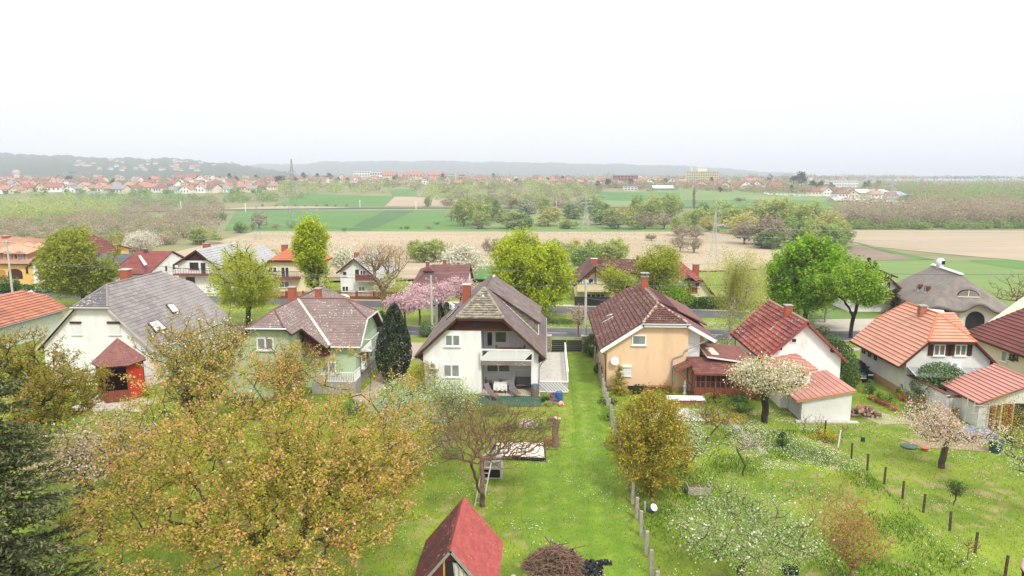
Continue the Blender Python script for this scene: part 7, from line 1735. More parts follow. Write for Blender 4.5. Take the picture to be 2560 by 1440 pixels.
tree('pear_tree',B(1125,1105),'right pear tree of the white flowering group, beside the terrace carpet','pear tree',5,2.0,2.9,1.8,300,44,.10,LF_PALE,BARK,'round',1.0,.1,.010,.25,.5,8,blossom=BL_WHITE,bl_frac=.22,gaps=.4,group='white flowering pear trees')
tree('pear_tree',B(1045,1190),'nearest pear tree of the white flowering group','pear tree',4,2.0,2.4,1.6,260,40,.10,LF_PALE,BARK,'round',.8,.1,.010,.25,.5,9,blossom=BL_WHITE,bl_frac=.18,gaps=.4,group='white flowering pear trees')
tree('bare_peach_tree',B(1207,1266),'bare reddish twigged tree with low forked trunk over the garden grill','peach tree',6.5,4.7,3.8,2.8,1900,12,.065,BUDS,BARK_R,'dome',.55,.15,.006,.12,.6,10,gaps=.15,up=.25,wob=.07,seg=.4,ry=3.6)
tree('golden_thuja',B(1628,1240),'tall golden green thuja clump with bare lower stems beside the fence','thuja',6.3,2.15,3.15,2.9,420,72,.15,LF_THUJA,BARK_R,'egg',1.0,.14,.012,.10,.45,42,gaps=.0,shoot=.75,aspect=.35,leafup=0)
tree('young_apple_tree',B(1712,1196),'slender white flowering tree right behind the golden thuja clump','apple tree',4,1.5,2.6,1.5,130,22,.10,LF_PALE,BARK,'egg',.8,.07,.009,.22,.5,12,blossom=BL_WHITE,bl_frac=.30,gaps=.4)
tree('bare_shrub',B(1765,1105),'grey bare shrub before the timber veranda','shrub',4,2.3,2.0,1.6,330,3,.06,BUDO,BARK_R,'dome',.25,.07,.008,.15,.55,13,gaps=.4,up=.1)
tree('bare_shrub',B(1665,1052),'small bare shrub near the peach house bench','shrub',2.5,1.3,1.3,1.0,160,3,.06,BUDS,BARK_R,'dome',.2,.05,.008,.15,.55,14,gaps=.4,up=.1)
tree('cherry_tree',B(1912,1056),'white flowering cherry with thick dark forked trunk before the salmon roofed outbuilding','cherry tree',5.6,3.2,3.6,1.9,380,34,.12,LF_OLIVE,BARK_D,'dome',1.2,.26,.012,.30,.5,15,blossom=BL_CREAM,bl_frac=.5,gaps=.45,bl_size=.12)
tree('young_cherry_tree',B(1858,1190),'small white flowering tree alone in the middle of the right lawn','cherry tree',3.6,1.35,2.3,1.1,90,22,.09,LF_CHERRY,BARK,'round',.7,.06,.009,.2,.5,16,blossom=BL_CREAM,bl_frac=.6,gaps=.4)
tree('apple_tree',B(1850,1462),'loose apple tree with white blossom clusters at the bottom right of centre','apple tree',5,3.3,3.0,2.0,620,44,.075,LF_PALE,BARK,'dome',.7,.12,.008,.22,.55,17,blossom=BL_WHITE,bl_frac=.06,gaps=.9,bl_size=.085)
tree('orange_twigged_tree',B(2126,1448),'small upright tree with orange buds at the bottom right','tree',4.3,2.9,2.6,1.9,1000,9,.065,BUDO,BARK_O,'vase',.45,.09,.006,.15,.6,18,gaps=.35,up=.05,leafup=0)
tree('blossom_tree',B(2354,1170),'low wide blossoming tree with stout trunk on the right lawn','cherry tree',4,3.0,2.75,1.25,330,30,.10,LF_OLIVE,BARK,'dome',1.1,.2,.011,.26,.5,19,blossom=BL_BLUSH,bl_frac=.72,gaps=.45)
tree('small_green_tree',B(2386,1262),'knee high round green sapling on the right lawn','sapling',1.6,.62,1.1,.5,50,26,.07,LF_THUG,BARK,'round',.45,.04,.008,.12,.5,20)
tree('apple_tree',(P(2548,1282).x+.6,P(2548,1282).y,0),'leaning old apple tree with gnarled trunk at the right edge','apple tree',4.6,2.3,3.2,1.5,150,16,.09,LF_PALE,BARK_D,'dome',1.4,.19,.010,.22,.5,21,blossom=BL_WHITE,bl_frac=.45,gaps=.6)
for k,(u,v,h_) in enumerate(((2105,1105,1.6),(2010,1085,1.7),(2420,1400,1.3),(2045,1095,1.9))):
    tree('bare_sapling',B(u,v),'%s bare thin sapling in the right gardens' % (['tallest','leftmost','nearest','white budded'][k]),'sapling',h_,.7,h_*.65,h_*.35,50,3,.05,BUDO,BARK_R,'vase',.4,.025,.006,.08,.6,150+k)
bush('boxwood',B(1955,1118),'small upright box bush on the lawn right of the old garden path','bush',.38,1.1,500,.09,LF_THUG,shape='egg',seed=43)
bush('garden_shrub',B(1592,1120),'golden green shrub touching the back of the golden thuja clump','shrub',1.3,1.9,3000,.13,LF_OLIVE,seed=44,gaps=.3)
bush('garden_shrub',B(1595,1040),'mossy green shrub at the fence below the small conifer','shrub',1.3,.8,900,.11,LF_OLIVE,seed=45,gaps=.4)
bush('garden_shrub',B(1812,1050),'yellow flowering low shrub before the timber veranda','shrub',1.6,1.0,900,.10,BL_YEL,seed=46,gaps=.8)
bush('garden_shrub',B(1790,1008),'fresh green low perennials at the veranda steps','shrub',1.2,.8,700,.12,LF_WALNUT,seed=47,gaps=.5)
bush('garden_shrub',B(1520,1010),'green perennials at the corner of the peach house','shrub',.9,.6,500,.11,LF_THUG,seed=48)
bush('garden_shrub',B(1672,985),'grey lavender like bush before the peach wall','shrub',.9,1.1,700,.09,LF_OLIVE,seed=49,upright=True)
bush('clipped_bush',B(1060,992),'mossy olive clipped bush at the left corner of the white house','bush',1.3,2.9,3600,.13,LF_THUJA,seed=50,ry=2.0)
conifer('small_conifer',B(1546,984),'small golden green conifer against the peach wall','conifer',2.6,.85,LF_THUJA,LF_LIME2,seed=2,dz=.2,nb=12,blade=.10,droop=-.1,z0=.15,sub=.12)
bush('dark_conifer',B(988,955),'dark dense conifer between the green and the white house','conifer',1.45,6.9,12000,.18,LF_DARK,shape='egg',seed=51,upright=True,lumps=24,shell=.15)
bush('thuja',B(957,880),'slim green thuja behind the dark conifer','thuja',.75,4.6,2200,.17,LF_THUG,shape='egg',seed=52,upright=True)
conifer('spruce_tree',(-19.0,20.6,0),'big dark spruce filling the lower left corner','spruce',14.6,5.3,LF_SPRUCE,LF_SPTIP,seed=3,dz=.38,nb=17,blade=.17,droop=.30,z0=1.2,sub=.18)
for k,(u,v) in enumerate(((1258,1048),(1205,1066),(1395,1130),(1160,1225),(1330,1245))):
    q=P(u,v,0)
tree('bare_sapling',B(1175,1118),'reddish bare saplings left of the cream sheet','sapling',3.2,1.3,2.1,1.1,170,2,.05,BUDS,BARK_R,'vase',.5,.04,.007,.1,.6,160)
extra=[(600,1012,1.3,1.1,LF_HEDGE,'dark green shrub left of the bare grey tree','shrub'),(650,1040,1.5,.9,LF_OLIVE,'brownish low shrub heap before the green house','shrub'),(880,1030,1.2,1.0,LF_HEDGE,'dark leafy shrub at the foot of the green house terrace','shrub'),
 (395,1085,1.7,1.6,LF_THUG,'fresh green shrub under the left side of the bronze tree','shrub'),(560,1075,1.4,1.0,LF_BRIGHT,'bright green shrub under the right side of the bronze tree','shrub'),(290,1075,1.5,1.5,LF_LIME2,'lime green shrub in front of the red pavilion','shrub'),
 (1500,935,.6,1.2,LF_THUG,'climbing green shrub on the fence behind the small conifer','shrub'),(1520,1048,.7,1.1,LF_WALNUT,'pale green shrub on the fence before the peach house','shrub'),(1535,1120,.7,1.0,LF_OLIVE,'olive shrub on the fence left of the golden thuja','shrub'),
 (1600,985,.8,.9,LF_THUG,'round green shrub under the peach house cellar window','shrub'),(1640,1012,1.0,.6,LF_OLIVE,'brownish perennials left of the pale slab table','shrub'),(1745,975,.8,.9,LF_OLIVE,'twiggy shrub before the left veranda doors','shrub'),(1840,1000,1.0,.9,LF_HEDGE,'dark shrub between the veranda and the flowering cherry','shrub'),
 (1770,1040,1.5,.9,LF_WALNUT,'yellow green shrubs right of the pale patio','shrub'),(1850,1030,1.2,1.2,LF_HEDGE,'dark shrub under the left side of the flowering cherry','shrub'),(2060,1105,1.0,.8,LF_THUJA,'golden twiggy shrub at the corner of the salmon roofed outbuilding','shrub'),
 (1235,1035,1.2,.9,LF_HEDGE,'green shrub left of the tulip bed','shrub'),(1090,1060,1.5,1.6,LF_PALE,'pale green shrub between the white flowering pear trees','shrub'),(960,1060,1.6,1.9,LF_PALE,'pale green shrub left of the white flowering pear trees','shrub'),(1170,1025,.9,1.0,LF_WALNUT,'fresh shrub under the left windows of the white house','shrub'),
 (2290,1030,1.2,.7,LF_HEDGE,'leafy border plants near the yard wall corner','shrub'),(2345,1060,1.3,.8,LF_OLIVE,'reddish border plants before the garden shed wall','shrub'),(2172,985,.5,1.2,LF_HEDGE,'slim dark shrub behind the rearmost clay pot','shrub'),(2252,985,.4,.9,LF_HEDGE,'slim dark shrub against the whitewashed yard wall','shrub')]
for k,(u,v,r_,h_,m_,lb,ct) in enumerate(extra):bush('garden_shrub',B(u,v),lb,ct,r_,h_,int(700*r_*h_+300),.12,m_,seed=300+k,gaps=.35,lumps=18)
# lawn: grass blades, daisies
g=np.random.default_rng(12)
def scatter_blades(n,xr_,yr_,size,m,name,label,kind='stuff',wid=.35,test=None,z=0):
    x=g.uniform(*xr_,n);y=g.uniform(*yr_,n)
    if test is not None:k=test(x,y);x,y=x[k],y[k]
    n=len(x);a=g.uniform(0,6.28,n);s_=size*g.uniform(.5,1.3,n);lean=g.normal(size=(n,2))*.35
    B0=np.stack([x,y,np.full(n,z)],1);w=np.stack([np.cos(a),np.sin(a),a*0],1)*(s_*wid/2)[:,None]
    Tt=B0+np.stack([lean[:,0]*s_,lean[:,1]*s_,s_],1)
    V=np.stack([B0-w,B0+w,Tt],1).reshape(-1,3);o=npmesh(name,V,np.arange(n*3).reshape(-1,3),m,kind=kind);o['label']=label;return o
def clumpy(f,th,ph):
    def t(x,y):return (np.sin(x*f+ph)*np.cos(y*f*.8+ph*2)+.6*np.sin(x*f*2.3+y*f*1.7+ph)+.4*np.sin(y*f*3.1-x*f*1.1)+g.normal(size=len(x))*.35) > th
    return t
def yard(x,y):return (y < 52)
LF_GRASS=leaf('grass blade',[(.08,.145,.010),(.15,.245,.016),(.24,.32,.030)],.3);LF_TALLG=leaf('grass blade lush',[(.06,.14,.015),(.11,.22,.025),(.18,.29,.04)],.3);LF_DRYG=leaf('grass blade dry',[(.24,.22,.06),(.32,.27,.10),(.20,.22,.05)],.3)
scatter_blades(110000,(-26,34),(25,56),.085,LF_GRASS,'grass','short lawn grass covering the gardens')
scatter_blades(45000,(5,20),(26,48),.15,LF_TALLG,'grass','lush unmown grass right of the lawn fence',test=clumpy(.45,.1,1.0))
scatter_blades(30000,(-26,34),(25,56),.10,LF_DRYG,'grass','dry yellowish grass tufts in the gardens',test=clumpy(.5,.5,3.0))
def flat_quads(n,xr_,yr_,size,m,label,test,z=.07):
    x=g.uniform(*xr_,n);y=g.uniform(*yr_,n);k=test(x,y);x,y=x[k],y[k];n=len(x)
    C=np.stack([x,y,z+g.uniform(0,.04,n)],1);V,F=leaves(C,size,g,2.0,.95);o=npmesh('daisies',V,F,m,kind='stuff');o['label']=label
flat_quads(6500,(5.2,21),(27,50),.06,BL_WHITE,'white daisies spread through the right lawn',clumpy(.7,.6,.4))
flat_quads(6000,(13,20),(41,52),.06,BL_WHITE,'dense white daisies around the flowering cherry',clumpy(.9,-.3,1.4))
flat_quads(5000,(-9,4.8),(28,46),.055,BL_WHITE,'white daisies on the mown lawn strip',clumpy(.8,.75,2.2))
flat_quads(9000,(20.5,34),(29,50),.05,BL_WHITE,'scattered daisies on the far right lawn',clumpy(.8,.8,5.2))
flat_quads(3000,(-3,34),(73.5,76),.09,BL_WHITE,'daisies on the street verge',clumpy(.4,.3,3.2));flat_quads(5000,(-3,34),(81.5,86),.10,BL_WHITE,'daisies between the two streets',clumpy(.4,.0,1.2))
flat_quads(2500,(-26,20),(27,50),.05,BL_YEL,'yellow dandelions in the lawn',clumpy(.6,.5,7.2),.08)
def reed_stand(n,name='reeds'):
    x,y=[],[]
    g=np.random.default_rng(33);P0=[np.array(G(*q)) for q in ((250,700),(1700,690),(2000,580),(640,580))]
    a=g.uniform(0,1,(n,1));b_=g.uniform(0,1,(n,1))**.8;A=P0[0]+(P0[1]-P0[0])*a;C=P0[3]+(P0[2]-P0[3])*a;p=A+(C-A)*b_
    k=(np.sin(p[:,0]*.045+p[:,1]*.02)+np.sin(p[:,1]*.06-p[:,0]*.013)+g.normal(size=n)*.6) >-.6;p=p[k];n=len(p);p[:,2]=hgt(p[:,0],p[:,1])
    s_=g.uniform(.2,.5,n);w=np.zeros((n,3));t=g.uniform(0,3.14,n);w[:,0]=np.cos(t)*.8*s_;w[:,1]=np.sin(t)*.55*s_;T_=p+np.stack([g.normal(size=n)*.3,g.normal(size=n)*.2,s_],1)
    V=np.stack([p-w,p+w,T_],1).reshape(-1,3);o=npmesh(name,V,np.arange(n*3).reshape(-1,3),leaf('reed straw',[(.44,.36,.24),(.56,.47,.32),(.66,.57,.42)],.5),kind='stuff');o['label']='dry straw coloured reeds of the wet valley floor'
reed_stand(20000)
# ================================================================ street trees
tree('street_maple',(PYZ(203,700,93.0).x,93.0,0),'round olive green street tree hiding the white house at the left','maple',10,5.6,5.9,4.5,760,48,.36,LF_LIME2,BARK,'round',2.4,.3,.02,.26,.40,21,gaps=.35,shoot=1.2)
tree('weeping_willow',B(622,818),'feathery weeping willow with forked trunk before the white chalet','willow',10,3.9,6.6,3.6,320,95,.33,LF_WILLOW,BARK_D,'dome',1.6,.3,.025,.5,.5,22,gaps=.7,weep=2.6,droop=1.2,aspect=.3)
tree('linden_tree',(PYZ(783,735,88.5).x,88.5,0),'tall narrow bright linden beside the cream yellow house','linden',12,2.5,7.4,5.0,480,42,.32,LF_LIME,BARK,'egg',2.2,.28,.02,.22,.45,123,gaps=.7,shoot=1.0)
tree('bare_tree',B(960,772),'large bare brown street tree in front of the tall white house','tree',9,4.6,6.0,3.5,1500,3,.12,BUDO,BARK_T,'vase',1.7,.30,.010,.30,.6,24,gaps=.1,up=.30,wob=.10,rmin=0)
for k,(u,v,r_,s_,lb) in enumerate(((1015,838,2.3,25,'leftmost pink cherry on the verge beside the dark conifer'),(1100,806,2.3,26,'middle pink cherry between the thin pole and the white van'),(1148,792,2.3,27,'rightmost pink cherry behind the brick chimney of the white house'),(1050,815,2.2,28,'small pink cherry hidden between the two larger pink ones'))):
    tree('pink_cherry',B(u,v),lb,'cherry tree',4.8,r_,3.6,1.4,170,34,.17,LF_OLIVE,BARK_R,'dome',1.1,.13,.014,.36,.5,s_,blossom=BL_PINK,bl_frac=.93,gaps=.3,bl_size=.17,group='pink flowering cherries along the street')
tree('linden_tree',(PYZ(1331,780,88.0).x,88.0,0),'broad lime green linden behind the white house roof, largest in the street','linden',11.3,5.3,6.3,5.1,860,48,.33,LF_LIME,BARK,'round',2.2,.34,.02,.24,.40,29,gaps=.5,shoot=1.2)
tree('pink_cherry',B(1446,843),'small blush pink tree beside the concrete pole at the gate','cherry tree',3.9,1.55,2.6,1.3,130,18,.12,LF_OLIVE,BARK_R,'vase',.9,.09,.012,.25,.5,30,blossom=BL_BLUSH,bl_frac=.8,gaps=.3)
tree('young_tree',(PYZ(1556,740,90.5).x,90.5,0),'loose yellow green tree right of the cream chalet','tree',7.6,2.6,4.8,3.0,260,26,.26,LF_WILLOW,BARK,'round',1.4,.15,.02,.5,.5,31,gaps=.7)
tree('young_tree',(PYZ(1650,735,92.5).x,92.5,0),'round fresh green tree left of the red roofed cream house','tree',9.0,3.0,5.6,3.6,380,40,.28,LF_WILLOW,BARK,'round',1.6,.2,.02,.55,.45,32,gaps=.5)
tree('young_tree',(PYZ(1690,752,88.5).x,88.5,0),'low pale green tree before the red roofed cream house','tree',5,2.3,3.2,1.9,180,24,.25,LF_WALNUT,BARK,'round',1.0,.14,.02,.45,.5,33,gaps=.6)
tree('birch_tree',B(1822,862),'tall birch with thin yellow green veil and leaning white trunk','birch',12,3.7,7.2,4.8,560,46,.16,LF_BIRCH,BARK_W,'round',4.0,.20,.009,.45,.55,34,gaps=.5,weep=1.6,droop=.8,aspect=.45,up=.35,lean=(.035,0),lowcut=.55)
tree('maple_tree',(PYZ(2013,815,86.2).x,86.2,0),'dense bright green maple behind the red roofed white house','maple',10.5,5.1,5.7,4.7,740,45,.38,LF_BRIGHT,BARK,'round',2.2,.32,.02,.26,.40,35,gaps=.4,shoot=1.1)
tree('walnut_tree',B(2127,845),'fresh green spreading tree with dark bent trunk beside the street','tree',8.2,3.5,5.4,2.8,380,39,.27,LF_WALNUT,BARK_D,'dome',2.0,.22,.016,.18,.45,36,gaps=.6,shoot=.9)
tree('blossom_tree',tuple(G(352,640)),'big white flowering tree behind the solar panel roof','cherry tree',9,6.2,5.2,4.2,420,40,.34,LF_PALE,BARK,'dome',1.5,.3,.03,.8,.45,37,blossom=BL_CREAM,bl_frac=.93,gaps=.3,bl_size=.34)
tree('blossom_tree',(PYZ(1150,735,120.0).x,120.0,0),'white flowering tree behind the maroon bungalow roof','cherry tree',6,4.0,3.3,2.9,240,40,.30,LF_PALE,BARK,'dome',1.5,.3,.03,.7,.45,38,blossom=BL_CREAM,bl_frac=.9,gaps=.3,bl_size=.30)
tree('blossom_tree',(PYZ(868,730,122.0).x,122.0,0),'pale flowering tree behind the roof of the tall white house','cherry tree',5.5,3.0,3.2,2.2,150,34,.28,LF_PALE,BARK,'dome',1.5,.3,.03,.6,.45,39,blossom=BL_CREAM,bl_frac=.7,gaps=.3,bl_size=.28)
tree('blossom_tree',(PYZ(1688,735,99.0).x,99.0,0),'small white flowering tree beside the cream house porch','cherry tree',4,1.6,2.6,1.2,70,24,.2,LF_PALE,BARK,'dome',.8,.1,.014,.35,.5,40,blossom=BL_CREAM,bl_frac=.6)
for k,(u,v,r_,h_) in enumerate(((1118,805,.7,2.6),(1100,803,.55,2.4),(1133,803,.6,2.3))):bush('thuja',B(u,v),'%s of three dark thujas in front of the pink cherries' % (['middle','left','right'][k]),'thuja',r_,h_,1300,.16,LF_THUG,shape='egg',seed=61+k,upright=True,group='three dark thujas by the street')
for k,(u,y,h_) in enumerate(((2168,118,4.0),(2184,118,3.4))):conifer('dark_conifer',(PYZ(u,700,y).x,y,-.1),'%s dark conifer behind the chalet chimney' % (['taller','shorter'][k]),'conifer',h_+.8,1.2,LF_DARK,None,seed=70+k,dz=.3,nb=12,blade=.3,sub=.2)
conifer('dark_conifer',(PYZ(1592,700,112).x,112,0),'dark ragged pine behind the yellow green trees','conifer',5.2,2.4,LF_DARK,None,seed=73,dz=.45,nb=10,blade=.4,sub=.25)
conifer('dark_conifer',B(2233,790),'small dark fir beside the white chalet wall','conifer',3.8,1.1,LF_THUG,None,seed=74,dz=.35,nb=9,blade=.2,sub=.25)
tree('bare_shrub',B(2545,790),'bare twiggy shrub at the right edge behind the hedge','shrub',6,3.4,3.4,2.8,420,3,.12,BUDO,BARK_R,'dome',.6,.12,.014,.3,.6,41)
tree('bare_shrub',B(2480,795),'thin pale bare tree beside the hedge of the thatched house','shrub',3,1.3,2.0,1.0,120,2,.08,BUDO,BARK_R,'dome',.7,.07,.01,.2,.6,42)
bush('verge_bush',B(1240,800),'low dark spreading bush on the verge beyond the lime tree','bush',1.2,.6,500,.15,LF_HEDGE,seed=81);bush('verge_bush',B(1400,808),'low round juniper on the grass between the two streets','bush',2.6,.55,1800,.14,LF_HEDGE,seed=82,ry=1.2)
bush('verge_bush',B(1065,842),'grey green bush at the foot of the thin pole','bush',.9,1.9,1400,.15,LF_HEDGE,seed=83);bush('verge_bush',B(1495,750),'round olive bush under the cream chalet window','bush',1.6,2.0,1600,.17,LF_OLIVE,seed=84)
bush('hedgerow',(-31,112,0),'green shrubs between the tall white house and the bungalow','shrub',3.0,1.8,2600,.28,LF_WALNUT,seed=85,ry=2);bush('hedgerow',(-25,104.5,0),'olive twiggy shrub right behind the bare street tree','shrub',3.0,3.4,2600,.25,LF_BIRCH,seed=86,gaps=.6)
bush('hedgerow',(9.0,112,0),'green shrubs behind the cream chalet','shrub',6.0,3.0,3400,.3,LF_BRIGHT,seed=87,ry=2);bush('hedgerow',(-52,124,0),'olive shrub behind the pale grey chalet roof','shrub',5.0,5.0,3000,.3,LF_OLIVE,seed=88,ry=2,gaps=.5)
# ================================================================ distant trees: prototypes and copies
F_WIL=leaf('far willow leaf',[(0.253,0.322,0.081),(0.368,0.437,0.127),(0.460,0.506,0.184)],.4);F_WILY=leaf('far yellow willow leaf',[(0.358,0.347,0.090),(0.493,0.459,0.134),(0.582,0.526,0.202)],.4)
F_GRN=leaf('far green leaf',[(0.144,0.240,0.054),(0.228,0.348,0.084),(0.324,0.432,0.132)],.4);F_BARE=leaf('far bare twigs',[(0.292,0.238,0.162),(0.389,0.324,0.216),(0.464,0.400,0.281)],.35)
F_BARE2=leaf('far thicket twigs',[(.26,.22,.13),(.35,.30,.17),(.34,.34,.17)],.3);F_DRK=leaf('far dark needles',[(0.023,0.046,0.029),(0.039,0.065,0.039),(0.065,0.091,0.052)],.1)
F_SIL=leaf('far silver leaf',[(.25,.28,.16),(.34,.37,.24),(.42,.44,.32)],.3)
PROTO={}
def far_proto(kind):
    """a 10 m tree at the origin: Empty > trunk, crown"""
    if kind in PROTO:return PROTO[kind]
    g=np.random.default_rng(abs(hash(kind)) % 1000 if False else sum(map(ord,kind)))
    spec={'willow':(F_WIL,4.8,5.0,4.6,'round',3400,.60),'yellow_willow':(F_WILY,4.6,5.0,4.6,'round',2400,.60),'green_tree':(F_GRN,4.4,5.0,4.8,'round',2400,.62),'bare_tree':(F_BARE,4.4,4.4,5.6,'round',1500,.50),
            'poplar':(F_BARE2,1.5,4.9,5.1,'round',900,.50),'dark_conifer':(F_DRK,2.6,4.9,5.0,'cone',1500,.55),'dark_tree':(F_DRK,4.0,4.4,5.6,'round',1800,.6),'silver_tree':(F_SIL,4.2,4.4,5.4,'dome',2200,.6),
            'white_blossom_tree':(BL_CREAM,4.4,4.2,5.6,'dome',1900,.55),'round_bush':(F_BARE2,6.5,4.9,5.0,'dome',1500,.7),'green_bush':(F_GRN,6.5,4.9,5.0,'dome',1500,.7),'purple_bush':(F_BARE,6.8,4.9,5.0,'dome',1500,.65)}[kind]
    m,rx,rz,cz,sh,n,ls=spec
    cl=envelope(90,rx*.9,rz*.88,cz,sh,.42,14,len(kind)*7,.3)
    per=n//90;C=(cl[:,None]+g.normal(size=(90,per,3))*np.array([rx*.12,rx*.12,rz*.10])).reshape(-1,3);C[:,2]=np.clip(C[:,2],.1,10.4)
    o=thing(kind,(0,0,0),None,None)
    nodes,par,tips=skeleton(cl[:40],[(0,0,-.3),(0,0,1),(.1,0,2.2)],1.6,.2,.15,1);r=pipe(nodes,par,tips,.05,rmax=.34)
    V,F=tubes(nodes,par,r,4);npmesh('trunk',V,F,BARK,o)
    V,F=leaves(C,ls,g,.3,.7);npmesh('crown',V,F,m,o);PROTO[kind]=[o,False];return PROTO[kind]
ADJ={'willow':'pale green willow','yellow_willow':'yellow green willow','green_tree':'mid green tree','bare_tree':'brown bare tree','poplar':'tall thin poplar','dark_conifer':'dark conifer','dark_tree':'dark round evergreen','silver_tree':'silvery tree','white_blossom_tree':'white flowering tree','round_bush':'olive brown bush','green_bush':'green bush','purple_bush':'brown purple bush'}
def ordinal(n):
    w=['first','second','third','fourth','fifth','sixth','seventh','eighth','ninth','tenth','eleventh','twelfth']
    return w[n] if n < len(w) else '%d%s' % (n+1,'th' if 10 <= (n+1) % 100 <= 20 else {1:'st',2:'nd',3:'rd'}.get((n+1) % 10,'th'))
def place(kind,u,v,hpx,wpx,label,group=None):
    p=G(u,v);d=p.y;h=hpx*d/FPX*1.02;w=wpx*d/FPX*(1.22 if 'willow' in kind or 'green' in kind or 'bare' in kind else 1)
    pr=far_proto(kind);src=pr[0]
    if pr[1]:o=copy_tree(src)
    else:o=src;pr[1]=True
    base_w={'poplar':3.2,'dark_conifer':5.4,'round_bush':13,'green_bush':13,'purple_bush':13}.get(kind,9.2)
    o.location=(p.x,p.y,p.z-.1);o.scale=(w/base_w,w/base_w,h/10.4);o.rotation_euler=(0,0,random.uniform(0,6.28))
    tag(o,label,'bush' if 'bush' in kind else 'tree',group or '');
    if not group:
        if 'group' in o:del o['group']
    return o
def row(items,where,grp):
    cnt={};tot={}
    for it in items:tot[it[0]]=tot.get(it[0],0)+1
    for it in sorted(items,key=lambda q:q[1]):
        k=it[0];i=cnt.get(k,0);cnt[k]=i+1
        lab='%s, %s from the left %s' % (ADJ[k],ordinal(i),where) if tot[k] > 1 else '%s %s' % (ADJ[k],where)
        place(k,it[1],it[2],it[3],it[4],lab,grp)
# beyond the reed bed, middle and right
row([('purple_bush',1128,553,26,34),('willow',1160,566,82,46),('willow',1190,560,70,60),('green_tree',1232,552,62,50),('willow',1205,572,50,40),('purple_bush',1196,572,22,40),('yellow_willow',1290,522,40,50),('willow',1275,572,55,60),('silver_tree',1312,560,68,70),('green_tree',1312,573,42,40),
     ('green_bush',1285,573,24,40),('yellow_willow',1370,565,55,62),('willow',1355,535,55,40),('purple_bush',1195,570,16,36),('green_tree',1435,548,44,60),('willow',1478,530,44,56),('green_tree',1500,562,62,60),('green_bush',1422,572,22,50),('yellow_willow',1412,570,26,30),('willow',1545,572,55,72),
     ('green_tree',1590,556,68,50),('willow',1622,566,78,60),('bare_tree',1612,572,44,50),('yellow_willow',1560,560,50,44),('willow',1660,560,80,56),('yellow_willow',1640,530,50,40),('bare_tree',1660,573,48,50),('willow',1700,590,52,44),('green_bush',1590,574,22,44),('willow',1682,545,55,40)],'in the tree belt beyond the reed bed','trees of the belt beyond the reed bed')
row([('green_tree',1760,555,50,46),('yellow_willow',1775,580,44,50),('willow',1735,575,60,50),('bare_tree',1740,600,40,50),('willow',1810,570,70,66),('yellow_willow',1850,585,62,70),('willow',1905,575,82,90),('yellow_willow',1940,570,84,80),('willow',1980,580,88,90),('willow',2030,592,92,90),('green_tree',1990,608,66,80),
     ('bare_tree',1900,612,84,90),('bare_tree',1945,618,80,70),('green_tree',1925,622,48,80),('yellow_willow',2065,605,80,70),('willow',2090,616,68,60),('willow',2045,618,76,70),('green_tree',2082,622,54,56),('yellow_willow',1880,560,46,70),('green_bush',2095,628,20,60),('bare_tree',1860,610,60,60)],'in the willow clump right of the pale pylon','trees of the willow clump')
row([('willow',1062,658,66,70),('willow',1085,655,62,50),('yellow_willow',1112,655,54,56),('willow',1046,650,56,50),('bare_tree',1220,640,52,26),('bare_tree',1238,642,54,26),('willow',1262,640,56,50),('willow',1400,660,70,60),('yellow_willow',1428,655,66,50),('green_tree',1455,668,56,62),('willow',1490,665,72,60),('willow',1525,668,80,66),('willow',1545,655,62,44),('bare_tree',1560,640,30,30),
     ('bare_tree',1700,630,50,40),('bare_tree',1735,632,44,40),('bare_tree',1705,600,44,40),('round_bush',1628,602,20,34),('round_bush',1650,625,16,36),('willow',1880,560,40,60)],'standing in the dry reed bed','trees in the reed bed')
row([('willow',510,610,48,66),('yellow_willow',495,598,34,40),('green_tree',598,582,30,36),('bare_tree',648,572,50,44),('green_bush',728,570,18,26),('purple_bush',690,573,16,26),('green_tree',557,552,24,22),('bare_tree',535,552,26,40),('green_bush',1018,574,12,14),('purple_bush',1072,573,12,28),('green_bush',1092,561,8,16),('purple_bush',1003,574,9,12),('bare_tree',632,576,26,16),('green_bush',860,580,14,14),('green_tree',1071,516,28,20)],'at the edge of the green crop fields','trees at the crop fields')
row([('poplar',1735,530,58,14),('bare_tree',1895,520,22,30),('green_bush',1850,502,10,30),('bare_tree',1760,526,22,20),('poplar',604,446,32,14),('yellow_willow',2280,532,26,50),('yellow_willow',2325,536,26,40),('yellow_willow',2548,565,48,60),('green_tree',2280,510,26,60)],'standing clear in front of the far town','single trees before the far town')
for k in range(9):
    pass
row([('yellow_willow' if k % 3 else 'willow',660+k*26+random.uniform(-4,4),516,8,6) for k in range(9)],'in the young avenue along the valley road','young avenue trees')
# stuff: thickets and woods that read as one mass
def mass(name,label,spots,m,per=130,ls=.9,seed=0,trunks=False):
    g=np.random.default_rng(seed);V=[];
    for (x,y,z,h,w) in spots:
        p=g.normal(size=(per,3));p /= np.linalg.norm(p,axis=1)[:,None];p *= (g.uniform(0,1,per)**.35)[:,None]
        L=g.normal(size=(4,3));p *= (1+.18*np.sin(p @ L.T*3).sum(1)*.5)[:,None]
        V.append(p*np.array([w/2,w/2,h/2])+np.array([x,y,z+h*.5]))
    C=np.concatenate(V);Vv,F=leaves(C,ls,g,.3,.8);o=npmesh(name,Vv,F,m,kind='stuff');o['label']=label;return o
def spots(n,ur,vr,hpx,wpx,f=None,seed=0,shape=None):
    g=np.random.default_rng(seed);r_=[];c=0
    while len(r_) < n and c < n*20:
        c += 1;u=g.uniform(*ur);v=g.uniform(*vr)
        if f and not f(u,v):continue
        p=G(u,v);s_=p.y/FPX;r_.append((p.x,p.y,p.z,g.uniform(*hpx)*s_,g.uniform(*wpx)*s_))
    return r_
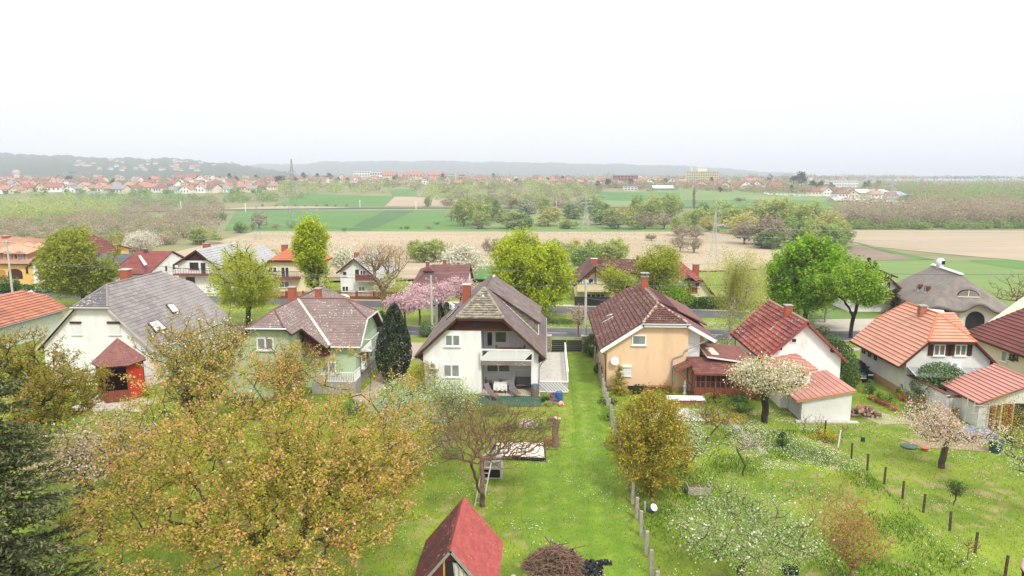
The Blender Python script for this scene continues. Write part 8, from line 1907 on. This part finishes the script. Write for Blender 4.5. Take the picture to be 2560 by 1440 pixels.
mass('thicket','brown leafless thicket between the far left houses and the crop fields',spots(330,(-120,560),(560,640),(18,34),(26,44),lambda u,v:v < 640-max(0,u-330)*.28,1),F_BARE,180,.72,1)
mass('thicket','green bushes scattered through the brown thicket at the left',spots(90,(-120,520),(555,640),(16,28),(24,42),lambda u,v:v < 635-max(0,u-330)*.3,22),F_GRN,200,.65,22)
mass('thicket','olive patches in the brown thicket at the left',spots(150,(-120,480),(570,640),(18,30),(26,44),lambda u,v:v < 635-max(0,u-330)*.3,2),F_BARE2,220,.65,2)
mass('woodland','pale green wet woodland at the left edge of the valley',spots(190,(-140,300),(515,565),(26,46),(30,50),lambda u,v:v < 575-u*.12,3),F_WIL,240,.85,3)
mass('woodland','brown hedgerow trees along the valley road at the left',spots(190,(120,560),(508,562),(12,26),(24,44),lambda u,v:True,4),F_BARE,200,.8,4)
mass('woodland','green shrubs below the left town',spots(150,(-120,760),(490,520),(10,20),(22,40),lambda u,v:v < 520-max(0,u-520)*.1,5),F_GRN,120,1.2,5)
mass('woodland','brown wood on the far side of the right ploughed field',spots(330,(2085,2760),(540,572),(40,66),(34,54),lambda u,v:v > 520,6),F_BARE,240,.9,6)
mass('woodland','green undergrowth at the foot of the brown wood',spots(130,(2100,2760),(564,574),(14,26),(26,44),None,7),F_GRN,180,.8,7)
mass('woodland','pale green wood behind the brown wood at the right',spots(260,(2180,2760),(478,530),(22,40),(34,60),lambda u,v:u > 2290 or v < 490,8),F_GRN,200,1.3,8)
mass('woodland','olive grey trees mixed into the pale green wood at the right',spots(190,(2180,2760),(478,532),(22,42),(34,56),lambda u,v:u > 2290 or v < 490,18),F_BARE2,260,1.2,18)
mass('woodland','grey brown wood toward the right horizon',spots(150,(2200,2760),(462,485),(12,22),(40,70),None,9),F_BARE,110,2.6,9)
mass('woodland','green shrubs on the slope below the middle town',spots(210,(700,1480),(462,500),(10,22),(20,38),lambda u,v:not (960 < u < 1060 and v > 470) and not (u < 960 and v > 484),10),F_WIL,120,1.3,10)
mass('woodland','olive scrub on the slope below the middle town',spots(150,(1100,1500),(472,520),(8,20),(20,40),None,11),F_BARE2,110,1.2,11)
mass('woodland','hedge scrub along the foot of the right pasture',spots(130,(1480,2150),(466,484),(8,14),(20,36),lambda u,v:abs(v-(462+(u-1480)*.033)) < 7,12),F_BARE2,100,1.5,12)
mass('woodland','dark tree masses between the roofs of the far town',spots(330,(-60,2230),(449,478),(10,22),(16,34),None,13),F_BARE,80,1.9,13)
mass('woodland','green tree masses between the roofs of the far town',spots(300,(-60,2230),(450,486),(8,15),(12,26),lambda u,v:v < 470 or u < 660,14),F_GRN,80,1.9,14)
# dark evergreens that stand out in the town
it=[]
for k,(u,v,h_,w_) in enumerate([(173,462,26,22),(182,448,22,26),(145,450,18,14),(212,470,18,22),(240,462,16,20),(285,466,20,20),(378,462,28,16),(430,446,22,12),(408,448,14,10),(550,458,24,10),(575,452,28,14),(590,458,20,16),(640,452,22,12),(665,454,16,10),(700,462,26,40),(740,456,20,12),(760,452,30,20),(795,450,24,14),(822,452,22,26),(845,458,22,14),(868,456,14,12),(985,455,20,12),(992,452,22,8),(1108,452,26,16),(1235,450,24,14),(1368,458,20,14),(1405,455,22,12),(1495,470,26,18),(1520,468,24,20),(1575,466,22,20),(1662,460,16,26),(1290,458,18,14)]):it.append((('dark_conifer' if w_ < h_*.8 else 'dark_tree'),u,v,h_,w_))
for (u,v,h_,w_) in [(1780,462,26,12),(1984,462,30,22),(2003,466,40,34),(2030,470,26,20),(2050,474,30,20),(2078,472,22,16),(2190,478,36,14),(2172,476,34,16),(2160,476,30,12),(2198,474,32,10),(1800,480,18,14),(1980,480,24,14),(2305,470,20,10),(2398,528,34,14),(2412,530,26,14),(2448,530,24,14),(1925,450,20,14)]:it.append((('dark_conifer' if w_ < h_*.8 else 'dark_tree'),u,v,h_,w_))
row(it,'in the far town','dark evergreens of the far town')
row([('white_blossom_tree',182,482,8,20),('white_blossom_tree',560,470,10,18),('white_blossom_tree',890,470,10,24),('white_blossom_tree',1000,462,8,20),('white_blossom_tree',1620,478,8,20)],'below the far town','white flowering trees below the far town')
# ================================================================ distant buildings
WCOL={'white':WHITE,'cream':CREAM2,'yellow':mat('render pale yellow',(.72,.62,.40)),'grey':mat('render light grey',(.55,.55,.54))}
RCOL={'terracotta':mat('far terracotta roof',(.40,.19,.135),scale=.3),'brown':mat('far brown roof',(.24,.12,.09),scale=.3),'red':mat('far red roof',(.31,.12,.10),scale=.3),'grey':mat('far grey roof',(.28,.27,.27),scale=.3),'salmon':mat('far salmon roof',(.44,.25,.19),scale=.3)}
HP={}
def house_proto(wc,rc,typ):
    k=(wc,rc,typ)
    if k in HP:return HP[k]
    t=thing('town_house',(0,0,0),None,None);w,d,h,r=(5,4.2,3.4,3.2) if typ != 'two_storey' else (5.2,4.6,5.8,3.0)
    MB().box(-w,w,-d,d,-2,h).build('wall',WCOL[wc],t)
    W_=w+.5;D_=d+.6
    if typ == 'side':# ridge along x
        pl=[[(-W_,-D_,h),(W_,-D_,h),(W_,0,h+r),(-W_,0,h+r)],[(-W_,D_,h),(W_,D_,h),(W_,0,h+r),(-W_,0,h+r)]]
        MB().prism([(-w,-d,h),(-w,d,h),(-w,0,h+r-.4)],(2*w,0,0)).build('gable_wall',WCOL[wc],t)
    elif typ == 'gable':
        pl=[[(-W_,-D_,h),(0,-D_,h+r+.6),(0,D_,h+r+.6),(-W_,D_,h)],[(W_,-D_,h),(0,-D_,h+r+.6),(0,D_,h+r+.6),(W_,D_,h)]]
        MB().prism([(-w,-d,h),(w,-d,h),(0,-d,h+r+.1)],(0,2*d,0)).build('gable_wall',WCOL[wc],t)
    else:
        pl=[[(-W_,-D_,h),(W_,-D_,h),(W_*.45,0,h+r),(-W_*.45,0,h+r)],[(-W_,D_,h),(W_,D_,h),(W_*.45,0,h+r),(-W_*.45,0,h+r)],[(-W_,-D_,h),(-W_,D_,h),(-W_*.45,0,h+r)],[(W_,-D_,h),(W_,D_,h),(W_*.45,0,h+r)]]
    b=MB()
    for q in pl:b.prism(q,(0,0,.15))
    rf=b.build('roof',RCOL[rc],t);MB().box(w*.3-.4,w*.3+.4,-.4,.4,h+r*.6,h+r+1.0).build('chimney',BRICK,rf)
    for fl in ([1.4] if typ not in ('two_storey','gable') else [1.3,4.1]):
        for x in (-w*.58,0,w*.58):
            if fl > 3 and typ == 'gable' and x != 0:continue
            c=MB().box(x-.75,x+.75,-d-.06,-d-.003,fl,fl+1.4).build('window',PVC,t);MB().box(x-.6,x+.6,-d-.1,-d-.063,fl+.12,fl+1.28).build('pane',PANE,c)
    HP[k]=[t,False];return HP[k]
def town_house(u,v,wpx,wc,rc,typ,label,group,rot=None):
    p=G(u,v);s_=wpx*p.y/FPX/10.6;pr=house_proto(wc,rc,typ)
    if pr[1]:o=copy_tree(pr[0])
    else:o=pr[0];pr[1]=True
    o.location=(p.x,p.y,p.z);o.scale=(s_,)*3;o.rotation_euler=(0,0,rot if rot is not None else random.uniform(-.5,.5))
    tag(o,label,'house',group);return o
random.seed(5)
def town_row(us,v,wr,name,vj=3,roofs=('terracotta','red','salmon','brown','terracotta','grey'),walls=('white','cream','white','yellow')):
    for k,u in enumerate(us):
        rc,wc,ty=random.choice(roofs),random.choice(walls),random.choice(('side','gable','hip','side','hip'))
        town_house(u+random.uniform(-5,5),v+random.uniform(-vj,vj),random.uniform(*wr),wc,rc,ty,'%s roofed %s house, %s from the left in the %s' % (rc,wc,ordinal(k),name),'houses of the '+name)
town_row(range(10,660,33),481,(26,36),'front row of the left town',3)
town_row(range(0,700,36),472,(24,32),'second row of the left town',2.5)
town_row(range(15,690,40),464,(20,28),'third row of the left town',2)
town_row(range(5,700,42),457,(18,26),'fourth row of the left town',2)
town_row(range(20,690,46),451,(16,22),'back row of the left town',1)
town_row(range(1030,1240,30),462,(16,24),'front row of the middle town',3)
town_row(range(740,1700,38),456,(15,22),'second row of the middle town',2)
town_row(range(720,1700,44),450,(14,20),'back row of the middle town',1)
town_row(range(1120,1540,27),459,(15,21),'extra row of the middle town',2)
town_row(range(690,1100,33),454,(14,19),'row under the orange roofed blocks',2)
town_row(range(1380,1720,34),463,(18,26),'row by the green halls',3)
town_row([1720,1748,1790,1812,1838,1862,1885,1912,1940],470,(20,28),'row below the cream apartment block',3,('red','brown','terracotta'))
town_row([1700,1770,1830,1880,1960,1990,2060,2110],462,(18,26),'row behind the cream apartment block',2)
town_row([2030,2062,2100,2130,2185,2225,2345,2370],492,(24,34),'row around the pale halls',4,('brown','red','grey','salmon'))
def block(name,u0,u1,vb,vt,wall,roofm,label,cat,floors=0,pitched=0,depth=14,winm=PANE,bays=8,y=None,extra=None):
    p0,p1=G(u0,vb),G(u1,vb);yy=(p0.y+p1.y)/2;a,c=PYZ(u0,vb,yy),PYZ(u1,vt,yy);zb=min(a.z,p0.z,p1.z) 
    t=thing(name,((a.x+c.x)/2,yy,zb),label,cat);x0,x1,z1=a.x,c.x,c.z-pitched
    MB().box(x0,x1,yy,yy+depth,zb-4,z1).build('wall',wall,t)
    if pitched:
        b=MB();b.prism([(x0-.6,yy-.8,z1),(x0-.6,yy+depth/2,z1+pitched),(x0-.6,yy+depth+.8,z1)],(x1-x0+1.2,0,0));b.build('roof',roofm,t)
    else:MB().box(x0-.3,x1+.3,yy-.3,yy+depth+.3,z1+.003,z1+.5).build('roof',roofm,t)
    if floors:
        fh=(z1-zb)/floors
        for f in range(floors):
            for k in range(bays):
                xa=x0+(x1-x0)*(k+.15)/bays;xb=x0+(x1-x0)*(k+.85)/bays
                wnd=MB().box(xa,xb,yy-.12,yy-.003,zb+f*fh+fh*.32,zb+f*fh+fh*.78).build('window',winm,t)
            MB().box(x0-.1,x1+.1,yy-.35,yy-.123,zb+f*fh+fh*.04,zb+f*fh+fh*.16).build('floor_band',wall,t)
    return t,x0,x1,yy,zb,z1
BY=mat('pale yellow block',(.72,.66,.42),(.66,.60,.38),scale=.1)
t,x0,x1,yy,zb,z1=block('apartment_block',1716,1797,458,429,BY,CONCP,'long pale yellow eight storey apartment block on the town skyline','apartment block',7,bays=14)
xm_=(x0+x1)/2;MB().box(xm_-7,xm_+7,yy+3,yy+10,z1+.51,z1+5).build('roof_house',BY,t);MB().box(x0+7,x0+9,yy+3,yy+6,z1+.51,z1+8).build('stack',BY,t)
block('office_building',2036,2146,472,452,mat('bright white facade',(.8,.8,.8)),CONCP,'long white three storey building with ribbon windows at the right of the town','building',3,bays=16,winm=mat('ribbon window',(.3,.33,.36)))
t,x0,x1,yy,zb,z1=block('warehouse',2145,2230,488,474,mat('pale metal wall',(.55,.57,.58)),mat('white metal roof',(.78,.79,.80)),'wide white roofed hall beside the blue roofed hall','warehouse',0,pitched=4,depth=50)
t,x0,x1,yy,zb,z1=block('warehouse',2196,2272,493,479,MATS['pale metal wall'],mat('blue metal roof',(.32,.40,.52)),'blue grey roofed hall right of the white hall','warehouse',0,pitched=5,depth=45)
t,x0,x1,yy,zb,z1=block('warehouse',2088,2153,507,494,WCOL['yellow'],mat('grey metal roof',(.42,.43,.44)),'low grey roofed hall with arched cream gable before the caravans','warehouse',1,pitched=3,depth=22,bays=5)
for k,u in enumerate((1634,1660)):
    t,x0,x1,yy,zb,z1=block('sports_hall',u,u+25,476,464,mat('green hall wall',(.22,.38,.27)) ,mat('white metal roof',(.78,.79,.80)),'%s of the two green fronted white halls on the slope' % ('left' if k == 0 else 'right'),'hall',0,pitched=3.5,depth=20)
    MB().prism([(x0-.3,yy-1.0,z1),(x1+.3,yy-1.0,z1),((x0+x1)/2,yy-1.0,z1+3.5)],(0,.15,0)).build('gable_frame',PVC,t)
block('building',1560,1594,476,466,WHITE,RCOL['grey'],'white two storey house on the pale terrace left of the green fronted halls','building',2,bays=4)
block('building',1533,1596,458,439,mat('dull red facade',(.38,.15,.13)),RCOL['red'],'dark red and white stepped building on the skyline of the middle town','building',3,bays=7)
for k,(u0,u1) in enumerate(((955,990),(1006,1056),(1070,1108))):block('building',u0,u1,450,428,CREAM2,RCOL['terracotta'],'%s of three large orange roofed blocks on the middle skyline' % ('left','middle','right')[k],'building',2,pitched=7,bays=6)
block('building',884,925,448,428,WHITE,CONCP,'white flat roofed building on the skyline left of the orange roofed blocks','building',3,bays=6);block('building',925,955,449,431,WHITE,CONCP,'lower white flat building joined to the skyline block','building',2,bays=5)
block('building',435,487,455,436,CREAM2,RCOL['red'],'long bright red roofed building on the left town skyline','building',2,pitched=6,bays=8);block('building',490,528,452,439,WHITE,RCOL['grey'],'long white grey roofed building right of the bright red roof','building',2,bays=6)
block('building',214,262,489,478,WHITE,RCOL['grey'],'wide white bungalow with grey hipped roof before the left town','bungalow',1,pitched=4.5,bays=7);block('building',12,70,456,445,WHITE,RCOL['salmon'],'long salmon roofed white building below the water tower','building',1,pitched=5,bays=7)
block('building',1122,1138,450,434,mat('pale green facade',(.6,.7,.62)),CONCP,'small pale green flat block in the middle town','building',3,bays=3);block('building',1146,1162,454,436,mat('pinkish facade',(.6,.38,.34)),CONCP,'small pinkish flat block in the middle town','building',3,bays=3)
p=G(43,452);h_=26*p.y/FPX;t=thing('water_tower',tuple(p),'pinkish round water tower above the left town roofs','water tower');MB().lathe(p,[(6,-3),(5.2,h_*.7),(6.2,h_*.74),(6.2,h_*.96),(1,h_*1.05)],16).build('shaft',mat('pink tower',(.66,.48,.44)),t)
for (u,w_,lb) in ((2026,6,'slender grey church spire beside the dark tree clump'),(1922,9,'dark pointed castle like turret roof between the trees')):
    p=G(u,460);h_=26*p.y/FPX;w=w_*p.y/FPX/2;t=thing('tower',tuple(p),lb,'tower');MB().box(p.x-w,p.x+w,p.y-w,p.y+w,p.z-2,p.z+h_*.6).build('wall',CREAM2 if u > 2000 else BARK,t);MB().lathe((p.x,p.y,p.z+h_*.6),[(w*1.4,0),(w*.3,h_*.25),(.1,h_*.45)],4).build('spire',RCOL['grey'],t)
CARA=[]
for k in range(22):
    u=2140+k*6+random.uniform(-2,2);v=random.choice((508,511,514));p=G(u,v);s_=random.uniform(.9,1.3)
    if k == 0:
        t=thing('caravan',(0,0,0),None,None);MB().box(-3.2,3.2,-1.4,1.4,.6,3.1).build('body',PVC,t);MB().box(-2.2,2.2,-1.46,-1.403,1.7,2.5).build('window',PANE,t);MB().tube((0,-1.2,.4),(0,1.2,.4),.4).build('wheel',BLK,t);cv=t
    else:t=copy_tree(cv)
    t.location=tuple(p);t.scale=(s_,)*3;t.rotation_euler=(0,0,random.uniform(-.4,.4));tag(t,'white parked caravan, %s from the left of the caravan park below the blue hall' % ordinal(k),'caravan','caravans in the park below the blue hall')
for k in range(9):
    u=1915+k*13+random.uniform(-4,4);p=G(u,486+k*.7+random.uniform(-2,2));t=copy_tree(cv);t.location=tuple(p);t.scale=(.75,)*3;t.rotation_euler=(0,0,random.uniform(-1,1));tag(t,'pale parked vehicle, %s from the left of the yard on the pasture edge' % ordinal(k),'vehicle','vehicles in the yard at the pasture edge')
random.seed(9)
HL=[]
for k in range(46):
    u=random.uniform(190,620);v=401+random.uniform(0,26)+max(0,(u-420)*.03)
    HL.append((u,v))
# ================================================================ hills on the horizon
def hill(name,sil,D,depth,m,seed,zn=14,nz=18,foot=None):
    us=np.linspace(sil[0][0],sil[-1][0],220);vs_=np.interp(us,[s[0] for s in sil],[s[1] for s in sil]);g=np.random.default_rng(seed);V=[]
    ph=g.uniform(0,6,6);rows=np.linspace(0,1.35,nz)
    for j,r_ in enumerate(rows):
        for i,u in enumerate(us):
            q=PYZ(u,vs_[i],D);top=q.z+2.2*math.sin(u*.21+ph[0])+1.5*math.sin(u*.53+ph[1])
            y=D-depth+depth*r_;k=math.sin(min(r_,1)*math.pi/2) if r_ <= 1 else 1-(r_-1)*1.4
            x=q.x*y/D;bump=6*math.sin(u*.06+r_*5+ph[2])*math.sin(r_*7+u*.017+ph[3])*(r_ < .97)*min(1,r_*3)
            V.append((x,y,13+(top-13)*k+bump*(top > 40)))
    n=len(us);i=(np.arange(nz-1)[:,None]*n+np.arange(n-1)[None]).ravel();F=np.stack([i,i+1,i+n+1,i+n],1)
    return npmesh(name,np.array(V),F,m,smooth=True,kind='structure')
hill('hills',[(-700,392),(-300,384),(0,387),(60,388),(130,393),(200,393),(270,400),(330,398),(420,399),(500,404),(560,411),(610,416),(680,425),(760,440),(820,449)],3600,1900,M_HILL,1)
hill('hills',[(520,424),(600,418),(640,412),(700,411),(760,411),(800,406),(880,404),(1000,404),(1100,403),(1200,406),(1350,407),(1420,410),(1540,411),(1640,414),(1720,416),(1800,421),(1880,428),(1960,432),(2020,436),(2100,443),(2200,449)],6500,2500,M_HILL,2)
mass('woodland','dark tree line on the right horizon',[(PYZ(u,446,2600).x,2600+random.uniform(-60,60),14,random.uniform(8,15),random.uniform(30,60)) for u in np.arange(1850,2760,7)],F_DRK,60,3.2,20)
mass('woodland','tree line on the plain behind the town',[(PYZ(u,448,1900).x,1900+random.uniform(-60,60),14,random.uniform(8,16),random.uniform(16,36)) for u in np.arange(-60,2300,8)],F_BARE,60,2.6,21)
dg=bpy.context.evaluated_depsgraph_get();dg.update();k=0
for (u,v) in HL:
    d=Vector(ray(u,v));hit,loc,nrm,idx,ob,mt=SC.ray_cast(dg,Vector((0,0,CAMH))+d*1400,d)
    if not hit or not ob.name.startswith('hills'):continue
    pr=house_proto(('white','cream')[k % 2],('terracotta','grey','brown')[k % 3],'hip');
    if pr[1]:o=copy_tree(pr[0])
    else:o=pr[0];pr[1]=True
    o.location=loc;o.scale=(1.25,)*3;o.rotation_euler=(0,0,random.uniform(-.5,.5));tag(o,'tiny pale house on the blue wooded hillside at the left','house','houses on the distant hillside');k += 1
# ================================================================ pylons and high lines
STEEL=mat('galvanised steel',(.46,.48,.50),(.38,.40,.42),rough=.5);STEELD=mat('dark steel',(.24,.25,.26),(.18,.19,.2),rough=.5)
STEELW=mat('line steel',(.42,.44,.46),(.38,.40,.42))
def pylon(u,vb,vt,label,m,arms,th=.12,basew=None):
    p=G(u,vb);H_=(vb-vt)*p.y/FPX*1.01;t=thing('pylon',tuple(p),label,'pylon');bw=basew or H_*.19;tw=H_*.022;kz=.40
    def wd(z):k=z/H_;return bw/2+(tw*1.6-bw/2)*min(1,k/kz) if k < kz else tw*1.6+(tw*.3-tw*1.6)*(k-kz)/(1-kz)
    n=7;zs=[H_*(1-(1-i/n)**1.25) for i in range(n+1)]
    lg=MB();br=MB()
    for i in range(n):
        a,c=wd(zs[i]),wd(zs[i+1])
        for sx,sy in ((-1,-1),(1,-1),(1,1),(-1,1)):lg.bar((p.x+sx*a,p.y+sy*a,p.z+zs[i]),(p.x+sx*c,p.y+sy*c,p.z+zs[i+1]),th*1.4)
        cs0=[(-a,-a),(a,-a),(a,a),(-a,a)];cs1=[(-c,-c),(c,-c),(c,c),(-c,c)]
        for k in range(4):
            q0,q1=cs0[k],cs1[(k+1) % 4];r0_,r1_=cs0[(k+1) % 4],cs1[k]
            br.bar((p.x+q0[0],p.y+q0[1],p.z+zs[i]),(p.x+q1[0],p.y+q1[1],p.z+zs[i+1]),th*.55);br.bar((p.x+r0_[0],p.y+r0_[1],p.z+zs[i]),(p.x+r1_[0],p.y+r1_[1],p.z+zs[i+1]),th*.55)
            s0,s1=cs1[k],cs1[(k+1) % 4];br.bar((p.x+s0[0],p.y+s0[1],p.z+zs[i+1]),(p.x+s1[0],p.y+s1[1],p.z+zs[i+1]),th*.5)
    lg.build('legs',m,t);br.build('bracing',m,t);ends=[]
    for (zf,dx) in arms:
        z=H_*zf;L=dx*H_;a=wd(z);b=MB();s_=1 if L > 0 else-1;e_=(p.x+L,p.y,p.z+z)
        for sy in (-1,1):b.bar((p.x+s_*a,p.y+sy*a,p.z+z),e_,th*2.6);b.bar((p.x+s_*a,p.y+sy*a,p.z+z+H_*.035),e_,th)
        b.tube(e_,(e_[0],e_[1],e_[2]-H_*.03),th*.55);b.build('crossarm',m,t);ends.append(Vector((e_[0],e_[1],e_[2]-H_*.03)))
    ends.append(Vector((p.x,p.y,p.z+H_)));return ends
ARM3=[(.78,.20),(.65,-.20),(.52,.24)]
e1_=pylon(1783,665,530,'pale lattice pylon in front of the willow clump, nearest of all',STEEL,[(.745,.19),(.60,-.22),(.49,.25)],.075)
e2_=pylon(1464,573,482,'pale lattice pylon at the far edge of the reed bed',STEEL,[(.80,.18),(.71,-.14),(.62,.22)],.11)
e3_=pylon(736,556,400,'tall dark pylon rising above the hills at the left',STEELD,[(.80,.06),(.80,-.06),(.70,.07),(.70,-.07),(.60,.06),(.60,-.06)],.10,8.0)
e4_=pylon(1333,528,448,'slim dark pylon before the middle town',STEELD,[(.72,.12),(.66,-.12),(.58,.13)],.09)
e5_=pylon(1268,545,466,'slim greenish pylon among the willows left of the slim dark one',STEELD,[(.72,.12),(.66,-.12),(.58,.13)],.14)
e6_=pylon(2227,520,440,'slim grey pylon beside the blue hall',STEEL,[(.72,.12),(.66,-.12),(.58,.13)],.18)
e7_=pylon(645,600,515,'faint slim pylon at the edge of the reeds at the left',STEELD,[(.80,.16),(.70,-.16),(.6,.18)],.035)
for k in range(3):cable(e1_[k],e2_[k],9,'%s pale high voltage line between the two pale pylons' % ('top','middle','low')[k],.03,STEELW,16)
for k in range(3):cable(e2_[k],e7_[k],12,'%s high voltage line from the reed edge pylon to the far left' % ('top','middle','low')[k],.035,STEELW,20);cable(e1_[k],Vector((310,190,14-k*3)),5,'%s high voltage line leaving to the right edge' % ('top','middle','low')[k],.025,STEELW,16)
for k in range(4):cable(e3_[k],e4_[k % 3]+Vector((0,0,k*.6)),9,'%s line between the tall dark pylon and the slim dark pylon' % ordinal(k),.04,STEELW,20);cable(e3_[k],e3_[k]+Vector((-520,-60,-6)),16,'%s line from the tall dark pylon to the left edge' % ordinal(k),.035,STEELW,20)
for k in range(3):cable(e4_[k],e6_[k],12,'%s long line between the middle town and the blue hall' % ordinal(k),.04,STEELW,24);cable(e7_[k],e7_[k]+Vector((-260,-30,-2)),8,'%s line from the faint pylon to the left edge' % ordinal(k),.025,STEELW,14)
for k,(u,v,h_) in enumerate(((453,525,22),(614,530,22),(900,518,18),(1040,524,22),(1618,528,24),(1391,520,16))):
    p=G(u,v);hh=h_*p.y/FPX;t=thing('utility_pole',tuple(p),'pale pole by the distant valley road, %s from the left' % ordinal(k),'utility pole','poles by the distant valley road');MB().tube(p,p+Vector((0,0,hh)),.35,.28,6).build('shaft',PVC,t);MB().box(p.x-1.2,p.x+1.2,p.y-.1,p.y+.1,p.z+hh*.93,p.z+hh*.96).build('crossarm',PVC,t)
# ================================================================ the air between here and the hills
HAZE_D=2.6e-4
hm=bpy.data.materials.new('haze air');hm.use_nodes=True;hn=hm.node_tree;hn.nodes.clear();ho_=hn.nodes.new('ShaderNodeOutputMaterial');pv=hn.nodes.new('ShaderNodeVolumePrincipled')
pv.inputs['Color'].default_value=(.86,.92,1.0,1);pv.inputs['Density'].default_value=HAZE_D;pv.inputs['Anisotropy'].default_value=0.0;hn.links.new(pv.outputs[0],ho_.inputs['Volume'])
hz=MB().box(-9500,9500,-300,12500,-14,190).build('haze',hm,None,kind='stuff');hz['label']='thin spring haze lying over the valley'
